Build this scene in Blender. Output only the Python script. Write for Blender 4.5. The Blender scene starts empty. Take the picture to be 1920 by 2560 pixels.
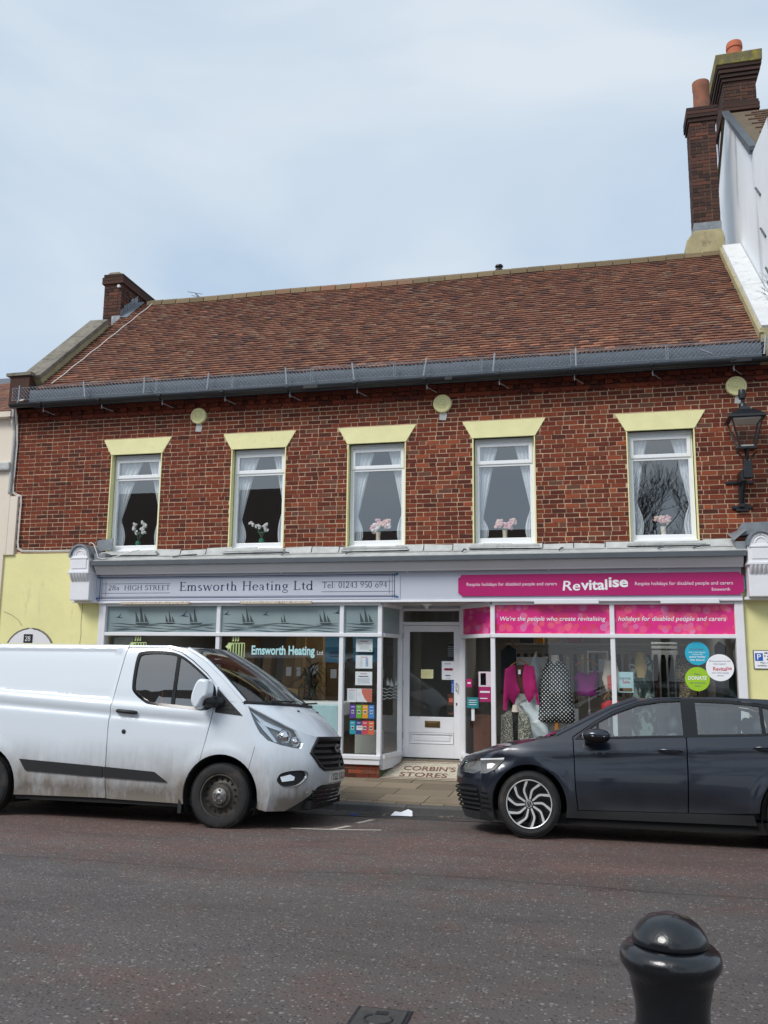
import bpy, math, random
from mathutils import Vector, Matrix
from mathutils.geometry import delaunay_2d_cdt
R = random.Random(7)
SC = bpy.context.scene
COL = SC.collection
rad = math.radians
# ------------------------------------------------------------------ camera
CAM = Vector((0.0, -13.965, 1.835))
PITCH, YAW, ROLL = rad(9.52), rad(-13.24), rad(.61)
def set_camera():
    cp, sp, cy, sy = math.cos(PITCH), math.sin(PITCH), math.cos(YAW), math.sin(YAW)
    f = Vector((sy*cp, cy*cp, sp)); r = Vector((cy, -sy, 0)); u = r.cross(f)
    r2 = r*math.cos(ROLL)+u*math.sin(ROLL); u2 = -r*math.sin(ROLL)+u*math.cos(ROLL)
    cd = bpy.data.cameras.new('camera'); co = bpy.data.objects.new('camera', cd); COL.objects.link(co)
    m = Matrix((r2, u2, -f)).transposed().to_4x4(); m.translation = CAM
    co.matrix_world = m
    cd.sensor_fit = 'VERTICAL'; cd.sensor_height = 24.0; cd.lens = 24.0*2200/2560
    cd.clip_end = 500; cd.clip_start = .05
    SC.camera = co
set_camera()
# ------------------------------------------------------------------ sky, sun, exposure
SUN_EL, SUN_AZ = rad(44), rad(214)      # bearing of the hidden sun behind the cloud, clockwise from +y
def set_world():
    w = bpy.data.worlds.new('World'); SC.world = w; w.use_nodes = True
    nt = w.node_tree; N = nt.nodes; L = nt.links; N.clear()
    out = N.new('ShaderNodeOutputWorld'); bg = N.new('ShaderNodeBackground'); bg.inputs['Strength'].default_value = .1
    sky = N.new('ShaderNodeTexSky'); sky.sky_type = 'NISHITA'; sky.sun_disc = False
    sky.sun_elevation = SUN_EL; sky.sun_rotation = SUN_AZ; sky.dust_density = 3; sky.air_density = 1
    tc = N.new('ShaderNodeTexCoord')
    mp = N.new('ShaderNodeMapping'); mp.inputs['Scale'].default_value = (1, 1, 2.4)
    n1 = N.new('ShaderNodeTexNoise'); n1.inputs['Scale'].default_value = 2.1; n1.inputs['Detail'].default_value = 5; n1.inputs['Roughness'].default_value = .45
    n1.inputs['Distortion'].default_value = .5
    cr = N.new('ShaderNodeValToRGB')
    e = cr.color_ramp.elements
    e[0].position = .36; e[0].color = (3.35, 4.2, 5.2, 1)
    e[1].position = .64; e[1].color = (4.85, 5.35, 5.8, 1)
    mx = N.new('ShaderNodeMix'); mx.data_type = 'RGBA'; mx.inputs['Factor'].default_value = .9
    L.new(tc.outputs['Generated'], mp.inputs['Vector']); L.new(mp.outputs['Vector'], n1.inputs['Vector'])
    L.new(n1.outputs['Fac'], cr.inputs['Fac'])
    L.new(sky.outputs['Color'], mx.inputs['A']); L.new(cr.outputs['Color'], mx.inputs['B'])
    L.new(mx.outputs['Result'], bg.inputs['Color']); L.new(bg.outputs['Background'], out.inputs['Surface'])
set_world()
sl = bpy.data.lights.new('sun', 'SUN'); sl.energy = 1.5; sl.angle = rad(22); sl.color = (1, .97, .93)
so = bpy.data.objects.new('sun', sl); COL.objects.link(so)
_d = Vector((math.sin(SUN_AZ)*math.cos(SUN_EL), math.cos(SUN_AZ)*math.cos(SUN_EL), math.sin(SUN_EL)))
so.rotation_euler = _d.to_track_quat('Z', 'Y').to_euler(); so.location = (0, -10, 30)
SC.view_settings.view_transform = 'Standard'; SC.view_settings.look = 'None'
SC.view_settings.exposure = .68; SC.view_settings.gamma = 1; SC.view_settings.use_curve_mapping = False
SC.render.engine = 'CYCLES'
SC.cycles.use_denoising = True
SC.cycles.max_bounces = 10; SC.cycles.transparent_max_bounces = 24; SC.cycles.glossy_bounces = 4
SC.cycles.sample_clamp_indirect = 6
# ------------------------------------------------------------------ materials
def S(r, g, b, k=1.0):
    f = lambda c: ((c/255+.055)/1.055)**2.4 if c > 10 else c/255/12.92
    return (f(r)*k, f(g)*k, f(b)*k, 1)
MATS = {}
class NT:
    def __init__(s, name):
        s.m = bpy.data.materials.new(name); s.m.use_nodes = True
        s.t = s.m.node_tree; s.N = s.t.nodes; s.L = s.t.links
        s.b = s.N['Principled BSDF']; s.out = s.N['Material Output']; MATS[name] = s.m
    def n(s, kind, **kw):
        nd = s.N.new('ShaderNode'+kind)
        for k, v in kw.items():
            if k in nd.inputs: nd.inputs[k].default_value = v
            else: setattr(nd, k, v)
        return nd
    def l(s, a, b): s.L.new(a, b)
    def pos(s, obj=False):
        if obj: return s.n('TexCoord').outputs['Object']
        return s.n('NewGeometry').outputs['Position']
    def noise(s, scale, detail=4, rough=.55, vec=None, stretch=None, dist=0.0):
        nd = s.n('TexNoise', Scale=scale, Detail=detail, Roughness=rough, Distortion=dist)
        v = vec if vec is not None else s.pos()
        if stretch:
            mp = s.n('Mapping'); mp.inputs['Scale'].default_value = stretch; s.l(v, mp.inputs['Vector']); v = mp.outputs['Vector']
        s.l(v, nd.inputs['Vector']); return nd.outputs['Fac']
    def ramp(s, fac, stops):
        r = s.n('ValToRGB'); e = r.color_ramp.elements
        while len(e) < len(stops): e.new(.5)
        for el, (p, c) in zip(e, stops):
            el.position = p; el.color = c if len(c) == 4 else (*c, 1)
        s.l(fac, r.inputs['Fac']); return r.outputs['Color']
    def mix(s, a, b, fac, blend='MIX'):
        m = s.n('Mix', data_type='RGBA', blend_type=blend)
        for k, v in (('A', a), ('B', b), ('Factor', fac)):
            if isinstance(v, (int, float)): m.inputs[0].default_value = v
            elif isinstance(v, tuple): m.inputs[6 if k == 'A' else 7].default_value = v
            else: s.l(v, m.inputs[{'A': 6, 'B': 7, 'Factor': 0}[k]])
        return m.outputs[2]
    def math(s, op, a, b=None):
        m = s.n('Math', operation=op)
        for i, v in enumerate((a, b)):
            if v is None: continue
            if isinstance(v, (int, float)): m.inputs[i].default_value = v
            else: s.l(v, m.inputs[i])
        return m.outputs[0]
    def bump(s, h, strength=.3, dist=.01):
        b = s.n('Bump', Strength=strength, Distance=dist); s.l(h, b.inputs['Height']); s.l(b.outputs['Normal'], s.b.inputs['Normal'])
    def col(s, c):
        if isinstance(c, tuple): s.b.inputs['Base Color'].default_value = c
        else: s.l(c, s.b.inputs['Base Color'])
    def set(s, **kw):
        for k, v in kw.items():
            s.b.inputs[{'rough': 'Roughness', 'metal': 'Metallic', 'spec': 'Specular IOR Level', 'coat': 'Coat Weight', 'coatr': 'Coat Roughness'}[k]].default_value = v
        return s
def simple(name, c, rough=.55, metal=0, var=.12, vs=3.0, bump=0, bs=60, spec=.5, coat=0, obj=False, stain=None):
    """plain paint or solid with a little uneven tone and optional relief"""
    t = NT(name); t.set(rough=rough, metal=metal, spec=spec, coat=coat)
    if var:
        n = t.noise(vs, 6, .6, vec=t.pos(obj))
        d = tuple(x*(1-var) for x in c[:3])+(1,); u = tuple(min(1, x*(1+var*.6)) for x in c[:3])+(1,)
        k = t.ramp(n, [(.3, d), (.7, u)])
        if stain:
            n2 = t.noise(stain[0], 8, .65, vec=t.pos(obj), stretch=stain[3] if len(stain) > 3 else None)
            f = t.ramp(n2, [(stain[1], (0, 0, 0, 1)), (min(1, stain[1]+.18), (1, 1, 1, 1))])
            k = t.mix(k, stain[2], f)
        t.col(k)
    else: t.col(c)
    if bump: t.bump(t.noise(bs, 5, .6, vec=t.pos(obj)), bump, .01)
    return t.m
def rnd_mat(name, stops, rough=.85, speck=.25, bs=90, bump=.5, big=None):
    """pieces (bricks, tiles, slabs): tone picked per piece from the face attribute rnd"""
    t = NT(name); t.set(rough=rough, spec=.25)
    a = t.n('Attribute', attribute_name='rnd')
    c = t.ramp(a.outputs['Fac'], stops)
    n = t.noise(38, 6, .7)
    c = t.mix(c, t.ramp(n, [(.25, (.35, .33, .33, 1)), (.75, (1.35, 1.32, 1.3, 1))]), speck, 'MULTIPLY') if False else t.mix(c, t.ramp(n, [(.28, (.72, .7, .7, 1)), (.72, (1.16, 1.14, 1.13, 1))]), 1.0*min(1, speck*3), 'MULTIPLY')
    if big:
        f = t.ramp(t.noise(big[0], 5, .6), [(big[1], (0, 0, 0, 1)), (big[1]+.22, (1, 1, 1, 1))])
        c = t.mix(c, big[2], t.math('MULTIPLY', f, big[3]))
    t.col(c); t.bump(t.noise(bs, 6, .65), bump, .006)
    return t.m
def glass_mat(name, tint=(1, 1, 1, 1), base=.1, power=1.0, rough=0.0, gcol=(1, 1, 1, 1)):
    t = NT(name); t.N.remove(t.b)
    tr = t.n('BsdfTransparent', Color=tint); gl = t.n('BsdfGlossy', Roughness=rough, Color=gcol)
    g = t.n('NewGeometry'); dt = t.n('VectorMath', operation='DOT_PRODUCT'); t.l(g.outputs['Normal'], dt.inputs[0]); t.l(g.outputs['Incoming'], dt.inputs[1]); m = t.n('MixShader')
    k = t.math('POWER', t.math('SUBTRACT', 1.0, t.math('ABSOLUTE', dt.outputs['Value'])), 5.0)      # thin pane: the same from both sides
    f = t.math('MINIMUM', t.math('ADD', t.math('MULTIPLY', t.math('ADD', t.math('MULTIPLY', k, .96), .04), power), base), 1.0)
    t.l(f, m.inputs[0]); t.l(tr.outputs[0], m.inputs[1]); t.l(gl.outputs[0], m.inputs[2]); t.l(m.outputs[0], t.out.inputs['Surface'])
    return t.m
def emit_mat(name, c, k):
    t = NT(name); t.b.inputs['Base Color'].default_value = c
    t.b.inputs['Emission Color'].default_value = c; t.b.inputs['Emission Strength'].default_value = k
    return t.m
# ------------------------------------------------------------------ mesh helpers
class MB:
    def __init__(s): s.v = []; s.f = []; s.mi = []; s.r = []
    def add(s, vs, fs, mi=0, r=0.5):
        o = len(s.v); s.v += [tuple(p) for p in vs]
        for f in fs: s.f.append([i+o for i in f]); s.mi.append(mi); s.r.append(r)
        return s
    def quad(s, a, b, c, d, mi=0, r=.5): return s.add([a, b, c, d], [(0, 1, 2, 3)], mi, r)
    def box(s, x0, x1, y0, y1, z0, z1, mi=0, r=.5, j=0.0, back=True):
        g = lambda a: a+(R.uniform(-j, j) if j else 0)
        v = [(g(x), g(y), g(z)) for x in (x0, x1) for y in (y0, y1) for z in (z0, z1)]
        f = [(0, 4, 5, 1), (0, 1, 3, 2), (4, 6, 7, 5), (1, 5, 7, 3), (0, 2, 6, 4)]
        if back: f.append((2, 3, 7, 6))
        return s.add(v, f, mi, r)
    def prism(s, poly, axis, a0, a1, mi=0, r=.5):
        """poly: 2-D outline in the plane across axis ('x': (y,z), 'y': (x,z), 'z': (x,y))"""
        def P(u, w, a): return {'x': (a, u, w), 'y': (u, a, w), 'z': (u, w, a)}[axis]
        n = len(poly); v = [P(u, w, a0) for u, w in poly]+[P(u, w, a1) for u, w in poly]
        area = sum(poly[i][0]*poly[(i+1) % n][1]-poly[(i+1) % n][0]*poly[i][1] for i in range(n))
        flip = (area > 0) == (axis == 'y')
        c0 = list(range(n)); c1 = list(range(n, 2*n)); sd = [(i, (i+1) % n, n+(i+1) % n, n+i) for i in range(n)]
        fs = [tuple(reversed(c0)), tuple(c1)]+sd
        if flip: fs = [tuple(reversed(f)) for f in fs]
        return s.add(v, fs, mi, r)
    def tube(s, path, rr, n=8, mi=0, caps=True, r=.5):
        path = [Vector(p) for p in path]; m = len(path); base = len(s.v)
        rs = rr if isinstance(rr, (list, tuple)) else [rr]*m
        up = None; vs = []
        for i, p in enumerate(path):
            t = (path[min(i+1, m-1)]-path[max(i-1, 0)])
            if t.length < 1e-9: t = Vector((0, 0, 1))
            t.normalize()
            if up is None: up = Vector((0, 0, 1)) if abs(t.z) < .9 else Vector((1, 0, 0))
            a = t.cross(up)
            if a.length < 1e-6: a = t.orthogonal()
            a.normalize(); b = t.cross(a); b.normalize(); up = -b if False else up
            for k in range(n):
                q = 2*math.pi*k/n; vs.append(p+(a*math.cos(q)+b*math.sin(q))*rs[i])
        fs = []
        for i in range(m-1):
            for k in range(n): fs.append((i*n+k, i*n+(k+1) % n, (i+1)*n+(k+1) % n, (i+1)*n+k))
        if caps: fs.append(tuple(range(n))[::-1]); fs.append(tuple(range((m-1)*n, m*n)))
        return s.add(vs, fs, mi, r)
    def lathe(s, prof, c=(0, 0, 0), axis='z', n=32, mi=0, a0=0, a1=2*math.pi, cap=False):
        full = abs(a1-a0-2*math.pi) < 1e-6; cols = n if full else n+1; vs = []
        for i in range(cols):
            q = a0+(a1-a0)*i/n; cq, sq = math.cos(q), math.sin(q)
            for (rr, h) in prof:
                u, w = rr*cq, rr*sq
                p = {'z': (u, w, h), 'y': (u, h, w), 'x': (h, u, w)}[axis]
                vs.append((p[0]+c[0], p[1]+c[1], p[2]+c[2]))
        m = len(prof); fs = []
        for i in range(n):
            k = (i+1) % cols
            for jx in range(m-1):
                f = (i*m+jx, k*m+jx, k*m+jx+1, i*m+jx+1)
                fs.append(f if axis != 'y' else f[::-1])
        return s.add(vs, fs, mi)
    def grid(s, fn, nu, nv, mi=0, flip=False, r=.5):
        vs = [fn(i/nu, k/nv) for i in range(nu+1) for k in range(nv+1)]; m = nv+1
        fs = [(i*m+k, (i+1)*m+k, (i+1)*m+k+1, i*m+k+1) for i in range(nu) for k in range(nv)]
        if flip: fs = [f[::-1] for f in fs]
        return s.add(vs, fs, mi, r)
    def sphere(s, c, rx, ry=None, rz=None, n=12, m=8, mi=0, r=.5):
        ry = ry or rx; rz = rz or rx
        vs = [(c[0], c[1], c[2]-rz)]
        for i in range(1, m):
            p = -math.pi/2+math.pi*i/m
            for k in range(n):
                q = 2*math.pi*k/n; vs.append((c[0]+rx*math.cos(p)*math.cos(q), c[1]+ry*math.cos(p)*math.sin(q), c[2]+rz*math.sin(p)))
        vs.append((c[0], c[1], c[2]+rz)); last = len(vs)-1; fs = []
        for k in range(n):
            fs.append((0, 1+(k+1) % n, 1+k)); fs.append((last, last-n+k, last-n+(k+1) % n))
        for i in range(m-2):
            for k in range(n): fs.append((1+i*n+k, 1+i*n+(k+1) % n, 1+(i+1)*n+(k+1) % n, 1+(i+1)*n+k))
        return s.add(vs, fs, mi, r)
    def mesh(s, name, mats, smooth=None):
        me = bpy.data.meshes.new(name); me.from_pydata(s.v, [], s.f)
        for m in (mats if isinstance(mats, (list, tuple)) else [mats]): me.materials.append(MATS[m] if isinstance(m, str) else m)
        if any(s.mi): me.polygons.foreach_set('material_index', s.mi)
        at = me.attributes.new('rnd', 'FLOAT', 'FACE'); at.data.foreach_set('value', s.r)
        if smooth is not None:
            me.polygons.foreach_set('use_smooth', [True]*len(me.polygons))
            if smooth < 180: me.set_sharp_from_angle(angle=rad(smooth))
        me.update(); return me
    def build(s, name, mats, parent=None, smooth=None, bevel=0, **kw):
        return link(name, s.mesh(name, mats, smooth), parent, bevel=bevel, **kw)
def link(name, me, parent=None, bevel=0, label=None, cat=None, group=None, kind=None, loc=None):
    o = bpy.data.objects.new(name, me); COL.objects.link(o)
    if parent is not None:
        o.parent = parent
        if parent.type == 'EMPTY' and not parent.get('_local'):
            o.matrix_parent_inverse = Matrix.Translation(parent.location).inverted()
    if loc: o.location = loc
    if bevel:
        b = o.modifiers.new('bevel', 'BEVEL'); b.width = bevel; b.segments = 2; b.limit_method = 'ANGLE'; b.angle_limit = rad(40)
    for k, v in (('label', label), ('category', cat), ('group', group), ('kind', kind)):
        if v: o[k] = v
    return o
def thing(name, label, cat, loc=(0, 0, 0), group=None, local=False):
    o = bpy.data.objects.new(name, None); COL.objects.link(o); o.location = loc; o.empty_display_size = .2
    o['label'] = label; o['category'] = cat
    if group: o['group'] = group
    if local: o['_local'] = 1
    return o
def tag(o, label, cat, group=None):
    o['label'] = label; o['category'] = cat
    if group: o['group'] = group
    return o
def arc(cx, cy, rx, ry, a0, a1, n=10):
    return [(cx+rx*math.cos(rad(a0+(a1-a0)*i/n)), cy+ry*math.sin(rad(a0+(a1-a0)*i/n))) for i in range(n+1)]
def lerp(a, b, t): return a+(b-a)*t
def interp(xs, ys, x):
    if x <= xs[0]: return ys[0]
    for i in range(len(xs)-1):
        if x <= xs[i+1]:
            t = (x-xs[i])/(xs[i+1]-xs[i]); return ys[i]+(ys[i+1]-ys[i])*t
    return ys[-1]
def sinterp(xs, ys, x):
    """monotone cubic through the points (smooth interpolation)"""
    n = len(xs)
    if x <= xs[0]: return ys[0]
    if x >= xs[-1]: return ys[-1]
    i = 0
    while x > xs[i+1]: i += 1
    d = [(ys[k+1]-ys[k])/(xs[k+1]-xs[k]) for k in range(n-1)]
    def m(k):
        if k == 0: return d[0]
        if k == n-1: return d[-1]
        if d[k-1]*d[k] <= 0: return 0
        return 2*d[k-1]*d[k]/(d[k-1]+d[k])
    h = xs[i+1]-xs[i]; t = (x-xs[i])/h
    return ((2*t**3-3*t*t+1)*ys[i]+(t**3-2*t*t+t)*h*m(i)+(-2*t**3+3*t*t)*ys[i+1]+(t**3-t*t)*h*m(i+1))
def smooth01(t): t = max(0, min(1, t)); return t*t*(3-2*t)
# ------------------------------------------------------------------ text
def text_mesh(body, font=None, offset=0.0, shear=0.0, spacing=1.0):
    cu = bpy.data.curves.new('t', 'FONT'); cu.body = body; cu.size = 1; cu.offset = offset; cu.shear = shear; cu.space_character = spacing
    cu.resolution_u = 4; cu.fill_mode = 'FRONT'
    o = bpy.data.objects.new('t', cu); COL.objects.link(o)
    dg = bpy.context.evaluated_depsgraph_get(); me = o.evaluated_get(dg).to_mesh()
    vs = [(v.co.x, v.co.y) for v in me.vertices]; fs = [tuple(p.vertices) for p in me.polygons]
    bpy.data.objects.remove(o); bpy.data.curves.remove(cu)
    return vs, fs
def put_text(mb, body, x0, x1, z0, y, cap=None, h=None, mi=0, fn=None, **kw):
    """lettering facing -y, baseline z0, fitted to x0..x1; cap = capital height in metres (default keeps the face's proportion)"""
    vs, fs = text_mesh(body, **kw)
    if not vs: return
    a, b = min(v[0] for v in vs), max(v[0] for v in vs)
    sx = (x1-x0)/(b-a); sz = (cap/.69) if cap else sx
    P = fn or (lambda u, w: (u, y, w))
    mb.add([P(x0+(u-a)*sx, z0+w*sz) for u, w in vs], fs, mi)
GL = {}
def _g():
    T, t = .115, .05
    def sf(x, y, w=.13): return ([(x-w, y), (x+w, y)], t)
    up = lambda x, h=1.0, top=True: [([(x, 0), (x, h)], T), sf(x, .022)]+([sf(x, h-.022)] if top else [])
    bowl = lambda cx, cy, rx, ry, a0=0, a1=360: (arc(cx, cy, rx, ry, a0, a1, 20), 'o')
    X = .62
    GL['E'] = (.68, up(.16)+[([(.16, .975), (.56, .975)], t), ([(.16, .52), (.46, .52)], t), ([(.16, .025), (.6, .025)], t), ([(.56, 1), (.56, .84)], t), ([(.61, 0), (.63, .19)], t), ([(.46, .42), (.46, .62)], t)])
    GL['H'] = (.92, up(.16)+up(.74)+[([(.16, .52), (.74, .52)], t)])
    GL['I'] = (.36, up(.17))
    GL['L'] = (.66, up(.16)+[([(.16, .025), (.58, .025)], t), ([(.59, 0), (.61, .2)], t)])
    GL['T'] = (.74, up(.36, 1, False)+[([(.04, .97), (.68, .97)], t), ([(.05, 1), (.03, .8)], t), ([(.67, 1), (.69, .8)], t)])
    GL['R'] = (.76, up(.16)+[(arc(.34, .75, .2, .225, 90, -90, 12), 'o'), ([(.16, .975), (.36, .975)], t), ([(.16, .52), (.36, .52)], t), ([(.36, .52), (.7, .02)], T)])
    GL['S'] = (.6, [(arc(.3, .75, .2, .22, 30, 270, 14)+arc(.3, .27, .21, .245, 90, -150, 14), 'o'), ([(.49, 1), (.47, .78)], t), ([(.1, 0), (.09, .24)], t)])
    GL['G'] = (.88, [(arc(.46, .5, .37, .48, 45, 320, 24), 'o'), ([(.75, 0.08), (.75, .4)], T), sf(.75, .42), ([(.74, .96), (.73, .74)], t)])
    GL['m'] = (1.02, up(.15, X, False)+up(.49, X-.14, False)+up(.83, X-.14, False)+[(arc(.32, .42, .17, .19, 180, 0, 10), 'o'), (arc(.66, .42, .17, .19, 180, 0, 10), 'o'), ([(.03, X-.03), (.15, X-.03)], t)])
    GL['n'] = (.68, up(.15, X, False)+up(.49, X-.14, False)+[(arc(.32, .42, .17, .19, 180, 0, 10), 'o'), ([(.03, X-.03), (.15, X-.03)], t)])
    GL['h'] = (.68, up(.15, 1.02, False)+up(.49, X-.14, False)+[(arc(.32, .42, .17, .19, 180, 0, 10), 'o'), ([(.03, .99), (.15, .99)], t)])
    GL['i'] = (.34, up(.16, X, False)+[([(.04, X-.03), (.16, X-.03)], t), ([(.15, .84), (.15, .95)], T)])
    GL['l'] = (.34, up(.16, 1.02, False)+[([(.04, .99), (.16, .99)], t)])
    GL['r'] = (.46, up(.15, X, False)+[(arc(.31, .44, .15, .16, 170, 50, 8), 'o'), ([(.03, X-.03), (.15, X-.03)], t)])
    GL['t'] = (.42, [([(.2, .1), (.2, .8)], T), ([(.04, X-.02), (.38, X-.02)], t), (arc(.31, .12, .11, .1, 180, 310, 6), t)])
    GL['o'] = (.66, [bowl(.32, .31, .25, .31)])
    GL['s'] = (.46, [(arc(.23, .455, .13, .14, 40, 270, 10)+arc(.23, .165, .145, .15, 90, -150, 10), 'o')])
    GL['w'] = (.94, [([(.1, X), (.29, 0)], T), ([(.29, 0), (.47, X)], t), ([(.47, X), (.66, 0)], T), ([(.66, 0), (.83, X)], t), sf(.1, X, .09), sf(.83, X, .09)])
    GL['e'] = (.58, [(arc(.3, .31, .23, .3, 10, 320, 18), 'o'), ([(.1, .35), (.52, .35)], t)])
    GL['a'] = (.56, [(arc(.24, .45, .15, .15, 160, 0, 8)+[(.39, .1)], 'o'), (arc(.23, .17, .16, .16, 60, 330, 12), t), ([(.39, .08), (.5, .02)], t)])
    GL['g'] = (.6, [bowl(.27, .42, .18, .19), (arc(.27, -.13, .24, .15, 0, 360, 16), t), ([(.15, .25), (.16, .1), (.3, .04), (.46, 0)], t), ([(.4, .56), (.56, .6)], t)])
    GL['d'] = (.66, up(.5, 1.02, False)+[(arc(.29, .31, .22, .31, 20, 340, 18), 'o'), ([(.38, .99), (.5, .99)], t)])
    GL['0'] = (.62, [bowl(.3, .5, .23, .49)])
    GL['1'] = (.44, up(.22, 1, False)+[([(.08, .84), (.22, .96)], t)])
    GL['2'] = (.6, [(arc(.28, .72, .2, .26, 165, -30, 12)+[(.06, .03)], 'o'), ([(.05, .04), (.54, .04)], T)])
    GL['3'] = (.56, [(arc(.25, .75, .17, .23, 150, -90, 12)+arc(.25, .27, .22, .26, 85, -150, 12), 'o')])
    GL['4'] = (.62, [([(.42, 0), (.42, .98)], T), ([(.42, .98), (.05, .3)], t), ([(.05, .29), (.58, .29)], t)])
    GL['5'] = (.56, [([(.14, .96), (.48, .96)], T), ([(.14, .96), (.11, .56)], t), (arc(.25, .3, .23, .28, 125, -140, 14), 'o')])
    GL['6'] = (.6, [(arc(.3, .29, .22, .27, 0, 360, 18), 'o'), ([(.09, .3), (.14, .62), (.46, .98)], t)])
    GL['9'] = (.6, [(arc(.3, .71, .22, .27, 0, 360, 18), 'o'), ([(.51, .7), (.46, .38), (.14, .02)], t)])
    GL['8'] = (.58, [bowl(.28, .76, .18, .22), bowl(.28, .27, .22, .26)])
    GL[':'] = (.3, [([(.14, .08), (.14, .17)], T), ([(.14, .45), (.14, .54)], T)])
    GL[' '] = (.36, [])
_g()
def serif(mb, body, x0, x1, z0, cap, y, mi=0, k=.05, each=None):
    """lettering in a book-face roman: ribbons thick on the uprights, thin on the level; each() takes one mesh per word"""
    adv = sum(GL[c][0] for c in body)+k*len(body); sx = (x1-x0)/adv; x = x0
    for c in body+' ':
        w, st = GL[c]
        if c == ' ' and each: each(mb); mb = MB()
        for pts, th in st:
            n = len(pts); L_, R_ = [], []
            for i, (px, pz) in enumerate(pts):
                a = pts[max(i-1, 0)]; b = pts[min(i+1, n-1)]
                dx, dz = b[0]-a[0], b[1]-a[1]; q = math.hypot(dx, dz) or 1; nx, nz = -dz/q, dx/q
                hw = (.025+.033*abs(dz/q)) if th == 'o' else th/2
                L_.append((x+(px+nx*hw)*sx, y, z0+(pz+nz*hw)*cap)); R_.append((x+(px-nx*hw)*sx, y, z0+(pz-nz*hw)*cap))
            for i in range(n-1): mb.quad(L_[i], R_[i], R_[i+1], L_[i+1], mi)
        x += (w+k)*sx
# ------------------------------------------------------------------ shaped skins (outline + surface)
def inside(poly, x, y):
    c = False; n = len(poly); j = n-1
    for i in range(n):
        xi, yi = poly[i]; xj, yj = poly[j]
        if (yi > y) != (yj > y) and x < (xj-xi)*(y-yi)/(yj-yi)+xi: c = not c
        j = i
    return c
def chaikin(poly, k=2):
    for _ in range(k):
        n = len(poly); poly = [q for i in range(n) for q in ((poly[i][0]*.75+poly[(i+1) % n][0]*.25, poly[i][1]*.75+poly[(i+1) % n][1]*.25), (poly[i][0]*.25+poly[(i+1) % n][0]*.75, poly[i][1]*.25+poly[(i+1) % n][1]*.75))]
    return poly
def densify(poly, step):
    out = []; n = len(poly)
    for i in range(n):
        a, b = poly[i], poly[(i+1) % n]; d = math.hypot(b[0]-a[0], b[1]-a[1]); k = max(1, int(d/step))
        for t in range(k): out.append((a[0]+(b[0]-a[0])*t/k, a[1]+(b[1]-a[1])*t/k))
    return out
def edge_dist(poly, x, y):
    m = 9e9; n = len(poly)
    for i in range(n):
        ax, ay = poly[i]; bx, by = poly[(i+1) % n]; dx, dy = bx-ax, by-ay; q = dx*dx+dy*dy
        t = max(0, min(1, ((x-ax)*dx+(y-ay)*dy)/q)) if q else 0
        m = min(m, (x-ax-t*dx)**2+(y-ay-t*dy)**2)
    return math.sqrt(m)
def fill(outline, step=.04, holes=(), lines=()):
    """triangulate an outline with holes and inner points; returns 2-D points, faces, ordered rims"""
    loops = [densify(outline, step)]+[densify(h, step) for h in holes]
    pts = []; edges = []; rims = []
    for lp in loops:
        o = len(pts); pts += lp; n = len(lp); edges += [(o+i, o+(i+1) % n) for i in range(n)]; rims.append(lp)
    for ln in lines:
        o = len(pts); pts += ln; edges += [(o+i, o+i+1) for i in range(len(ln)-1)]
    xs = [p[0] for p in outline]; ys = [p[1] for p in outline]
    ny = int((max(ys)-min(ys))/step)+1; nx = int((max(xs)-min(xs))/step)+1
    for j in range(1, ny):
        for i in range(1, nx):
            x = min(xs)+(i+(.5 if j % 2 else 0))*step; y = min(ys)+j*step
            if inside(loops[0], x, y) and edge_dist(loops[0], x, y) > step*.45 and not any(inside(h, x, y) or edge_dist(h, x, y) < step*.45 for h in loops[1:]):
                pts.append((x, y))
    r = delaunay_2d_cdt([Vector(p) for p in pts], edges, [], 1, 1e-5)
    V = [(v.x, v.y) for v in r[0]]; F = []
    for f in r[2]:
        cx = sum(V[i][0] for i in f)/len(f); cy = sum(V[i][1] for i in f)/len(f)
        if inside(loops[0], cx, cy) and not any(inside(h, cx, cy) for h in loops[1:]): F.append(tuple(f))
    return V, F, rims
def skin(mb, outline, surf, step=.04, holes=(), rim=None, rim_d=.02, flip=False, mi=0, lines=()):
    """surf(u, w) -> 3-D point; rim = inward direction for a turned-in edge"""
    V, F, rims = fill(outline, step, holes, lines)
    fs = []
    P = [Vector(surf(*p)) for p in V]
    for f in F:
        a, b, c = V[f[0]], V[f[1]], V[f[2]]
        ccw = (b[0]-a[0])*(c[1]-a[1])-(b[1]-a[1])*(c[0]-a[0]) > 0
        fs.append(f if ccw != flip else f[::-1])
    mb.add(P, fs, mi)
    if rim is not None:
        rv = Vector(rim)*rim_d
        for lp in rims:
            Q = [Vector(surf(*p)) for p in lp]; n = len(Q)
            mb.add(Q+[q+rv for q in Q], [(i, (i+1) % n, n+(i+1) % n, n+i) for i in range(n)], mi)
def pillow(mb, outline, y, thick, step=.03, fold=None, mi=0, edge=.05):
    """soft flat thing (garment): outline in x,z, puffed both ways about the plane y"""
    V, F, rims = fill(outline, step)
    for sgn in (-1, 1):
        P = []
        for (u, w) in V:
            d = min(1, edge_dist(outline, u, w)/edge); q = thick*math.sqrt(max(0, 1-(1-d)**2))
            P.append((u, y+sgn*q+(fold(u, w) if fold else 0), w))
        fs = []
        for f in F:
            a, b, c = V[f[0]], V[f[1]], V[f[2]]
            ccw = (b[0]-a[0])*(c[1]-a[1])-(b[1]-a[1])*(c[0]-a[0]) > 0
            fs.append(f if ccw == (sgn < 0) else f[::-1])
        mb.add(P, fs, mi)
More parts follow.
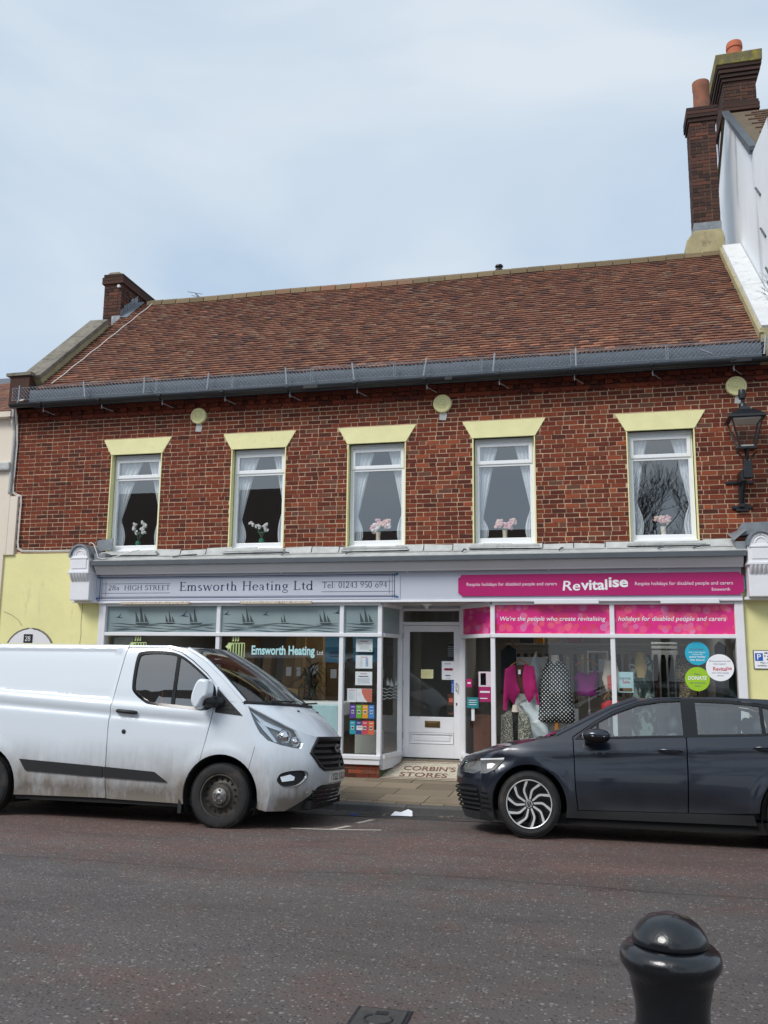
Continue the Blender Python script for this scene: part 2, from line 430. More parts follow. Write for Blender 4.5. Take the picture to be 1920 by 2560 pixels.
# ================================================================== materials of the place
rnd_mat('brick', [(0, S(80, 44, 38)), (.2, S(102, 50, 38)), (.55, S(120, 58, 41)), (.8, S(130, 66, 45)), (.93, S(104, 72, 60)), (1, S(160, 82, 52))], .9, .3, 120, .6, big=(.45, .5, S(88, 44, 42), .4))
rnd_mat('brick_dark', [(0, S(60, 48, 45)), (.5, S(84, 61, 54)), (.85, S(98, 67, 57)), (1, S(118, 74, 59))], .92, .3, 120, .6, big=(.9, .5, S(58, 50, 44), .5))
simple('mortar', S(202, 176, 146), .95, var=.18, vs=7, bump=.5, bs=160, stain=(1.1, .56, S(166, 144, 120)))
simple('mortar_dark', S(150, 136, 118), .95, var=.25, vs=9, bump=.4, bs=160)
rnd_mat('tile', [(0, S(94, 74, 70)), (.15, S(112, 80, 68)), (.5, S(126, 89, 74)), (.8, S(137, 96, 78)), (.92, S(136, 113, 96)), (.985, S(150, 104, 80)), (1, S(168, 120, 98))], .85, .28, 70, .5, big=(.8, .56, S(88, 68, 66), .45))
rnd_mat('ridge', [(0, S(112, 100, 78)), (.6, S(132, 116, 90)), (.85, S(134, 106, 86)), (1, S(150, 104, 82))], .9, .3, 60, .5)
simple('yellow', S(230, 224, 162), .75, var=.08, vs=1.4, bump=.5, bs=9, stain=(2.4, .6, S(190, 184, 136), (1.6, 1.6, .35)))
simple('yellow_smooth', S(234, 229, 172), .6, var=.07, vs=4, bump=.3, bs=16, stain=(7, .64, S(196, 188, 138), (1, 1, .5)))
simple('cream', S(224, 212, 196), .8, var=.05, vs=1.5, bump=.2, bs=14, stain=(2.2, .66, S(196, 184, 170)))
simple('white_render', S(232, 236, 240), .8, var=.05, vs=1.2, bump=.25, bs=9, stain=(.9, .55, S(172, 180, 188), (2.2, 2.2, .35)))
simple('white_paint', S(226, 226, 230), .45, var=.05, vs=4, bump=.12, bs=35, stain=(5, .68, S(190, 186, 180)))
simple('white_upvc', S(236, 238, 240), .3, var=.02, vs=3)
simple('grey_paint', S(206, 206, 210), .5, var=.05, vs=1.5, bump=.1, bs=25, stain=(3, .68, S(170, 165, 165), (.4, 1, 2)))
simple('fascia_paint', S(190, 194, 206), .5, var=.03, vs=1.2)
simple('lead', S(128, 134, 140), .6, metal=.25, var=.25, vs=5, bump=.4, bs=20, stain=(4, .58, S(186, 188, 188)))
simple('lead_pale', S(188, 190, 188), .7, var=.2, vs=6, bump=.6, bs=18, stain=(9, .6, S(120, 122, 118)))
simple('slate_grey', S(82, 88, 94), .5, var=.12, vs=4)
simple('eaves_grey', S(96, 106, 118), .55, var=.15, vs=3, bump=.1)
simple('gutter_black', S(34, 37, 40), .35, var=.1)
simple('galv', S(176, 182, 188), .45, metal=.6, var=.15, vs=20)
simple('stone', S(128, 122, 110), .95, var=.25, vs=7, bump=.9, bs=25, stain=(5, .52, S(86, 82, 72)))
simple('stone_white', S(212, 214, 214), .9, var=.08, vs=5, bump=.7, bs=22, stain=(6, .56, S(160, 158, 152)))
simple('old_render', S(168, 158, 122), .95, var=.22, vs=4, bump=.6, bs=20, stain=(3, .56, S(110, 104, 80)))
simple('terracotta', S(188, 104, 74), .8, var=.15, vs=6)
simple('terracotta_old', S(150, 98, 76), .85, var=.2, vs=6, stain=(4, .52, S(96, 84, 76)))
simple('lichen_stone', S(110, 104, 72), .95, var=.25, vs=7, bump=.7, bs=25, stain=(6, .48, S(150, 136, 48)))
simple('iron_black', S(26, 29, 34), .38, var=.2, vs=9, bump=.12, bs=30)
simple('bollard_paint', S(15, 18, 23), .28, var=.4, vs=11, bump=.4, bs=14, coat=.45, stain=(34, .69, S(74, 78, 84)))
simple('wire_white', S(222, 220, 214), .5, var=.05)
simple('wire_dark', S(40, 40, 42), .6, var=.05)
simple('brass', S(120, 98, 66), .4, metal=.8, var=.25, vs=20)
simple('rust_white', S(206, 196, 178), .7, var=.1, vs=20, stain=(60, .5, S(122, 70, 34), (1, 1, .5)))
def road_material():
    t = NT('road'); t.set(rough=.72, spec=.4)
    p = t.pos()
    vor = t.n('TexVoronoi', Scale=44.0); t.l(p, vor.inputs['Vector'])
    fine = t.noise(210, 4, .7); mid = t.noise(3.0, 7, .62); big = t.noise(.5, 5, .5, stretch=(.45, 1.2, 1), dist=.8)
    red = t.ramp(fine, [(.3, S(98, 75, 68)), (.7, S(140, 112, 103))])
    grey = t.ramp(fine, [(.3, S(82, 78, 76)), (.7, S(130, 124, 121))])
    sx = t.n('SeparateXYZ'); t.l(p, sx.inputs[0])
    # the worn red dressing survives along the parking side and in patches elsewhere
    lane = t.n('MapRange'); t.l(sx.outputs['Y'], lane.inputs['Value'])
    lane.inputs['From Min'].default_value = -7.4; lane.inputs['From Max'].default_value = -5.4; lane.inputs['To Min'].default_value = -.07; lane.inputs['To Max'].default_value = .09
    k = t.math('ADD', t.math('ADD', t.math('MULTIPLY', mid, .55), t.math('MULTIPLY', big, .6)), lane.outputs[0])
    c = t.mix(grey, red, t.ramp(k, [(.52, (.08, .08, .08, 1)), (.7, (.9, .9, .9, 1))]))
    # exposed chippings: pale and dark stones
    sp = t.n('SeparateColor'); t.l(vor.outputs['Color'], sp.inputs[0])
    pale = t.ramp(sp.outputs[0], [(.66, (0, 0, 0, 1)), (.8, (1, 1, 1, 1))])
    near = t.ramp(vor.outputs['Distance'], [(.28, (1, 1, 1, 1)), (.42, (0, 0, 0, 1))])
    c = t.mix(c, S(168, 163, 160), t.math('MULTIPLY', t.math('MULTIPLY', pale, near), .85))
    dark = t.ramp(sp.outputs[1], [(.62, (0, 0, 0, 1)), (.72, (1, 1, 1, 1))])
    c = t.mix(c, S(38, 34, 34), t.math('MULTIPLY', t.math('MULTIPLY', dark, near), .7))
    # oil and damp in the parking bays
    st = t.ramp(t.noise(1.3, 5, .6, stretch=(.5, 1.6, 1)), [(.56, (0, 0, 0, 1)), (.7, (1, 1, 1, 1))])
    c = t.mix(c, S(48, 44, 44), t.math('MULTIPLY', st, .35))
    t.col(c)
    h = t.math('ADD', t.math('MULTIPLY', vor.outputs['Distance'], .8), fine)
    big_ = t.n('TexVoronoi', Scale=20.0); t.l(p, big_.inputs['Vector']); bs_ = t.n('SeparateColor'); t.l(big_.outputs['Color'], bs_.inputs[0])
    k2 = t.math('MULTIPLY', t.ramp(bs_.outputs[0], [(.86, (0, 0, 0, 1)), (.9, (1, 1, 1, 1))]), t.ramp(big_.outputs['Distance'], [(.2, (1, 1, 1, 1)), (.32, (0, 0, 0, 1))]))
    c = t.mix(c, S(176, 170, 164), t.math('MULTIPLY', k2, .7))
    wear = t.ramp(t.noise(.9, 6, .65, stretch=(.25, 1.3, 1)), [(.35, (.8, .8, .8, 1)), (.65, (1.12, 1.12, 1.12, 1))]); c = t.mix(c, wear, 1.0, 'MULTIPLY'); t.col(c)
    t.bump(h, 1.0, .016)
road_material()
simple('tarmac_dark', S(66, 64, 63), .8, var=.25, vs=30, bump=.6, bs=160, stain=(2, .55, S(92, 84, 80)))
rnd_mat('slab', [(0, S(118, 106, 90)), (.5, S(132, 120, 102)), (1, S(146, 132, 112))], .9, .12, 60, .3, big=(1.3, .55, S(104, 96, 82), .5))
rnd_mat('kerbstone', [(0, S(84, 84, 84)), (1, S(112, 110, 108))], .9, .25, 70, .5)
simple('joint', S(92, 84, 72), .95, var=.2, vs=20)
simple('line_paint', S(192, 186, 172), .85, var=.2, vs=14, bump=.3, bs=90, stain=(24, .56, S(112, 96, 88)))
simple('moss', S(84, 92, 58), .95, var=.3, vs=18, bump=.8, bs=70)
# ================================================================== ground
def road_z(y, x=-.7):
    b = sinterp([-40, -12, -9, -6.5, -4.4, -2.42], [.10, .10, .10, .09, .03, -.128], y)
    return b-.055*smooth01((-1.2-x)/2.2)*smooth01((-2.42-y)/1.6)*smooth01((y+9)/3)     # the bay under the van lies a little lower
g = MB()
ys = [-40, -30, -20, -14, -12, -10, -8, -7, -6, -5.5, -5, -4.6, -4.2, -3.8, -3.4, -3.0, -2.7, -2.42]
xs = [-60, -40, -25]+[-14+i*.9 for i in range(26)]+[16, 30, 60]
for i in range(len(xs)-1):
    for k in range(len(ys)-1):
        g.quad(*[(x, y, road_z(y, x)) for x, y in ((xs[i], ys[k]), (xs[i+1], ys[k]), (xs[i+1], ys[k+1]), (xs[i], ys[k+1]))])
road = g.build('road', 'road', smooth=180, kind='structure')
def pave_z(y): return -.02 if y < -2.25 else lerp(-.02, .0, min(1, (y+2.25)/2.2))
g = MB(); g.quad((-60, -2.25, -.034), (60, -2.25, -.034), (60, 0.9, -.014), (-60, .9, -.014)); g.quad((-60, 0.9, -.014), (60, .9, -.014), (60, 30, -.014), (-60, 30, -.014))
pavement = g.build('pavement', 'joint', kind='structure')
rows = [(-2.24, -2.10, .33), (-2.09, -1.55, .62), (-1.54, -.98, .75), (-.97, -.42, .66), (-.41, .1, .72)]
for ri, (y0, y1, w) in enumerate(rows):
    x = -11.2+R.uniform(0, w)
    while x < 5.5:
        ww = w*R.uniform(.92, 1.08); m = MB(); r = R.random()
        if x < -1.6 or True:
            e = .006; dz = R.uniform(-.002, .003)
            za, zb = pave_z(y0)+dz, pave_z(y1)+dz
            m.add([(x+e, y0+e, za), (x+ww-e, y0+e, za), (x+ww-e, y1-e, zb), (x+e, y1-e, zb), (x+e, y0+e, za-.03), (x+ww-e, y0+e, za-.03), (x+ww-e, y1-e, zb-.03), (x+e, y1-e, zb-.03)],
                  [(0, 1, 2, 3), (4, 5, 1, 0), (5, 6, 2, 1), (6, 7, 3, 2), (7, 4, 0, 3)], 0, r)
            m.build('paving_slab', 'slab', pavement)
        x += ww
kerb = MB().box(-60, 60, -2.40, -2.26, -.3, -.045).build('kerb', 'kerbstone', kind='structure')
x = -11.6
while x < 6:
    w = R.uniform(.86, .96); m = MB(); r = R.random(); h = R.uniform(-.003, .003)
    m.prism([(-2.415, -.25), (-2.255, -.25), (-2.255, -.02+h), (-2.395, -.02+h), (-2.41, -.036+h)], 'x', x+.004, x+w-.004, 0, r)
    m.build('kerb_stone', 'kerbstone', kerb)
    x += w
def strip(pts, w, name, mat):
    """painted line lying on the road along pts"""
    m = MB()
    for i in range(len(pts)-1):
        a, b = Vector(pts[i]), Vector(pts[i+1]); d = (b-a).normalized(); n = Vector((-d.y, d.x))*w/2; k = max(1, int((b-a).length/.25))
        for q in range(k):
            p0, p1 = a.lerp(b, q/k), a.lerp(b, (q+1)/k)
            m.quad(*[(v.x, v.y, road_z(v.y, v.x)+.004) for v in (p0-n, p1-n, p1+n, p0+n)])
    return m.build(name, mat, road)
strip([(-3.33, -4.19), (-2.3, -4.15)], .06, 'bay_line', 'line_paint')
strip([(-2.86, -4.15), (-2.755, -3.81)], .075, 'bay_line', 'line_paint')
strip([(-2.735, -3.54), (-2.64, -3.16)], .075, 'bay_line', 'line_paint')
m = MB()
for i in range(24):
    xa, xb = -9+i*.5, -8.5+i*.5
    m.quad((xa, -2.95+.05*math.sin(i*1.7), road_z(-2.95, xa)+.004), (xb, -2.95+.05*math.sin((i+1)*1.7), road_z(-2.95, xb)+.004), (xb, -2.42, road_z(-2.42)+.002), (xa, -2.42, road_z(-2.42)+.002))
m.build('gutter_strip', 'tarmac_dark', road)
for pts in ([(-6.4, -6.62), (-4.9, -6.52), (-3.2, -6.56), (-1.4, -6.45), (.6, -6.5), (2.4, -6.44)], [(-5.9, -5.2), (-5.0, -5.32), (-4.1, -5.3)]):
    q = []
    for i in range(len(pts)-1):
        for k in range(7): q.append((lerp(pts[i][0], pts[i+1][0], k/7), lerp(pts[i][1], pts[i+1][1], k/7)+R.uniform(-.02, .02)))
    strip(q, .009, 'road_crack', 'tarmac_dark')
# iron stopcock cover in the carriageway
cv = thing('utility_cover', 'small square iron utility cover set in the road at the bottom of the frame', 'cover', (-1.06, -9.5, road_z(-9.5)))
z = road_z(-9.4)
MB().box(-1.2, -.92, -9.66, -9.31, z-.02, z+.006).build('cover_frame', 'iron_black', cv)
m = MB().box(-1.18, -.94, -9.64, -9.33, z+.004, z+.012); m.build('lid', 'tarmac_dark', cv, bevel=.004)
m = MB().tube([(-1.06+.07*math.cos(a), -9.47+.06*math.sin(a), z+.013) for a in [rad(q) for q in range(125, 420, 20)]], .005, 6); m.box(-1.09, -1.03, -9.41, -9.37, z+.01, z+.015)
m.build('keyhole', 'iron_black', cv)
# ================================================================== the shop building
BLD = thing('shop_building', 'two-storey red brick terrace with tiled roof and two shopfronts', 'building', (-3.7, 0, 0))
WIN = [(-8.33, -7.36), (-6.012, -5.036), (-3.915, -2.936), (-1.80, -.815), (.628, 1.622)]
WZ0, WZ1, LZ = 3.62, 5.43, 5.70
XL, XR = -10.36, 2.93
def blocked(z):
    """stretches of the front where no brick shows at height z"""
    out = []
    for a, b in WIN:
        if z < WZ1: out.append((a-.012, b+.012))
        elif z < LZ+.01:
            t = (z-WZ1)/(LZ-WZ1); out.append((a-.01-.17*t, b+.01+.18*t))
    # the neighbour's raised render steps over the party line
    out.append((-20, XL+.03 if z > 4.75 else XL+.19))
    if z < 3.67: out.append((-20, -8.40)); 
    if z < 3.60: out.append((2.15, 9))
    out.append((XR+.05, 20))
    return sorted(out)
wall = MB()
# mortar sheet with window openings (x runs between openings, one face per run and band)
for z0, z1 in ((3.45, WZ0), (WZ0, WZ1), (WZ1, 6.36)):
    if z0 == WZ0:
        e = [XL]+[v for w in WIN for v in w]+[XR]
        for i in range(0, len(e), 2): wall.quad((e[i], .002, z0), (e[i+1], .002, z0), (e[i+1], .002, z1), (e[i], .002, z1))
    else: wall.quad((XL, .002, z0), (XR, .002, z0), (XR, .002, z1), (XL, .002, z1))
wall.quad((XL, 0.3, 3.45), (XL, .008, 3.45), (XL, .008, 6.36), (XL, .3, 6.36))
# solid wall behind the sheet so that the rooms are dark and the reveals have depth
for i in range(6):
    e = [XL]+[v for w in WIN for v in w]+[XR]
    wall.box(e[2*i]+.002, e[2*i+1]-.002, .012, .3, WZ0-.1, WZ1)
wall.box(XL, XR, .012, .3, WZ1, 6.36); wall.box(XL, XR, .012, .3, 2.85, WZ0-.1)
WALL = wall.build('front_wall', 'mortar', BLD)
CO, ST, HD, JN = .075, .2155, .1025, .0118
cand = []; field = MB()
row = 0; z = 3.55
while z < 6.12:
    bl = blocked(z+.03); x = XL+(0 if row % 2 else -.11); k = row % 2; wob = R.uniform(-.002, .002)
    while x < XR+.04:
        L_ = ST if k % 2 == 0 else HD
        L_ *= R.uniform(.97, 1.03)
        a, b = x, x+L_; segs = [(a, b)]
        for (p, q) in bl:
            ns = []
            for (u, v) in segs:
                if q <= u or p >= v: ns.append((u, v))
                else:
                    if p > u: ns.append((u, p-.004))
                    if q < v: ns.append((q+.004, v))
            segs = ns
        for (u, v) in segs:
            if v-u < .025: continue
            full = abs((v-u)-L_) < 1e-6
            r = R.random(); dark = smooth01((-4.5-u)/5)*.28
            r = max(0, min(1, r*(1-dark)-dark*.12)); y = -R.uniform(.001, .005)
            cand.append((full and k % 2 == 0, u, v, z+wob, r, y))
        x += L_+JN; k += 1
    z += CO; row += 1
def cam_d(x, y, z): return (Vector((x, y, z))-CAM).length
full = sorted([c for c in cand if c[0]], key=lambda c: cam_d((c[1]+c[2])/2, 0, c[3]))
single = set(id(c) for c in full[:300])
bvar = []
for i in range(24):
    m = MB().box(-ST/2, ST/2, -.006, .03, 0, CO-JN, 0, R.random(), j=.0022, back=False); bvar.append(m.mesh('brick', 'brick'))
for c in cand:
    if id(c) in single:
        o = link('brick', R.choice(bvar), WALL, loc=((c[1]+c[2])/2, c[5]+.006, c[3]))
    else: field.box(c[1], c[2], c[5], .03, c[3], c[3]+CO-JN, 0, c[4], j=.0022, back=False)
# oversailing course and dentils under the eaves
x = XL+.04
while x < XR-.2:
    w = ST*R.uniform(.97, 1.02); field.box(x, x+w, -.035-R.uniform(0, .004), .03, 6.135, 6.197, 0, R.random()*.8, j=.002); x += w+JN
x = XL+.05; k = 0
while x < XR-.2:
    field.box(x, x+HD, (-.075 if k % 2 else -.028), .03, 6.207, 6.272, 0, R.random()*.6, j=.002); x += HD+JN*.8; k += 1
x = XL+.03
while x < XR-.2:
    w = ST; field.box(x, x+w, -.1, .03, 6.282, 6.345, 0, R.random()*.5, j=.002); x += w+JN
field.build('brick_courses', 'brick', WALL, kind='stuff')
# scar patches of grey mortar below the tie plates
for (x, zz) in ((-6.67, 5.80), (-2.30, 5.78), (2.3, 5.80)):
    m = MB(); m.prism([(x-.06, zz-.02), (x+.05, zz-.03), (x+.07, zz+.06), (x+.03, zz+.16), (x-.04, zz+.15)], 'y', -.009, .0); m.build('mortar_patch', 'lead_pale', WALL)
# yellow rendered ground-floor ends
m = MB(); m.box(XL-.05, -8.30, -.012, .25, -.01, 3.655); m.build('rendered_wall', 'yellow', BLD)
m = MB(); m.box(2.17, XR, -.012, .25, -.01, 2.9); m.build('rendered_wall', 'yellow', BLD)
# round-headed doorway, mostly behind the van
dw = [(-10.2, .02)]+[( -9.715+.49*math.cos(rad(a)), 1.86+.455*math.sin(rad(a))) for a in range(180, -1, -12)]+[(-9.225, .02)]
m = MB().prism(dw, 'y', -.03, -.005); door28 = m.build('arched_door', 'white_paint', BLD)
m = MB(); m.tube([(x, -.02, z) for x, z in dw], .018, 6); m.build('arch_trim', 'stone', BLD)
# cracks in the render
for pts in ([(-8.72, -.014, 2.76), (-8.73, -.014, 2.4), (-8.715, -.014, 2.2), (-8.74, -.014, 1.95)], [(-10.3, -.014, 2.62), (-10.12, -.014, 2.55), (-9.98, -.014, 2.46), (-9.9, -.014, 2.36)]):
    m = MB(); m.tube(pts, .004, 4); m.build('crack', 'stone', BLD)
# ------------------------------------------------------------------ upstairs windows
def window(i, xl, xr):
    W = MB()
    w = link('window', None, BLD) if False else None
    z0, z1 = 3.70, WZ1
    jamb = MB()
    jamb.quad((xl, -.004, WZ0), (xl, .2, WZ0), (xl, .2, z1), (xl, -.004, z1)); jamb.quad((xr, .2, WZ0), (xr, -.004, WZ0), (xr, -.004, z1), (xr, .2, z1))
    jamb.quad((xl, -.004, z1), (xl, .2, z1), (xr, .2, z1), (xr, -.004, z1))
    jamb.box(xl-.014, xl+.004, -.012, .02, WZ0+.02, z1); jamb.box(xr-.004, xr+.014, -.012, .02, WZ0+.02, z1)
    root = jamb.build('window', 'yellow_smooth', BLD)
    t = .17
    m = MB().prism([(xl-.018, z1-.012), (xr+.018, z1-.012), (xr+.188, LZ), (xl-.175, LZ-.002)], 'y', -.022, .01); m.build('lintel', 'yellow_smooth', root, bevel=.006)
    yf = .115; fx0, fx1 = xl+.012, xr-.012
    f = MB(); top = z1-.07
    f.box(fx0, fx1, yf+.005, yf+.07, top, z1)                       # head packing
    f.box(fx0, fx0+.07, yf, yf+.07, z0, top); f.box(fx1-.07, fx1, yf, yf+.07, z0, top)
    f.box(fx0+.07, fx1-.07, yf, yf+.07, top-.05, top); f.box(fx0+.07, fx1-.07, yf, yf+.07, z0, z0+.085)
    zt = 4.985
    f.box(fx0+.07, fx1-.07, yf, yf+.07, zt-.025, zt+.03)
    f.box(fx0-.005, fx1+.005, yf-.05, yf+.05, z0-.055, z0+.002)     # sill nose
    f.build('frame', 'white_upvc', root, bevel=.006)
    v = MB()                                                        # top-hung vent sash
    a, b, c, d = fx0+.03, fx1-.03, zt+.012, top-.022
    v.box(a, a+.055, yf-.018, yf+.03, c, d); v.box(b-.055, b, yf-.018, yf+.03, c, d); v.box(a+.055, b-.055, yf-.018, yf+.03, c, c+.06); v.box(a+.055, b-.055, yf-.018, yf+.03, d-.05, d)
    v.build('vent_sash', 'white_upvc', root, bevel=.005)
    MB().quad((a+.05, yf+.012, c+.055), (b-.05, yf+.012, c+.055), (b-.05, yf+.012, d-.045), (a+.05, yf+.012, d-.045)).build('pane', 'glass_up', root)
    MB().quad((fx0+.05, yf+.03, z0+.08), (fx1-.05, yf+.03, z0+.08), (fx1-.05, yf+.03, zt-.02), (fx0+.05, yf+.03, zt-.02)).build('pane', 'glass_up', root)
    s = MB(); s.box(xl-.03, xr+.05, -.13, yf-.04, 3.615, 3.647, j=.006); s.box(xl-.06, xr+.08, -.16, -.02, 3.585, 3.612, j=.008)
    s.build('lead_sill', 'lead_pale', root)
    return root
glass_mat('glass_up', (.99, 1, 1, 1), .16, 1.5)
for i, (a, b) in enumerate(WIN): window(i, a, b)
# round pattress plates of the tie rods
for (x, zz, r0) in ((-6.67, 6.055, .148), (-2.305, 6.03, .155), (2.275, 6.05, .155)):
    m = MB().lathe([(0, -.075), (.02, -.075), (.026, -.06), (.034, -.052), (.06, -.048), (.066, -.058), (.074, -.05), (.115, -.044), (.122, -.056), (r0-.008, -.052), (r0, -.035), (r0, 0)], (x, -.002, zz), 'y', 36)
    m.build('tie_plate', 'yellow_smooth', BLD, smooth=40)
# ------------------------------------------------------------------ roof
EY, EZ, RY, RZ = -.28, 6.66, 3.08, 9.675
SL = math.hypot(RY-EY, RZ-EZ); PD = Vector((0, RY-EY, RZ-EZ)).normalized(); PN = Vector((0, -PD.z, PD.y))
def sag(x): return -.03*math.sin((x+9.8)/12.4*math.pi)-.012*math.sin(x*1.3)
def on_roof(x, s, h=0): return Vector((x, EY, EZ))+PD*s+PN*h+Vector((0, 0, sag(x)*(s/SL)))
RXL, RXR = -9.79, 2.60
m = MB(); m.grid(lambda u, v: on_roof(lerp(RXL, RXR, u), lerp(-.02, SL, v), -.035), 24, 6)
m.quad((RXL, RY, RZ-.05), (RXR, RY, RZ-.05), (RXR, RY+3.4, EZ), (RXL, RY+3.4, EZ))
ROOF = m.build('roof', 'slate_grey', BLD)
TW, GA = .157, .1065
tl = []; nrow = int(SL/GA)
for rj in range(nrow+1):
    x = RXL-(TW/2 if rj % 2 else 0)+R.uniform(-.02, .02); s0 = rj*GA-.03
    while x < RXR-.02:
        w = TW*R.uniform(.97, 1.03); a = max(x, RXL); b = min(x+w, RXR)
        if b-a > .03: tl.append((a, b-.003, s0+R.uniform(-.006, .006), R.random(), R.uniform(-.004, .006), R.uniform(-.004, .004)))
        x += w
def tile_mesh(mb, a, b, s0, r, lift, tw, base):
    th = .016; L_ = min(GA*1.7, SL-s0+.02)
    P = lambda x, s, h: base(x, s, h)
    m_ = (a+b)/2; c = .004
    v = []
    for (x, e) in ((a, -tw), (m_, c), (b, tw)):
        v += [P(x, s0, th+.012+lift+e), P(x, s0+L_, -.006+e*.3), P(x, s0, -.004+lift+e)]
    mb.add(v, [(0, 3, 4, 1), (3, 6, 7, 4), (2, 5, 3, 0), (5, 8, 6, 3), (0, 1, 2), (8, 7, 6)], 0, r)
single_t = set(id(t) for t in sorted([t for t in tl if t[1]-t[0] > TW*.93], key=lambda t: cam_d(t[0], *(on_roof(t[0], t[2])[1:])))[:300])
tvar = []
for i in range(20):
    m = MB(); tile_mesh(m, -TW/2+.0015, TW/2-.0015, 0, R.random(), R.uniform(-.004, .006), R.uniform(-.004, .004), lambda x, s, h: Vector((x, 0, 0))+PD*s+PN*h); tvar.append(m.mesh('roof_tile', 'tile'))
f = MB()
for t in tl:
    if id(t) in single_t: link('roof_tile', R.choice(tvar), ROOF, loc=on_roof((t[0]+t[1])/2, t[2]))
    else: tile_mesh(f, *t, on_roof)
f.build('tile_courses', 'tile', ROOF, kind='stuff')
x = RXL+.35
while x < RXR-.05:
    w = .335; z_ = RZ+sag(x+.15); m = MB(); r = R.random()*.75 if not (-6.6 < x < -3.6) else R.uniform(.5, 1)
    m.prism([(RY-.16, z_-.10), (RY-.13, z_+.0), (RY-.06, z_+.055), (RY+.06, z_+.055), (RY+.14, z_-.02), (RY+.16, z_-.1)], 'x', x+.008, min(x+w-.008, RXR), 0, r)
    m.build('ridge_tile', 'ridge', ROOF); x += w
m = MB().box(RXL+.3, RXR, RY-.1, RY+.1, RZ-.12, RZ+.012); m.build('ridge_bedding', 'mortar_dark', ROOF)
# ------------------------------------------------------------------ eaves: fascia, gutter, bird guard
m = MB(); m.box(XL+.1, 2.68, -.30, -.26, 6.40, 6.64); m.box(XL+.1, 2.68, -.28, .02, 6.36, 6.385); m.build('eaves_board', 'eaves_grey', BLD)
gp = [(-.30+.065*math.cos(rad(a))-.065, 6.37+.075*math.sin(rad(a))) for a in range(180, 361, 15)]
gp2 = [(-.30+.058*math.cos(rad(a))-.065, 6.375+.068*math.sin(rad(a))) for a in range(360, 179, -15)]
GUT = MB().prism(gp+gp2, 'x', XL+.12, 2.70).build('gutter', 'gutter_black', BLD)
for i in range(11):
    x = XL+.75+i*1.18
    m = MB(); m.tube([(x, -.365+.072*math.cos(rad(a)), 6.37+.082*math.sin(rad(a))) for a in range(180, 361, 20)], .012, 6); m.box(x-.035, x+.035, -.445, -.285, 6.34, 6.378); m.build('gutter_joint', 'gutter_black', GUT)
    m = MB(); m.tube([(x+.02, -.33, 6.30), (x+.02, -.32, 6.2)], .005, 5); m.tube([(x+.0, -.33, 6.245), (x+.15, -.16, 6.19)], .005, 5); m.build('guard_stay', 'galv', GUT)
for (x, dz, ln) in ((-4.6, 0, .25), (2.15, 0, .3), (-2.2, 0, .12)):
    MB().box(x, x+ln, -.43, -.3, 6.31, 6.375).build('gutter_joint', 'iron_black', GUT)
guard = MB(); gx0, gx1, gz0, gz1, gy = XL+.16, 2.66, 6.42, 6.655, -.405
npan = 9
for p in range(npan):
    a = lerp(gx0, gx1, p/npan); b = lerp(gx0, gx1, (p+1)/npan)+.03; dz = R.uniform(-.012, .022); dy = R.uniform(-.012, .012)
    cell = .066; n = int((b-a)/cell)
    hgt = gz1-gz0
    for i in range(-4, n+1):
        for sgn in (1, -1):
            u0 = a+i*cell; u1 = u0+hgt*.95; p0, p1 = (u0, gz0), (u1, gz1)
            if sgn < 0: p0, p1 = (u0, gz1), (u1, gz0)
            t0 = max(0, (a-p0[0])/(p1[0]-p0[0])); t1 = min(1, (b-p0[0])/(p1[0]-p0[0]))
            if t1 <= t0: continue
            q0 = (lerp(p0[0], p1[0], t0), gy+dy, lerp(p0[1], p1[1], t0)+dz); q1 = (lerp(p0[0], p1[0], t1), gy+dy, lerp(p0[1], p1[1], t1)+dz)
            guard.tube([q0, q1], .004, 3, caps=False)
    for zz in (gz0, gz1): guard.tube([(a, gy+dy, zz+dz), (b, gy+dy, zz+dz)], .004, 4)
    for xx in (a, b): guard.tube([(xx, gy+dy, gz0+dz), (xx, gy+dy, gz1+dz)], .004, 4)
GRD = guard.build('wire_guard', 'galv', BLD)
for i, (x, tl_) in enumerate(((-10.05, 0), (-8.7, -.05), (-7.55, .0), (-6.35, .02), (-4.9, -.03), (-3.72, -.04), (-2.55, .05), (-1.42, 0.03), (-.12, 0), (2.63, .04))):
    m = MB(); m.add([], []); m.tube([(x, gy-.02, gz0-.02), (x+tl_, gy-.02, gz1+.045)], .013, 4); m.build('guard_post', 'galv', GRD)
m = MB(); m.tube([(1.72, gy-.02, gz0+.12), (1.9, gy-.02, gz0+.03)], .013, 4); m.build('guard_post', 'galv', GRD)
# ------------------------------------------------------------------ gable copings and chimneys
def coping(x0, x1, s0, s1, h0, h1, mat, name, capw=.03):
    m = MB()
    v = [on_roof(x, s, h) for x in (x0, x1) for s in (s0, s1) for h in (h0, h1)]
    m.add(v, [(0, 1, 3, 2), (4, 6, 7, 5), (0, 4, 5, 1), (2, 3, 7, 6), (1, 5, 7, 3), (0, 2, 6, 4)]); return m.build(name, mat, BLD, bevel=.012)
coping(-10.14, RXL+.005, .22, 3.06, -.5, .12, 'old_render', 'gable_parapet')
for k in range(3): coping(-10.17, RXL+.03, .20+k*.96, .20+(k+1)*.96-.008, .12, .20, 'stone', 'coping_stone')
m = MB(); m.box(-10.33, -9.93, -.32, .18, 6.36, 6.92); m.build('kneeler', 'brick_dark', BLD); MB().box(-10.40, -9.88, -.36, .24, 6.92, 6.98, j=.008).build('kneeler_cap', 'stone', BLD)
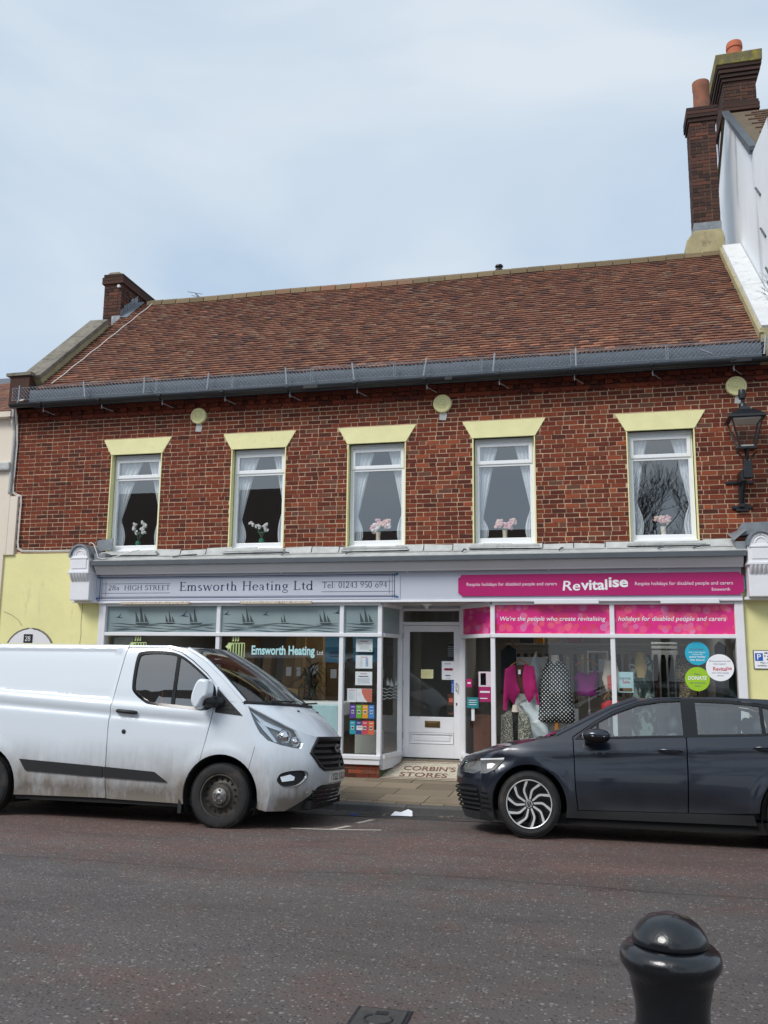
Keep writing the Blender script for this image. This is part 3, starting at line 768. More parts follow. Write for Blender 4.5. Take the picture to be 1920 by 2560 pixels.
def stack(name, x0, x1, y0, y1, z0, z1, mat='brick_dark', caps=(), taper=0):
    """brick chimney stack; every course's bricks are real, joined per stack"""
    core = MB(); core.box(x0+.012, x1-.012, y0+.012, y1-.012, z0, z1); root = core.build(name, 'mortar_dark', BLD if name == "chimney" else RB)
    m = MB(); z = z0; k = 0
    faces = [('f', x0, x1, y0), ('b', x0, x1, y1), ('l', y0, y1, x0), ('r', y0, y1, x1)]
    while z < z1-.02:
        for (t, a, b, c) in faces:
            u = a; kk = k
            while u < b-.02:
                L_ = ST if kk % 2 else HD; v = min(u+L_, b); v = b if b-v < .05 else v; r = R.random()
                if t == 'f': m.box(u, v, c-R.uniform(0, .004), c+.04, z, z+CO-JN, 0, r, j=.002)
                if t == 'b': m.box(u, v, c-.04, c, z, z+CO-JN, 0, r)
                if t == 'l': m.box(c-R.uniform(0, .004), c+.04, u+.001, v-.001, z, z+CO-JN, 0, r, j=.002)
                if t == 'r': m.box(c-.04, c+R.uniform(0, .004), u+.001, v-.001, z, z+CO-JN, 0, r, j=.002)
                u = v+JN; kk += 1
        z += CO; k += 1
    for (o, za, zb) in caps:
        zz = za
        while zz < zb-.01:
            hh = min(CO, zb-zz)
            m.box(x0-o, x1+o, y0-o, y1+o, zz+.004, zz+hh-.004, 0, R.random()*.6, j=.004); zz += CO
    m.build('brick_courses', mat, root, kind='stuff'); return root
c1 = stack('chimney', -10.22, -9.80, 2.42, 3.95, 8.3, 9.9, caps=((.045, 9.9, 10.06), (.02, 10.06, 10.13)))
m = MB().prism([(-10.2, 10.13), (-9.82, 10.13), (-9.9, 10.19), (-10.12, 10.19)], 'y', 2.44, 3.93); m.build('flaunching', 'mortar_dark', c1)
MB().lathe([(0, -.05), (.035, -.05), (.035, 0)], (-9.86, 2.42, 9.83), 'y', 14).build('flue_cap', 'stone_white', c1)
fl = MB()
v0 = on_roof(-9.80, 2.95, .02)
m = MB(); m.add([on_roof(-10.0, 2.78, .045), on_roof(-9.77, 2.78, .045), on_roof(-9.77, 3.08, .05), on_roof(-10.0, 3.08, .05)], [(0, 1, 2, 3)])
m.build('lead_flashing', 'lead', c1); m = MB(); m.add([(-10.0, 2.405, 8.95), (-9.79, 2.405, 8.95), (-9.79, 2.405, 9.16), (-10.0, 2.405, 9.16)], [(0, 1, 2, 3)]); m.build('lead_flashing', 'lead', c1); m = MB()
k = 0; y = 2.41
while y < 3.1:
    s = (y-EY)/PD.y; p = on_roof(-9.785, s, .03); q = on_roof(-9.785, s+.2, .03)
    m.add([p, q, (-9.785, q.y, q.z+.17), (-9.785, p.y, p.z+.17+(.05 if k % 2 else 0))], [(0, 1, 2, 3)])
    a = on_roof(-9.79, s, .045); b = on_roof(-9.62, s, .03); c = on_roof(-9.62, s+.2, .03); d = on_roof(-9.79, s+.2, .045); m.add([a, b, c, d], [(0, 1, 2, 3)])
    y += .14; k += 1
m.build('lead_flashing', 'lead', c1)
# slim tall chimney at the right gable with a tapered base
c2 = stack('chimney', 2.18, 2.66, 3.0, 3.5, 10.05, 12.45, caps=((.03, 12.45, 12.53), (.055, 12.53, 12.75)))
MB().lathe([(0, 12.75), (.165, 12.75), (.155, 13.25), (.165, 13.27), (.168, 13.43), (.14, 13.44), (.13, 13.2)], (2.46, 3.22, 0), 'z', 24).build('chimney_pot', 'terracotta_old', c2, smooth=40)
m = MB(); m.prism([(1.98, 9.6), (2.72, 9.6), (2.72, 9.95), (2.67, 10.13), (2.17, 10.13), (2.02, 9.95)], 'y', 2.95, 3.6); m.build('chimney_base', 'old_render', c2, bevel=.02)
MB().box(2.165, 2.675, 2.985, 3.52, 10.13, 10.3).build('lead_flashing', 'lead', c2)
coping(2.60, 2.66, .05, SL-.05, -.3, .13, 'old_render', 'gable_parapet')
coping(2.64, 2.97, .14, 2.02, .05, .20, 'stone_white', 'coping_stone'); coping(2.64, 2.97, 2.03, SL-.15, .05, .20, 'stone_white', 'coping_stone')
MB().box(2.62, 2.95, -.3, .2, 6.34, 6.86).build('kneeler', 'old_render', BLD)
# ridge vent, TV aerial (things of their own)
vt = thing('roof_vent', 'small black ribbed vent terminal on the ridge', 'vent', (-1.64, RY, RZ))
MB().lathe([(0, 9.98), (.075, 9.975), (.085, 9.94), (.045, 9.92), (.045, 9.895), (.08, 9.88), (.08, 9.85), (.05, 9.83), (.05, 9.70), (.055, 9.6)], (-1.64, RY, -.14), 'z', 20).build('cowl', 'gutter_black', vt, smooth=40)
an = thing('tv_aerial', 'thin metal television aerial behind the ridge beside the left chimney', 'aerial', (-8.7, RY+1.2, 9.6))
m = MB(); m.tube([(-8.75, RY+1.2, 8.6), (-8.75, RY+1.2, 10.25)], .018, 6); m.build('mast', 'galv', an)
m = MB(); m.tube([(-8.9, RY+1.05, 10.33), (-8.62, RY+1.35, 10.05)], .014, 6)
for k in range(5):
    t = k/4; x = lerp(-8.9, -8.62, t); y = lerp(RY+1.05, RY+1.35, t); z = lerp(10.33, 10.05, t); m.tube([(x-.14, y-.1, z), (x+.14, y+.1, z)], .008, 5)
m.build('antenna_rods', 'galv', an)
# cables
cb = MB(); pth = [on_roof(lerp(-9.33, -9.52, t), lerp(SL+.03, .1, t), .045+.02*math.sin(t*40)*.3) for t in [i/40 for i in range(41)]]
cb.tube(pth, .008, 5); tag(cb.build('roof_cable', 'wire_white'), 'thin white cable running slantwise down the roof tiles', 'cable')
cb = MB(); P = [(-9.95, -.42, 6.42), (-10.08, -.40, 6.41), (-10.2, -.3, 6.3), (-10.28, -.1, 6.05), (-10.30, -.03, 5.7), (-10.31, -.03, 4.9), (-10.3, -.03, 4.78), (-10.22, -.03, 4.74), (-10.13, -.03, 4.71), (-10.12, -.03, 4.6), (-10.12, -.03, 3.85), (-10.1, -.03, 3.74), (-10.02, -.03, 3.70), (-9.5, -.03, 3.685), (-8.85, -.03, 3.69)]
Q = []
for i in range(len(P)-1):
    for k in range(4): Q.append(Vector(P[i]).lerp(Vector(P[i+1]), k/4))
Q.append(Vector(P[-1]))
for off in (0, .022): cb.tube([q+Vector((off, -off*.3, off*.7)) for q in Q], .0085, 5)
tag(cb.build('wall_cable', 'wire_white'), 'pair of white cables following the left edge of the brick front', 'cable')
# ================================================================== shopfronts
for nm, c, ro in (('navy', S(28, 36, 92), .5), ('ink', S(52, 56, 92), .5), ('blue_mark', S(32, 98, 152), .5), ('magenta', S(176, 18, 104), .4), ('pink_white', S(236, 214, 228), .5), ('white_print', S(240, 240, 244), .5), ('black_print', S(20, 20, 24), .5), ('cyan_print', S(40, 170, 200), .45), ('lime_print', S(156, 200, 40), .45), ('p_blue', S(26, 92, 178), .45), ('grey_print', S(110, 118, 128), .5), ('teal', S(60, 120, 126), .5), ('red_print', S(198, 44, 84), .5), ('paper', S(226, 228, 234), .6), ('note_yellow', S(226, 222, 168), .6), ('ice', S(176, 220, 224), .5), ('lime_soft', S(206, 224, 160), .5), ('salmon', S(206, 112, 92), .6), ('etch_dark', S(58, 70, 74), .6), ('etch_navy', S(34, 56, 82), .6), ('etch_pale', S(196, 206, 206), .7)):
    simple(nm, c, ro, var=.04)
def frosted():
    t = NT('frosted'); t.set(rough=.28, spec=.6)
    n = t.noise(1.2, 3, .5); sx = t.n('SeparateXYZ'); t.l(t.pos(), sx.inputs[0])
    t.col(t.ramp(n, [(.3, S(126, 144, 148)), (.7, S(148, 162, 164))]))
frosted()
def bubbles():
    t = NT('bubbles'); t.set(rough=.35)
    c = t.mix(S(206, 44, 112), S(226, 40, 142), t.noise(2.2, 2, .5))
    for sc, rr, seed, cols in ((5.4, .44, 0, [(0, S(222, 52, 150)), (.5, S(232, 74, 128)), (1, S(206, 44, 118))]), (6.6, .36, 3.7, [(0, S(236, 112, 128)), (.45, S(230, 84, 120)), (.75, S(206, 130, 180)), (1, S(188, 36, 72))]), (7.4, .29, 8.1, [(0, S(196, 40, 70)), (.5, S(232, 100, 112)), (1, S(206, 130, 184))])):
        mp = t.n('Mapping'); mp.inputs['Location'].default_value = (seed, 0, seed*.7); t.l(t.pos(), mp.inputs['Vector'])
        s2 = t.n('SeparateXYZ'); t.l(mp.outputs[0], s2.inputs[0]); cx = t.n('CombineXYZ'); t.l(s2.outputs['X'], cx.inputs['X']); t.l(s2.outputs['Z'], cx.inputs['Y'])
        v = t.n('TexVoronoi', voronoi_dimensions='2D', Scale=sc, Randomness=.85); t.l(cx.outputs[0], v.inputs['Vector'])
        sp = t.n('SeparateColor'); t.l(v.outputs['Color'], sp.inputs[0])
        f = t.math('MULTIPLY', t.math('LESS_THAN', v.outputs['Distance'], rr), t.math('GREATER_THAN', sp.outputs[1], .35))
        c = t.mix(c, t.ramp(sp.outputs[0], cols), t.math('MULTIPLY', f, .7))
    t.col(c)
bubbles()
glass_mat('glass_shop', (.95, .98, .97, 1), .02, 1.1)
glass_mat('glass_side', (.96, .98, .97, 1), .01, .45); glass_mat('glass_thin', (.96, .98, .97, 1), .02, 1.0)
SX0, SX1 = -8.35, 2.18
YG = -.02                                       # glazing plane
CL0, CL1 = -3.31, -3.17                         # left return: front corner x, door end x
CR0, CR1 = -1.51, -2.08
YD = .80
# cornice: lead top, dark edge, painted cove
m = MB()
prof = [(0.0, 3.60), (-.36, 3.475), (-.36, 3.45), (0.0, 3.45)]
m.prism(prof, 'x', SX0-.08, SX1+.06); COR = m.build('cornice', 'lead_pale', BLD)
MB().box(SX0-.06, SX1+.05, -.375, -.30, 3.385, 3.462).build('cornice_edge', 'slate_grey', COR)
m = MB(); cv_ = [(-.30, 3.39), (-.298, 3.37), (-.285, 3.345), (-.225, 3.262), (-.215, 3.24), (0, 3.24), (0, 3.39)]
m.prism(cv_, 'x', SX0-.02, SX1+.02); m.build('cornice_cove', 'grey_paint', COR)
for i in range(22):                             # wrinkled lead dressed up the brickwork
    m = MB()
    x = SX0+.05+i*.475; w = .46; zt = 3.665+R.uniform(-.015, .03)
    if any(a-.3 < x < b and False for a, b in WIN): continue
    m.add([(x, -.022, zt), (x+w, -.022, zt+R.uniform(-.02, .02)), (x+w, -.06, 3.59), (x, -.06, 3.59), (x+w, -.17, 3.55), (x, -.17, 3.55)], [(3, 2, 1, 0), (5, 4, 2, 3)])
    m.build('lead_flashing', 'lead_pale', COR)
m = MB(); m.box(SX0, SX1, -.11, .0, 2.775, 3.24); FAS = m.build('fascia', 'fascia_paint', BLD)
m = MB(); m.box(SX0, SX1, -.14, 0, 2.745, 2.78); m.box(SX0, CL0, -.075, .04, 2.70, 2.745); m.box(CR0, SX1, -.075, .04, 2.70, 2.745); m.build('fascia_rail', 'white_paint', FAS, bevel=.006)
for (a, b, mt) in ((-7.9, -6.62, 'rust_white'), (-5.71, -4.45, 'rust_white'), (-.85, .12, 'white_paint'), (1.02, 1.85, 'white_paint')):
    MB().box(a, b, -.16, -.06, 2.708 if mt[0] == 'w' else 2.728, 2.772).build('vent_strip', mt, FAS, bevel=.004)
for x in (-7.05, -5.0, -2.86, -.62, 1.02):
    m = MB().sphere((x, -.135, 3.245), .022, n=10, m=6); m.build('spot_lamp', 'white_upvc', FAS, smooth=180)
# consoles
def console(xc, base_x):
    w = .37; x0, x1 = xc-w/2, xc+w/2
    root = MB(); root.box(x0, x1, -.40, 0, 3.275, 3.56); root.box(x0+.0, x1, -.34, 0, 2.79, 3.275)
    R_ = root.build('console_bracket', 'white_paint', BLD, bevel=.012)
    m = MB(); m.box(x0-.02, x1+.02, -.43, -.02, 3.245, 3.285); m.box(x0+.045, x1-.045, -.412, -.39, 3.33, 3.49); m.box(x0+.02, x1-.02, -.42, -.38, 3.50, 3.525); m.build('console_panel', 'white_paint', R_, bevel=.006)
    # fluted S-curve
    n = 16
    prof = []
    for i in range(n+1):
        t = i/n; z = lerp(3.245, 2.80, t); y = -.41+.30*(smooth01(t*1.12-.04))+.025*math.sin(t*math.pi*2); prof.append((y, z))
    m = MB(); nf = 6
    def fn(u, v):
        y, z = prof[min(n, int(round(v*n)))]; q = (u*nf) % 1.0
        return (lerp(x0+.01, x1-.01, u), y-.022*math.sin(math.pi*q)-.002, z)
    m.grid(fn, nf*8, n, flip=True)
    for xx in (x0+.01, x1-.01): m.add([(xx, y, z) for y, z in prof]+[(xx, 0, 2.8), (xx, 0, 3.245)], [tuple(range(n+3))])
    m.build('fluting', 'white_paint', R_, smooth=60)
    m = MB().box(x0-.04, x1+.05, -.20, 0, 2.755, 2.795); m.build('console_foot', 'white_paint', R_, bevel=.005)
    # half-round pediment with lead roll over it
    m = MB().prism([(xc+.155*math.cos(rad(a)), 3.56+.16*math.sin(rad(a))) for a in range(0, 181, 12)], 'y', -.39, -.05); m.build('pediment', 'white_paint', R_)
    for rr in (.12, .08):
        m = MB().tube([(xc+rr*math.cos(rad(a)), -.392, 3.565+rr*math.sin(rad(a))) for a in range(0, 181, 12)], .011, 6); m.build('pediment_moulding', 'white_paint', R_)
    a_ = [(xc+.20*math.cos(rad(a)), 3.555+.205*math.sin(rad(a))) for a in range(-8, 189, 14)]; b_ = [(xc+.165*math.cos(rad(a)), 3.555+.17*math.sin(rad(a))) for a in range(188, -9, -14)]
    m = MB().prism(a_+b_, 'y', -.43, -.02); m.build('lead_roll', 'lead', R_)
    return R_
cl = console(-8.60, 0); cr = console(2.43, 0)
MB().prism([(-8.52, 3.66), (-8.22, 3.7), (-8.2, 3.9), (-8.5, 3.87)], 'y', -.03, -.01).build('lead_flashing', 'lead', cl)
m = MB(); m.prism([(2.1, 3.7), (2.6, 3.78), (2.75, 3.93), (2.25, 3.92)], 'y', -.03, -.012); m.build('lead_flashing', 'lead', cr); m = MB()
m.add([(2.02, -.1, 3.74), (2.28, -.03, 3.84), (2.26, -.38, 3.77), (2.08, -.32, 3.62)], [(0, 1, 2, 3)]); m.build('lead_flashing', 'lead', cr)
for (x0, x1) in ((SX0, -8.2), (2.12, SX1+.0)):   # stepped corners of the lead above the cornice ends
    MB().box(x0-.02, x1+.05, -.33, -.02, 3.47, 3.60).build('lead_box', 'lead', COR)
# scraps of wire and slipped lead lying on the cornice
for (x, l) in ((-6.9, .42), (-4.95, .12), (-3.85, .1), (-.45, .06), (-1.95, .06), (1.0, .2), (1.5, .25)):
    m = MB(); m.tube([(x, -.3, 3.52), (x+l*.5, -.27, 3.55+R.uniform(-.01, .02)), (x+l, -.24, 3.56)], .014, 5); m.build('lead_scrap', 'slate_grey', COR)
cb = MB(); P = [(-8.5, -.3, 3.77), (-8.45, -.33, 3.79), (-8.38, -.34, 3.76), (-8.31, -.36, 3.63), (-8.27, -.36, 3.52), (-8.2, -.37, 3.50), (-8.0, -.36, 3.51), (-7.85, -.34, 3.56), (-7.68, -.3, 3.62), (-7.55, -.25, 3.66)]
cb.tube(P, .008, 5); tag(cb.build('loose_cable', 'wire_white'), 'loose white cable trailing over the left console and cornice', 'cable')
# ------------------------------------------------------------------ glazing frames
FR = MB()
def post(x, w=.07, z0=.33, z1=2.72, y0=-.07, y1=.05, mb=None): (mb or FR).box(x-w/2, x+w/2, y0, y1, z0, z1)
root = MB(); root.box(SX0, SX0+.13, -.09, .06, .0, 2.745); SF1 = root.build('shopfront', 'white_paint', BLD, bevel=.008)
root = MB(); root.box(SX1-.115, SX1+.01, -.09, .06, .0, 2.745); SF2 = root.build('shopfront', 'white_paint', BLD, bevel=.008)
def bars(sf, parts):
    for nm, b in parts: MB().box(*b).build(nm, 'white_paint', sf, bevel=.007)
bars(SF1, [('mullion', (-6.155, -6.085, -.065, .04, .33, 2.71)), ('mullion', (-3.995, -3.925, -.065, .04, .33, 2.71)), ('corner_post', (CL0-.045, CL0+.025, -.065, .03, .33, 2.71)),
           ('transom', (SX0+.12, CL0+.03, -.085, .035, 2.195, 2.255)), ('sill', (SX0+.10, CL0+.03, -.12, .04, .285, .345)), ('plinth_board', (SX0+.10, CL0+.015, -.10, .03, .20, .288))])
bars(SF2, [('corner_post', (CR0-.03, CR0+.04, -.065, .03, .33, 2.71)), ('mullion', (.275, .345, -.065, .04, .33, 2.71)),
           ('transom', (CR0-.03, SX1-.1, -.085, .035, 2.195, 2.255)), ('sill', (CR0-.04, SX1-.1, -.12, .04, .285, .345)), ('plinth_board', (CR0-.02, SX1-.1, -.10, .03, .20, .288))])
def splay(sf, xa, xb, ya, yb, z0, z1, t0, t1, mat, nm):
    """bar or pane along the slanting return between the front corner and the door; t offsets across it"""
    a, b = Vector((xa, ya)), Vector((xb, yb)); d = (b-a).normalized(); n = Vector((d.y, -d.x))
    if (n.y > 0): n = -n
    m = MB(); q = [a+n*t0, b+n*t0, b+n*t1, a+n*t1]
    if abs(t1-t0) < 1e-6: m.quad((q[0].x, q[0].y, z0), (q[1].x, q[1].y, z0), (q[1].x, q[1].y, z1), (q[0].x, q[0].y, z1))
    else: m.prism([(p.x, p.y) for p in q], 'z', z0, z1)
    return m.build(nm, mat, sf, bevel=.005 if mat == 'white_paint' else 0)
for sf, xa, xb in ((SF1, CL0, CL1), (SF2, CR0, CR1)):
    splay(sf, xa, xb, -.0, YD-.05, 2.195, 2.255, .06, -.03, 'white_paint', 'transom'); splay(sf, xa, xb, .0, YD-.05, .285, .345, .08, -.03, 'white_paint', 'sill')
    splay(sf, xa, xb, .0, YD-.05, .12, .288, .055, -.03, 'white_paint', 'plinth_board'); splay(sf, xa, xb, .0, YD-.05, 2.68, 2.76, .06, -.03, 'white_paint', 'head_rail')
    splay(sf, xa, xb, -.01, YD-.06, .345, 2.195, 0, 0, 'glass_side' if sf is SF2 else 'glass_shop', 'pane')
splay(SF1, CL0, CL1, -.01, YD-.06, 2.255, 2.68, 0, 0, 'frosted', 'pane'); splay(SF2, CR0, CR1, -.01, YD-.06, 2.255, 2.68, 0, 0, 'bubbles', 'pane')
def pane(sf, a, b, z0, z1, mat): return MB().quad((a, YG, z0), (b, YG, z0), (b, YG, z1), (a, YG, z1)).build('pane', mat, sf)
e = [SX0+.13, -6.155, -6.085, -3.995, -3.925, CL0-.045]
for i in range(0, 6, 2):
    pane(SF1, e[i], e[i+1], .345, 2.195, 'glass_shop'); pane(SF1, e[i], e[i+1], 2.255, 2.70, 'frosted')
e = [CR0+.04, .275, .345, SX1-.115]
for i in range(0, 4, 2):
    pane(SF2, e[i], e[i+1], .345, 2.195, 'glass_shop'); pane(SF2, e[i], e[i+1], 2.255, 2.70, 'bubbles')
for sf, a, b in ((SF1, SX0, CL0), (SF2, CR0, SX1)):       # brick stallrisers
    m = MB(); m.box(a, b, -.045, .1, -.02, .2, 0, .5); s = m.build('stallriser', 'mortar_dark', sf); m = MB(); x = a; 
    for rw in range(3):
        x = a-(0 if rw % 2 else .1)
        while x < b: m.box(max(a, x), min(b, x+ST), -.058, .0, -.01+rw*.07, .05+rw*.07, 0, R.random(), j=.003); x += ST+JN
    m.build('brick_courses', 'brick', s, kind='stuff')
m = MB().prism([(CL0, -.03), (CL1+.02, YD-.03), (CL1-.2, YD), (CL0-.2, 0)], 'z', -.02, .14); m.build('stallriser', 'moss', SF1)
m = MB().prism([(CR0, -.03), (CR1-.02, YD-.03), (CR1+.2, YD), (CR0+.2, 0)], 'z', -.02, .14); m.build('stallriser', 'white_paint', SF2)
# ------------------------------------------------------------------ lobby and door
m = MB(); m.quad((CL0-.1, -.05, 2.76), (CL0-.1, YD, 2.76), (CR0+.1, YD, 2.76), (CR0+.1, -.05, 2.76)); m.box(CL1-.08, CR1+.08, YD+.02, YD+.1, 2.68, 2.80); m.build('lobby_ceiling', 'white_paint', BLD)
DX0, DX1, DZ0, DZ1 = -3.115, -2.155, .245, 2.41
m = MB()
for b in ((CL1-.03, DX0-.004, YD-.06, YD+.08, .1, 2.70), (DX1+.004, CR1+.03, YD-.06, YD+.08, .1, 2.70), (DX0-.02, DX1+.02, YD-.05, YD+.08, DZ1+.004, DZ1+.06), (DX0-.02, DX1+.02, YD-.04, YD+.08, 2.655, 2.70)): m.box(*b)
DF = m.build('door_frame', 'white_paint', BLD, bevel=.008)
MB().quad((DX0, YD+.02, DZ1+.06), (DX1, YD+.02, DZ1+.06), (DX1, YD+.02, 2.655), (DX0, YD+.02, 2.655)).build('fanlight', 'glass_shop', DF)
m = MB(); m.box(CL1-.05, CR1+.05, YD-.09, YD+.1, .05, .225); m.build('threshold', 'stone', BLD)
d = MB(); gx0, gx1, gz0, gz1 = -3.005, -2.25, .905, 2.305
d.box(DX0, gx0, YD, YD+.045, DZ0, DZ1); d.box(gx1, DX1, YD, YD+.045, DZ0, DZ1); d.box(gx0, gx1, YD, YD+.045, gz1, DZ1); d.box(gx0, gx1, YD+.012, YD+.045, DZ0, gz0); d.box(gx0, gx1, YD, YD+.02, DZ0, .46); d.box(gx0, gx1, YD, YD+.02, .65, gz0)
DOOR = d.build('shop_door', 'white_paint', BLD, bevel=.005)
m = MB(); a, b, c, e_ = gx0+.01, gx1-.01, .47, .64
for q in ((a, b, c, c+.018), (a, b, e_-.018, e_), (a, a+.018, c+.018, e_-.018), (b-.018, b, c+.018, e_-.018)): m.box(q[0], q[1], YD-.008, YD+.014, q[2], q[3])
m.box(a+.06, b-.06, YD+.002, YD+.015, c+.045, e_-.045); m.build('door_panel', 'white_paint', DOOR, bevel=.005)
MB().quad((gx0, YD+.025, gz0), (gx1, YD+.025, gz0), (gx1, YD+.025, gz1), (gx0, YD+.025, gz1)).build('pane', 'glass_shop', DOOR)
m = MB(); m.box(-2.737, -2.484, YD-.012, YD+.0, .735, .84); m.box(-2.70, -2.52, YD-.02, YD-.008, .755, .82); m.build('letter_plate', 'brass', DOOR, bevel=.004)
m = MB(); m.tube([(-2.205, YD-.01, 1.46), (-2.205, YD-.05, 1.45), (-2.205, YD-.06, 1.40), (-2.205, YD-.05, 1.35), (-2.205, YD-.01, 1.34)], .011, 8); m.build('pull_handle', 'galv', DOOR, smooth=60)
m = MB(); m.box(-2.215, -2.196, YD-.006, YD, 1.1, 1.14); m.build('keyhole', 'iron_black', DOOR)
for zz in (.55, 1.4, 2.2): MB().box(DX0-.012, DX0+.012, YD-.012, YD+.01, zz, zz+.09).build('hinge', 'galv', DOOR)
m = MB(); m.lathe([(0, 2.66), (.02, 2.66), (.03, 2.70), (.09, 2.735), (.11, 2.755)], (-2.62, .3, 0), 'z', 20); m.build('lobby_lamp', 'white_upvc', BLD, smooth=50)
# tiled lobby floor with the old shop name, sloping up to the door
def mosaic_mat():
    t = NT('mosaic'); t.set(rough=.6); v = t.n('TexVoronoi', Scale=55.0, Randomness=.35); t.l(t.pos(), v.inputs['Vector']); sp = t.n('SeparateColor'); t.l(v.outputs['Color'], sp.inputs[0])
    c = t.ramp(sp.outputs[0], [(0, S(196, 186, 166)), (1, S(218, 210, 192))]); e = t.ramp(v.outputs['Distance'], [(.42, (1, 1, 1, 1)), (.62, (.62, .6, .56, 1))]); t.col(t.mix(c, e, 1.0, 'MULTIPLY')); t.bump(v.outputs['Distance'], .2, .004)
mosaic_mat()
simple('tessera_brown', S(120, 82, 66), .6, var=.25, vs=60)
MZ = lambda y: lerp(.006, .215, smooth01((y+.02)/.78)*.25+.75*max(0, min(1, (y+.02)/.76)))
MX0 = lambda y: lerp(CL0-.28, CL1+.02, max(0, min(1, (y+.02)/.6))**.7); MX1 = lambda y: lerp(CR0-.42, CR1+.02, max(0, min(1, (y+.02)/.75)))
m = MB(); m.grid(lambda u, v: (lerp(MX0(lerp(-.06, .72, v)), MX1(lerp(-.06, .72, v)), u), lerp(-.06, .72, v), MZ(lerp(-.06, .72, v))), 10, 14)
m.quad((CR0-.05, -.06, -.01), (CR1-.1, .74, .1), (CR1-.1, .74, .1), (CR1-.1, -.06, -.01)) if False else None
MOS = m.build('lobby_floor', 'mosaic', BLD)
m = MB(); m.grid(lambda u, v: (lerp(CL0-.3, CR0+.1, u), lerp(-.02, .8, v), MZ(lerp(-.02, .8, v))-.012), 4, 8); m.build('lobby_screed', 'moss', BLD)
def on_mos(x, y, h=.004): return (x, y, MZ(y)+h)
m = MB()
for (o, w) in ((.05, .03), (.11, .012)):
    for i in range(20):
        ya, yb = lerp(-.06+o, .72-o, i/20), lerp(-.06+o, .72-o, (i+1)/20)
        for s_, F_ in ((1, MX0), (-1, MX1)):
            m.add([on_mos(F_(ya)+s_*o, ya), on_mos(F_(ya)+s_*(o+w), ya), on_mos(F_(yb)+s_*(o+w), yb), on_mos(F_(yb)+s_*o, yb)], [(0, 1, 2, 3)])
    for y in (-.06+o, .72-o):
        a, b = MX0(y)+o, MX1(y)-o
        for i in range(12): m.add([on_mos(lerp(a, b, i/12), y), on_mos(lerp(a, b, (i+1)/12), y), on_mos(lerp(a, b, (i+1)/12), y+w*.8), on_mos(lerp(a, b, i/12), y+w*.8)], [(0, 1, 2, 3)])
m.build('mosaic_border', 'tessera_brown', MOS)
m = MB()
put_text(m, "CORBIN'S", -3.0, -2.16, .31, 0, cap=.15, offset=.012, fn=lambda u, w: on_mos(u, w, .005))
put_text(m, "STORES", -3.02, -2.26, .08, 0, cap=.15, offset=.012, fn=lambda u, w: on_mos(u, w, .005))
m.build('mosaic_lettering', 'tessera_brown', MOS)
# ------------------------------------------------------------------ boats and waves etched on the left toplights
def decal(name, polys, mat, y=YG-.003):
    m = MB()
    for p in polys: m.add([(x, y, z) for x, z in p], [tuple(range(len(p)))])
    return m.build(name, mat, SF1)
def boat(x, z, s, masts=3, flip=1):
    P = [[(x-.16*s*flip, z), (x+.18*s*flip, z), (x+.12*s*flip, z-.04*s), (x-.1*s*flip, z-.04*s)]]
    for k in range(masts):
        o = (-.13+.1*k)*s; h = (.24, .36, .2)[k % 3]*s
        P.append([(x+(o-.03*s)*flip, z+h), (x+(o+.075*s)*flip, z+.012), (x+(o-.01*s)*flip, z+.012)])
    return [p if flip > 0 else p[::-1] for p in P]
for (x, s, n) in ((-7.55, .85, 3), (-7.02, .6, 3), (-6.55, .75, 2), (-5.6, .7, 3), (-4.95, .45, 2), (-4.25, .65, 3), (-3.55, .75, 3)): decal('boat_etching', boat(x, 2.42, s, n), 'etch_dark')
def wave(x0, x1, z, ph, a=.014, th=.007):
    n = int((x1-x0)/.04); top = []; bot = []
    for i in range(n+1):
        x = lerp(x0, x1, i/n); q = z+a*math.sin(x*6+ph); w = th*math.sin(math.pi*i/n)+.0012; top.append((x, q+w)); bot.append((x, q-w))
    return [[bot[i], bot[i+1], top[i+1], top[i]] for i in range(n)]
for (a, b) in ((SX0+.2, -6.18), (-6.05, -4.02), (-3.9, -3.4)):
    for k in range(4):
        x = a
        while x < b-.2:
            w = R.uniform(.35, .8); decal('wave_etching', wave(x, min(b, x+w), 2.395-.036*k, k*1.3), 'etch_dark'); x += w*R.uniform(.75, 1.1)
for (x, z, s) in ((-8.0, 2.53, 1), (-6.78, 2.56, 1.2), (-5.3, 2.57, .9), (-4.05, 2.6, 1.1), (-6.0, 2.58, 1.0)):
    decal('gull_etching', [[(x-.07*s, z-.03*s), (x, z), (x+.06*s, z+.06*s), (x+.015*s, z-.012*s)], [(x-.03*s, z-.02*s), (x+.015*s, z-.012*s), (x+.09*s, z-.03*s), (x, z-.03*s)]], 'etch_navy')
# ------------------------------------------------------------------ signs (things of their own)
sg = thing('shop_sign', 'pale lavender fascia sign with navy lettering of the heating shop', 'sign', (-5.7, -.12, 3.0))
m = MB(); m.box(-8.43, -2.98, -.122, -.108, 2.80, 3.228); m.build('sign_board', 'fascia_paint', sg)
m = MB(); yy = -.1245
def rect(mb, a, b, c, d, y=yy, mi=0): mb.quad((a, y, c), (b, y, c), (b, y, d), (a, y, d), mi)
for z_, t in ((3.196, .012), (3.176, .006), (2.838, .012), (2.858, .006)): rect(m, -8.37, -3.03, z_-t/2, z_+t/2)
for x_, t in ((-8.335, .010), (-8.30, .005), (-3.07, .010), (-3.105, .005)): rect(m, x_-t/2, x_+t/2, 2.81, 3.215)
for z_ in (3.085, 2.922): rect(m, -8.29, -7.0, z_-.003, z_+.003); rect(m, -4.3, -3.08, z_-.003, z_+.003)
for x_ in (-8.22, -3.155): rect(m, x_-.003, x_+.003, 2.88, 3.13)
m.build('border_lines', 'navy', sg)
m = MB()
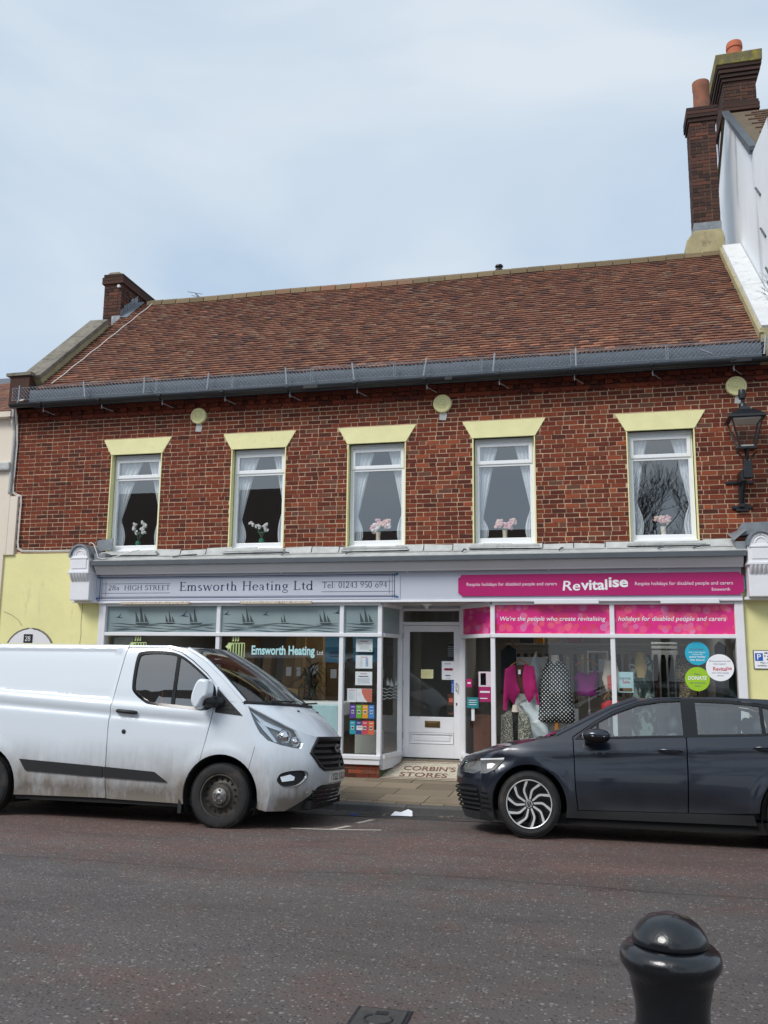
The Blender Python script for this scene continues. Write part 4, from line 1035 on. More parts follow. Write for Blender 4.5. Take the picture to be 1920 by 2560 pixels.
for x_, z_ in ((-8.40, 3.185), (-8.40, 2.815), (-3.05, 3.185), (-3.05, 2.815)): rect(m, x_, x_+.045, z_, z_+.032, yy-.001)
m.build('corner_marks', 'blue_mark', sg)
for a_ in (('28a', -8.175, -7.955, 2.975, .085, yy), ('HIGH STREET', -7.87, -7.0, 2.972, .085, yy), ('Tel: 01243 950 694', -4.28, -3.185, 2.985, .095, yy)): serif(MB(), *a_, each=lambda w_: w_.build('lettering', 'ink', sg))
serif(MB(), 'Emsworth Heating Ltd', -6.83, -4.43, 2.955, .15, yy, each=lambda w_: w_.build('lettering', 'navy', sg))
sg = thing('shop_sign', 'magenta fascia sign with white lettering of the charity shop', 'sign', (.1, -.12, 3.0))
a, b, c, d, q = -2.035, 2.205, 2.835, 3.172, .05
o = [(a, c+q)]+arc(a, c, q, q, 90, 0, 5)+arc(b, c, q, q, 180, 90, 5)+arc(b, d, q, q, 270, 180, 5)+arc(a, d, q, q, 0, -90, 5)
m = MB().prism(o, 'y', -.135, -.108); m.build('sign_board', 'magenta', sg)
MB().box(2.19, 2.225, -.13, -.109, 2.9, 3.1).build('sign_end', 'teal', sg)
for a_, k_ in ((('Respite holidays for disabled people and carers', -1.90, -.50, 2.995, -.1375), dict(cap=.05, offset=.006)), (('Respite holidays for disabled people and carers', .66, 2.055, 2.985, -.1375), dict(cap=.05, offset=.006)), (('Emsworth', 1.755, 2.01, 2.895, -.1375), dict(cap=.042, offset=.012))): m = MB(); put_text(m, *a_, **k_); m.build('lettering', 'pink_white', sg)
for a_, k_ in ((('Re', -.415, -.15, 2.915, -.1375), dict(cap=.145, offset=.012, shear=.1)), (('vital', -.14, .255, 2.925, -.1375), dict(cap=.15, offset=.028)), (('ise', .275, .56, 2.965, -.1375), dict(cap=.15, offset=.03))): m = MB(); put_text(m, *a_, **k_); m.build('lettering', 'white_print', sg)
m = MB(); put_text(m, "We're the people who create revitalising", -1.39, .215, 2.455, YG-.004, cap=.066, offset=.006, shear=.22); m.build('window_lettering', 'white_print', SF2)
m = MB(); put_text(m, "holidays for disabled people and carers", .40, 1.95, 2.455, YG-.004, cap=.066, offset=.006, shear=.22); m.build('window_lettering', 'white_print', SF2)
# heating shop's window lettering and radiator emblem
hb = MB(); put_text(hb, 'Emsworth Heating', -5.52, -4.42, 1.90, YG-.004, cap=.14, offset=.03); hb.build('window_lettering', 'ice', SF1)
hb = MB(); put_text(hb, 'Ltd', -4.38, -4.28, 1.90, YG-.004, cap=.07, offset=.004); hb.build('window_lettering', 'etch_pale', SF1)
def radiator(x, z, s=1):
    m = MB()
    for k in range(6):
        xx = x+k*.05*s; t = MB
        m.tube([(xx+.022*s*math.cos(rad(a)), YG-.004, z+(.20 if a < 180 else 0)*s+.022*s*math.sin(rad(a))) for a in list(range(0, 181, 30))+list(range(180, 361, 30))+[0]], .008*s, 4, caps=False)
    m.add([(x-.07*s, YG-.005, z+.16*s), (x+.0, YG-.005, z+.12*s), (x+.07*s, YG-.005, z+.22*s), (x, YG-.005, z+.225*s)], [(0, 1, 2, 3)])
    for k in range(3): m.add([(x+(.05+.045*k)*s, YG-.004, z+.25*s), (x+(.075+.045*k)*s, YG-.004, z+.25*s), (x+(.085+.045*k)*s, YG-.004, z+.30*s), (x+(.065+.045*k)*s, YG-.004, z+.35*s), (x+(.055+.045*k)*s, YG-.004, z+.31*s)], [(0, 1, 2, 3, 4)])
    m.build('radiator_emblem', 'lime_soft', SF1)
radiator(-5.92, 1.86); radiator(-7.72, 1.86)
# round stickers
def disc(x, z, r, y, mat, name, label, lines, rx=1.0):
    t = thing(name, label, 'sticker', (x, y, z)); MB().prism([(x+r*rx*math.cos(rad(a)), z+r*math.sin(rad(a))) for a in range(0, 360, 12)], 'y', y-.002, y).build('disc', mat, t)
    for (s, dz, w, cap, mt, kw) in lines: mm = MB(); put_text(mm, s, x-w/2, x+w/2, z+dz, y-.0035, cap=cap, **kw); mm.build('lettering', mt, t)
IT = dict(shear=.2, offset=.004)
disc(1.517, 1.975, .172, YG-.004, 'cyan_print', 'window_sticker', 'round turquoise volunteer sticker on the charity shop window', [('Volunteer', .045, .2, .034, 'grey_print', IT), ('with us and help give', .008, .24, .02, 'white_print', IT), ('someone that', -.022, .15, .02, 'white_print', IT), ('special holiday', -.062, .23, .028, 'white_print', dict(shear=.2, offset=.012)), ('they deserve', -.108, .2, .028, 'white_print', dict(shear=.2, offset=.012))])
disc(1.505, 1.60, .175, YG-.004, 'lime_print', 'window_sticker', 'round lime green DONATE sticker on the charity shop window', [('Please', .06, .09, .026, 'grey_print', IT), ('DONATE', -.01, .27, .052, 'white_print', dict(shear=.2, offset=.02)), ('any unwanted', -.065, .22, .026, 'grey_print', IT), ('items', -.11, .08, .024, 'grey_print', IT)])
disc(1.826, 1.77, .196, YG-.009, 'white_print', 'window_sticker', 'round white sticker with the red shop name, overlapping the other two', [('All proceeds from this', .085, .3, .022, 'grey_print', IT), ('shop support', .045, .18, .022, 'grey_print', IT), ('Revital', -.045, .19, .055, 'red_print', dict(offset=.015)), ('your local respite', -.085, .24, .022, 'grey_print', IT), ('centre', -.125, .09, .022, 'grey_print', IT)])
m = MB(); put_text(m, 'ise', 1.93, 2.0-.01, 1.74, YG-.0125, cap=.05, offset=.015); o_ = m.build('lettering', 'red_print', [o for o in bpy.data.objects if o.get('label', '').startswith('round white')][0])
# parking plate, number plaque
t = thing('parking_sign', 'white and blue parking restriction plate on the yellow wall at the right edge', 'sign', (2.45, -.03, 1.9))
MB().box(2.295, 2.72, -.032, -.014, 1.755, 2.03).build('plate', 'black_print', t, bevel=.01); MB().box(2.305, 2.71, -.0345, -.02, 1.765, 2.02).build('plate_face', 'white_print', t)
MB().box(2.318, 2.425, -.037, -.03, 1.875, 1.985).build('blue_square', 'p_blue', t)
m = MB(); put_text(m, 'P', 2.345, 2.40, 1.895, -.0385, cap=.075, offset=.012); m.build('lettering', 'white_print', t)
for s, x0, x1, z_ in (('Mon - Sat', 2.45, 2.66, 1.975), ('9 am - 6 pm', 2.44, 2.69, 1.93), ('45 mins', 2.47, 2.62, 1.885), ('No return', 2.39, 2.6, 1.835), ('within 45 mins', 2.345, 2.66, 1.795)): m = MB(); put_text(m, s, x0, x1, z_, -.0365, cap=.026, offset=.01); m.build('lettering', 'black_print', t)
t = thing('number_plaque', 'small black house number plaque reading 28 over the arched door', 'sign', (-9.74, -.04, 2.13))
MB().box(-9.83, -9.66, -.045, -.025, 2.06, 2.215).build('plate', 'black_print', t, bevel=.004); m = MB(); serif(m, '28', -9.80, -9.685, 2.095, .085, -.0475); m.build('lettering', 'white_print', t)
# ================================================================== neighbours
simple('roof_brown', S(104, 92, 74), .95, var=.25, vs=6, bump=.6, bs=20)
RB = thing('white_house', 'white rendered gable of the taller house at the right edge', 'building', (4, 3, 0))
gp_ = [(8.5, 6.4), (8.5, 9.6), (4.5, 13.05), (3.7, 12.95), (1.33, 10.68), (.02, 10.52), (.02, 6.4)]
m = MB().prism(gp_, 'x', 2.985, 3.12); m.build('gable_wall', 'white_render', RB)
m = MB(); m.box(2.99, 9, -.02, .2, 0, 10.5); m.build('wall', 'brick_dark', RB)
def rb_roof(u, v): return (lerp(2.93, 9, u), lerp(1.28, 3.75, v), lerp(10.72, 13.03, v))
m = MB().grid(rb_roof, 6, 6); m.grid(lambda u, v: (lerp(2.93, 9, u), lerp(3.75, 8.5, v), lerp(13.03, 9.7, v)), 4, 4); rr = m.build('roof', 'roof_brown', RB)
m = MB()
for k in range(16):
    for i in range(18):
        x = 3.3+i*.3+(.15 if k % 2 else 0); y = 1.3+k*.15; z = 10.76+k*.14; m.box(x, x+.29, y, y+.17, z, z+.02, 0, R.random()*.4)
m.build('tile_courses', 'tile', rr, kind='stuff')
m = MB().prism([(3.78, 13.12), (3.7, 12.96), (1.33, 10.66), (1.28, 10.80)], 'x', 2.93, 3.06); m.build('verge', 'slate_grey', RB)
c3 = stack('party_chimney', 2.99, 3.62, 3.82, 4.95, 12.4, 13.85, caps=((.045, 13.1, 13.25), (.03, 13.25, 13.33), (.03, 13.78, 13.86), (.06, 13.86, 13.95), (.09, 13.95, 14.04), (.115, 14.04, 14.12)))
MB().box(2.85, 3.75, 3.68, 5.1, 14.12, 14.36, j=.01).build('chimney_cap', 'lichen_stone', c3, bevel=.015)
for (x, y, mt) in ((3.28, 4.0, 'terracotta'), (3.28, 4.45, 'terracotta_old'), (3.26, 4.85, 'terracotta_old')):
    MB().lathe([(0, 14.3), (.15, 14.3), (.145, 14.62), (.165, 14.64), (.165, 14.72), (.15, 14.78), (.12, 14.78), (.11, 14.5)], (x, y, 0), 'z', 22).build('chimney_pot', mt, c3, smooth=40)
for (z0, y0) in ((9.95, 1.2), (9.1, 1.0), (8.3, .8)): MB().tube([(2.975, y0, z0), (2.975, y0-.35, z0-.32)], .02, 6).build('wall_tie', 'slate_grey', RB)
# twiggy growth on the parapet
tw = thing('twiggy_shrub', 'bare twiggy shrub rooted on the white parapet at the right edge', 'shrub', (2.9, -.1, 6.95)); m = MB()
def twig(p, d, L_, r, n):
    q = p+d*L_; m.tube([p, p.lerp(q, .5)+Vector((R.uniform(-.02, .02), 0, R.uniform(0, .03))), q], [r, r*.8, r*.6], 4, caps=False)
    if n:
        for _ in range(3):
            dd = (d+Vector((R.uniform(-.7, .7), R.uniform(-.4, .4), R.uniform(-.3, .5)))).normalized(); twig(p.lerp(q, R.uniform(.45, 1)), dd, L_*R.uniform(.55, .8), r*.6, n-1)
for _ in range(4): twig(Vector((2.93, -.1, 6.92)), Vector((R.uniform(-.45, .2), R.uniform(-.3, .1), 1)).normalized(), .42, .009, 3)
m.build('twigs', 'iron_black', tw)
LB = thing('cream_house', 'cream rendered house with red tiled roof at the left edge', 'building', (-13, 2, 0))
m = MB(); m.box(-18, XL-.02, -.05, .3, 0, 6.22); m.box(XL-.02, XL+.03, -.06, .02, 3.66, 6.2); m.box(XL-.03, XL+.19, -.055, .012, 3.64, 4.72); m.build('wall', 'cream', LB)
MB().box(-18, XL+.02, -.14, .05, 5.2, 5.36).build('ledge', 'lead_pale', LB, bevel=.03)
m = MB(); m.box(-18, XL+.0, -.2, .1, 6.2, 6.3); m.build('eaves_board', 'cream', LB)
m = MB().grid(lambda u, v: (lerp(-18, -10.34, u), lerp(-.15, 3.2, v), lerp(6.3, 8.2, v)), 4, 4); rf = m.build('roof', 'slate_grey', LB); m = MB()
for k in range(18):
    for i in range(14):
        x = -12.6+i*.16+(.08 if k % 2 else 0); y = -.2+k*.14
        if x < -10.42: m.add([(x, y, 6.33+k*.08), (x+.155, y, 6.33+k*.08), (x+.155, y+.19, 6.42+k*.08), (x, y+.19, 6.42+k*.08), (x, y, 6.30+k*.08), (x+.155, y, 6.30+k*.08)], [(0, 1, 2, 3), (4, 5, 1, 0)], 0, R.random()*.9)
m.build('tile_courses', 'tile', rf, kind='stuff')
m = MB(); m.tube([(XL+.0, -.12, 6.32), (XL+.0, -.12, 6.1), (XL+.015, -.06, 5.95), (XL+.01, -.06, 4.78)], .03, 8); m.box(XL-.05, XL+.05, -.18, -.06, 6.2, 6.34); m.build('downpipe', 'lead_pale', LB)
# ================================================================== wall lantern
simple('lamp_white', S(206, 204, 200), .6, var=.05)
LY = -.36; LX = 2.315
lamp = thing('wall_lantern', 'black four-sided street lantern on a wall bracket at the right edge', 'street lamp', (2.24, 0, 4.1))
def frustum(mb, x, y, z0, z1, a0, a1, mi=0, caps=True):
    v = [(x+sx*a0, y+sy*a0, z0) for sx, sy in ((-1, -1), (1, -1), (1, 1), (-1, 1))]+[(x+sx*a1, y+sy*a1, z1) for sx, sy in ((-1, -1), (1, -1), (1, 1), (-1, 1))]
    f = [(0, 1, 5, 4), (1, 2, 6, 5), (2, 3, 7, 6), (3, 0, 4, 7)]
    if caps: f += [(3, 2, 1, 0), (4, 5, 6, 7)]
    mb.add(v, f, mi)
ZB, ZT, AB, AT = 4.99, 5.42, .105, .215
m = MB()
for sx, sy in ((-1, -1), (1, -1), (1, 1), (-1, 1)): m.tube([(LX+sx*AB, LY+sy*AB, ZB), (LX+sx*AT, LY+sy*AT, ZT)], .013, 6)
frustum(m, LX, LY, ZB-.03, ZB, AB+.015, AB+.015)
for k in range(4):
    c = [(-1, -1), (1, -1), (1, 1), (-1, 1)]; a, b = c[k], c[(k+1) % 4]; m.tube([(LX+a[0]*AT, LY+a[1]*AT, ZT), (LX+b[0]*AT, LY+b[1]*AT, ZT)], .014, 6)
m.build('lantern_frame', 'iron_black', lamp)
m = MB(); frustum(m, LX, LY, ZT-.005, ZT+.03, .26, .255); frustum(m, LX, LY, ZT+.03, ZT+.14, .25, .11); frustum(m, LX, LY, ZT+.14, ZT+.2, .085, .06); m.lathe([(.055, 5.6), (.05, 5.66), (.02, 5.7), (.022, 5.73), (.05, 5.745), (.056, 5.80), (.05, 5.86), (.045, 5.885), (0, 5.89)], (LX-.02, LY, 0), 'z', 16); m.build('lantern_roof', 'iron_black', lamp, smooth=35)
m = MB(); frustum(m, LX, LY, ZT-.03, ZT-.012, .19, .2); m.build('reflector', 'lamp_white', lamp)
m = MB(); frustum(m, LX, LY, ZB+.01, ZB+.03, .085, .09); m.build('tray', 'lamp_white', lamp)
for k in range(4):
    c = [(-1, -1), (1, -1), (1, 1), (-1, 1)]; a, b = c[k], c[(k+1) % 4]; MB().quad((LX+a[0]*AB, LY+a[1]*AB, ZB), (LX+b[0]*AB, LY+b[1]*AB, ZB), (LX+b[0]*AT, LY+b[1]*AT, ZT), (LX+a[0]*AT, LY+a[1]*AT, ZT)).build('glass', 'glass_thin', lamp)
m = MB()
for s_ in (-1, 1):
    m.tube([(LX+s_*.03, LY, 4.78), (LX+s_*.07, LY, 4.86), (LX+s_*.14, LY, 4.93), (LX+s_*.15, LY, 4.985), (LX+s_*.12, LY, 5.0)], .013, 6); m.tube([(LX, LY+s_*.03, 4.78), (LX, LY+s_*.08, 4.88), (LX, LY+s_*.12, 4.97)], .013, 6)
m.tube([(LX, LY, 4.74), (LX, LY, 4.98)], .014, 8); m.build('cradle', 'iron_black', lamp)
m = MB(); m.box(LX-.055, LX+.055, LY-.05, LY+.05, 4.68, 4.79); m.box(LX-.065, LX+.06, LY-.06, LY+.06, 4.53, 4.685); m.build('collar', 'iron_black', lamp, bevel=.006)
m = MB(); m.box(LX-.10, LX-.02, LY-.02, -.02, 4.49, 4.66); m.box(LX-.1, LX-.02, -.09, -.02, 4.15, 4.6); m.tube([(LX-.06, -.05, 4.2), (LX-.06, LY*.6, 4.36), (LX-.05, LY, 4.56)], .03, 8); m.build('bracket_arm', 'iron_black', lamp, bevel=.006)
MB().box(LX-.27, LX+.13, -.03, .0, 4.51, 4.56).build('wall_plate', 'iron_black', lamp, bevel=.008); m = MB(); m.box(LX-.2, LX+.1, -.04, 0, 4.13, 4.18); m.box(LX-.14, LX+.03, -.06, -.0, 4.09, 4.13); m.build('wall_plate', 'iron_black', lamp, bevel=.008)
# ================================================================== bollard
bx, by = .207, -10.965
bo = thing('bollard', 'black cast iron bollard with a domed head in the bottom right corner', 'bollard', (bx, by, .08))
prof = [(.0, 1.075), (.03, 1.074), (.065, 1.062), (.09, 1.043), (.108, 1.018), (.114, 1.0), (.112, .992), (.106, .99), (.112, .987), (.13, .983), (.145, .97), (.151, .95), (.149, .932), (.138, .915), (.128, .90), (.124, .893), (.122, .875), (.116, .85), (.111, .825), (.108, .8), (.109, .77), (.108, .755)]
MB().lathe(prof, (bx, by, 0), 'z', 48).build('head', 'bollard_paint', bo, smooth=50)
prof = [(.108, .757), (.114, .75), (.118, .74), (.114, .73), (.106, .72), (.108, .4), (.112, .3), (.13, .28), (.135, .2), (.14, .08), (.14, 0)]
MB().lathe(prof, (bx, by, 0), 'z', 40).build('post', 'bollard_paint', bo, smooth=40)
# ================================================================== litter in the gutter
m = MB(); z = road_z(-2.75, -2.4)+.01
V = [(-2.52, -2.72, z), (-2.44, -2.70, z+.005), (-2.40, -2.65, z+.035), (-2.48, -2.64, z+.04), (-2.36, -2.70, z+.004), (-2.25, -2.68, z+.06), (-2.31, -2.65, z+.075), (-2.24, -2.72, z+.004)]
m.add(V, [(0, 1, 2, 3), (1, 4, 2), (4, 7, 5, 6), (4, 6, 2), (0, 1, 4, 7)]); tag(m.build('crumpled_paper', 'paper'), 'crumpled white paper lying in the gutter by the kerb', 'litter')
m = MB(); m.box(-3.02, -2.92, -2.80, -2.77, road_z(-2.78, -3)+.006, road_z(-2.78, -3)+.018); tag(m.build('plastic_scrap', 'p_blue'), 'tiny blue plastic scrap in the gutter', 'litter')
m = MB()
for _ in range(60):
    x, y = R.uniform(-4.2, -1.2), -2.45-abs(R.gauss(0, .12)); s = R.uniform(.006, .018); m.box(x, x+s*1.6, y, y+s, road_z(y, x)+.004, road_z(y, x)+.004+s*.6, j=.004)
m.build('gutter_debris', 'slab', road, kind='stuff')
# ================================================================== across the street (seen only in the glass)
simple('far_brick', S(92, 72, 62), .9, var=.2, vs=3); simple('far_roof', S(70, 56, 48), .9, var=.25, vs=6); simple('far_cream', S(84, 78, 72), .8, var=.1); simple('bark', S(44, 40, 36), .95, var=.2, vs=9)
def far_house(name, label, x0, x1, y, ez, rz, wall_m, n):
    t = thing(name, label, 'house', ((x0+x1)/2, y, 0), 'houses across the street')
    MB().box(x0, x1, y-7, y, 0, ez).build('wall', wall_m, t); MB().prism([(y+.3, ez-.1), (y-3.5, rz), (y-7.3, ez-.1)], 'x', x0-.1, x1+.1).build('roof', 'far_roof', t)
    for k in range(n):
        xx = lerp(x0, x1, (k+.5)/n)
        for zz in (ez-1.9,): o = MB().box(xx-.45, xx+.45, y-.02, y+.03, zz, zz+1.4).build('window', 'white_paint', t); MB().box(xx-.38, xx+.38, y+.02, y+.045, zz+.07, zz+1.33).build('pane', 'slate_grey', o)
        o = MB().box(xx-.9, xx+.9, y-.02, y+.05, .5, 2.5).build('shop_window', 'far_cream', t); MB().box(xx-.82, xx+.82, y+.02, y+.065, .6, 2.4).build('pane', 'slate_grey', o)
far_house('brick_house', 'dark brick house mirrored in the left upstairs windows', -27, -12.0, -23, 6.6, 10.2, 'far_brick', 4)
far_house('low_house', 'low cream house mirrored in the middle shop windows', -12.0, -8.4, -23.5, 5.0, 8.0, 'far_cream', 3)
far_house('gabled_house', 'cream house mirrored in the charity shop window', -8.3, -2.2, -26, 5.2, 8.3, 'far_cream', 2)
def bare_tree(x, y, h, label, seed):
    R = random.Random(seed)
    t = thing('bare_tree', label, 'tree', (x, y, 0), 'leafless trees across the street'); tr = MB(); cr_ = MB()
    def grow(p, d, L_, r, lev, mb):
        n = 4; pts = [p]; rs = [r]; q = p.copy(); dd = d.copy()
        for i in range(n):
            dd = (dd+Vector((R.uniform(-.16, .16), R.uniform(-.16, .16), R.uniform(-.03, .1)))).normalized(); q = q+dd*(L_/n); pts.append(q.copy()); rs.append(max(.008, r*(1-.34*(i+1)/n)))
        mb.tube(pts, rs, 6 if lev > 3 else 3, caps=False)
        if lev <= 0: return
        for k in range(3 if lev > 1 else 4):
            i = R.randint(2, n) if k else n
            a = R.uniform(.35, .8); ax = Vector((R.uniform(-1, 1), R.uniform(-1, 1), R.uniform(-.2, .6))).normalized()
            grow(pts[i], (dd*(1-a*.5)+ax*a).normalized(), L_*R.uniform(.62, .82), rs[i]*.66, lev-1, cr_)
    grow(Vector((x, y, 0)), Vector((0, 0, 1)), h*.33, h*.022, 6, tr); tr.build('trunk', 'bark', t, smooth=60); cr_.build('crown', 'bark', t)
bare_tree(2.7, -24, 11.6, 'larger bare tree mirrored in the right upstairs window', 5); bare_tree(5.6, -25, 9.2, 'second bare tree mirrored at the edge of the right upstairs window', 11)
# ================================================================== rooms behind the glass
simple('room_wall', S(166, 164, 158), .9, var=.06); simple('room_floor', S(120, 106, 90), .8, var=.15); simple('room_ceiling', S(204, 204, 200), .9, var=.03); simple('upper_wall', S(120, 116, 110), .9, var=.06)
m = MB(); x0, x1, y0, y1, z0, z1 = -8.32, 2.16, .06, 5.2, .27, 2.74
m.quad((x0, .86, z0), (x1, .86, z0), (x1, y1, z0), (x0, y1, z0), 1); m.quad((x0, y0, z0), (CL0-.05, y0, z0), (CL1-.06, .86, z0), (x0, .86, z0), 1); m.quad((CR0+.05, y0, z0), (x1, y0, z0), (x1, .86, z0), (CR1+.06, .86, z0), 1); m.quad((x0, y0, z1), (x0, y1, z1), (x1, y1, z1), (x1, y0, z1), 2)
m.quad((x0, y1, z0), (x1, y1, z0), (x1, y1, z1), (x0, y1, z1)); m.quad((x0, y0, z0), (x0, y1, z0), (x0, y1, z1), (x0, y0, z1)); m.quad((x1, y1, z0), (x1, y0, z0), (x1, y0, z1), (x1, y1, z1))
m.box(-3.22, -3.14, .86, y1, z0, z1); m.box(-2.12, -2.06, .86, 2.2, z0, z1); m.quad((-3.14, 2.6, z0), (-2.1, 2.6, z0), (-2.1, 2.6, z1), (-3.14, 2.6, z1))
m.build('ground_floor_room', ['room_wall', 'room_floor', 'room_ceiling'], BLD)
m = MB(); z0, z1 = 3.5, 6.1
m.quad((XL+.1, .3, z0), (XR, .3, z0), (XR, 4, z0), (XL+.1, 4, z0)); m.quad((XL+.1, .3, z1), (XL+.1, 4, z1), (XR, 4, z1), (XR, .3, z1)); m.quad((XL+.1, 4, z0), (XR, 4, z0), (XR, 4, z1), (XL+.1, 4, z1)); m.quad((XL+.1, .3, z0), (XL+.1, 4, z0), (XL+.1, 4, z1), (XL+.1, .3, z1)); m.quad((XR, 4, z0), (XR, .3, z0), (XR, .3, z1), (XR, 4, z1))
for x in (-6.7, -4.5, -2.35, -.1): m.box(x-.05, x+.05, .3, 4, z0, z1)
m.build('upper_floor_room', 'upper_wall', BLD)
emit_mat('lamp_glow', (1, .97, .92, 1), 22)
for (x, y, lb) in ((-3.7, 1.2, 'round lit ceiling lamp seen through the toplight next to the door'), (-6.6, 2.4, 'added round fill lamp deep inside the heating shop'), (-.9, 2.6, 'added round fill lamp deep inside the charity shop'), (1.2, 2.8, 'added round fill lamp above the right rail in the charity shop')):  # lamp by the door is real, the others are added to brighten the shops
    t = thing('ceiling_or_fill_lamp', lb, 'lamp', (x, y, 2.7), 'lit ceiling lamps in the shops'); MB().lathe([(.16, 2.735), (.16, 2.70), (.14, 2.69)], (x, y, 0), 'z', 24).build('rim', 'white_upvc', t); MB().lathe([(0, 2.692), (.14, 2.694)], (x, y, 0), 'z', 24).build('diffuser', 'lamp_glow', t)
# ------------------------------------------------------------------ curtains and flowers upstairs
def sheer():
    t = NT('sheer'); t.N.remove(t.b); d = t.n('BsdfDiffuse', Color=S(222, 228, 232)); tl_ = t.n('BsdfTranslucent', Color=S(200, 206, 208)); tr = t.n('BsdfTransparent'); a = t.n('MixShader'); b = t.n('MixShader'); a.inputs[0].default_value = .1; b.inputs[0].default_value = .03
    t.l(d.outputs[0], a.inputs[1]); t.l(tl_.outputs[0], a.inputs[2]); t.l(a.outputs[0], b.inputs[1]); t.l(tr.outputs[0], b.inputs[2]); t.l(b.outputs[0], t.out.inputs['Surface'])
sheer()
def curtain(xa, top, tie_x, tie_z, sg, side, label):
    """sheer gathered curtain: from the rail (xa .. xa+top) swept to a tie at tie_x, then a tail"""
    m = MB(); n, k = 22, 30
    def fn(u, v):
        z = lerp(5.37, 3.80, v); tz = (5.37-tie_z)/(5.37-3.80)
        if v < tz: t = v/tz; a = lerp(xa, tie_x-sg*.05, t**1.3); b = lerp(xa+sg*top, tie_x+sg*.03, t**.85)
        else: t = (v-tz)/(1-tz); a = tie_x-sg*.05; b = lerp(tie_x+sg*.03, tie_x+sg*.14, math.sin(t*2.2)*.8)
        return (lerp(a, b, u), .205+.014*math.sin(u*26+v*2)+.012*v, z)
    m.grid(fn, n, k); c = m.build('curtain', 'sheer', smooth=180); tag(c, label, 'curtain', 'sheer curtains upstairs'); return c
names = ['leftmost', 'second', 'third', 'fourth', 'rightmost']
for i, (a, b) in enumerate(WIN):
    curtain(a+.03, (.50, .42, .40, .37, .30)[i], a+.10, (4.25, 4.2, 4.2, 4.12, 4.3)[i], 1, 'left', f'sheer white curtain on the left side of the {names[i]} upstairs window')
    curtain(b-.03, (.35, .28, .32, .33, .32)[i], b-.06, (4.3, 4.4, 4.25, 4.25, 4.25)[i], -1, 'right', f'sheer white curtain on the right side of the {names[i]} upstairs window')
for nm, c in (('petal_white', S(238, 236, 236)), ('petal_pink', S(226, 176, 180)), ('petal_peach', S(232, 200, 186)), ('leaf', S(70, 110, 84)), ('pot_green', S(36, 128, 104)), ('vase', S(214, 206, 188))): simple(nm, c, .7, var=.15, vs=40)
def flowers(x, z0, pts, mats, label, pot, stems=True, r=.035):
    t = thing('flower_vase', label, 'flowers', (x, .21, z0)); y = .21
    if pot == 'vase': MB().lathe([(0, z0), (.04, z0), (.036, z0+.07), (.042, z0+.15), (.03, z0+.15), (.028, z0+.02)], (x, y, 0), 'z', 14).build('vase', 'vase', t, smooth=50)
    else: MB().lathe([(0, z0), (.04, z0), (.05, z0+.05), (.035, z0+.08), (.03, z0+.08)], (x, y, 0), 'z', 14).build('vase', pot, t, smooth=50)
    m = MB()
    for (px, pz) in pts: m.tube([(x, y, z0+.07), (lerp(x, px, .4), y, lerp(z0, pz, .7)), (px, y, pz)], .003, 4)
    m.build('stems', 'leaf', t)
    for k, mt in enumerate(mats):
        m = MB()
        for i, (px, pz) in enumerate(pts):
            if i % len(mats) != k: continue
            for _ in range(7):
                o = Vector((R.uniform(-1, 1), R.uniform(-1, 1), R.uniform(-1, 1)))*r*.8; m.sphere((px+o.x, y+o.y, pz+o.z), r*.72, r*.5, r*.66, 6, 4)
        m.build('blossoms', mt, t)
    m = MB()
    for _ in range(6):
        q = R.choice(pts); p = Vector((lerp(x, q[0], R.uniform(.3, .8)), y, lerp(z0+.08, q[1], R.uniform(.3, .8)))); d = Vector((R.uniform(-.06, .06), 0, R.uniform(-.02, .05))); m.add([p, p+d*.5+Vector((0, .01, .015)), p+d, p+d*.5-Vector((0, .01, .015))], [(0, 1, 2, 3)])
    m.build('leaves', 'leaf', t)
flowers(-7.84, 3.79, [(-7.93, 4.17), (-7.92, 4.10), (-7.89, 4.03), (-7.75, 4.2), (-7.72, 4.15), (-7.77, 4.10), (-7.74, 4.04)], ['petal_white'], 'white orchid in a green pot in the leftmost upstairs window', 'pot_green', r=.034)
flowers(-5.50, 3.79, [(-5.71, 4.15), (-5.65, 4.12), (-5.59, 4.09), (-5.54, 4.07), (-5.43, 4.12), (-5.45, 4.06), (-5.42, 4.02)], ['petal_white'], 'white orchid in a green pot in the second upstairs window', 'pot_green', r=.03)
rb_ = lambda cx, cz, rx, rz, n: [(cx+R.uniform(-rx, rx), cz+R.uniform(-rz, rz)) for _ in range(n)]
flowers(-3.43, 3.79, rb_(-3.41, 4.02, .15, .1, 12), ['petal_white', 'petal_peach', 'petal_pink'], 'mixed white and pink bouquet in the middle upstairs window', 'vase', r=.04)
flowers(-1.32, 3.77, rb_(-1.31, 4.02, .14, .05, 11), ['petal_pink', 'petal_peach'], 'pale pink bouquet in a cream vase in the fourth upstairs window', 'vase', r=.042)
flowers(1.13, 3.77, rb_(1.14, 4.03, .12, .035, 10), ['petal_pink', 'petal_peach'], 'peach bouquet in a cream vase in the rightmost upstairs window', 'vase', r=.034)
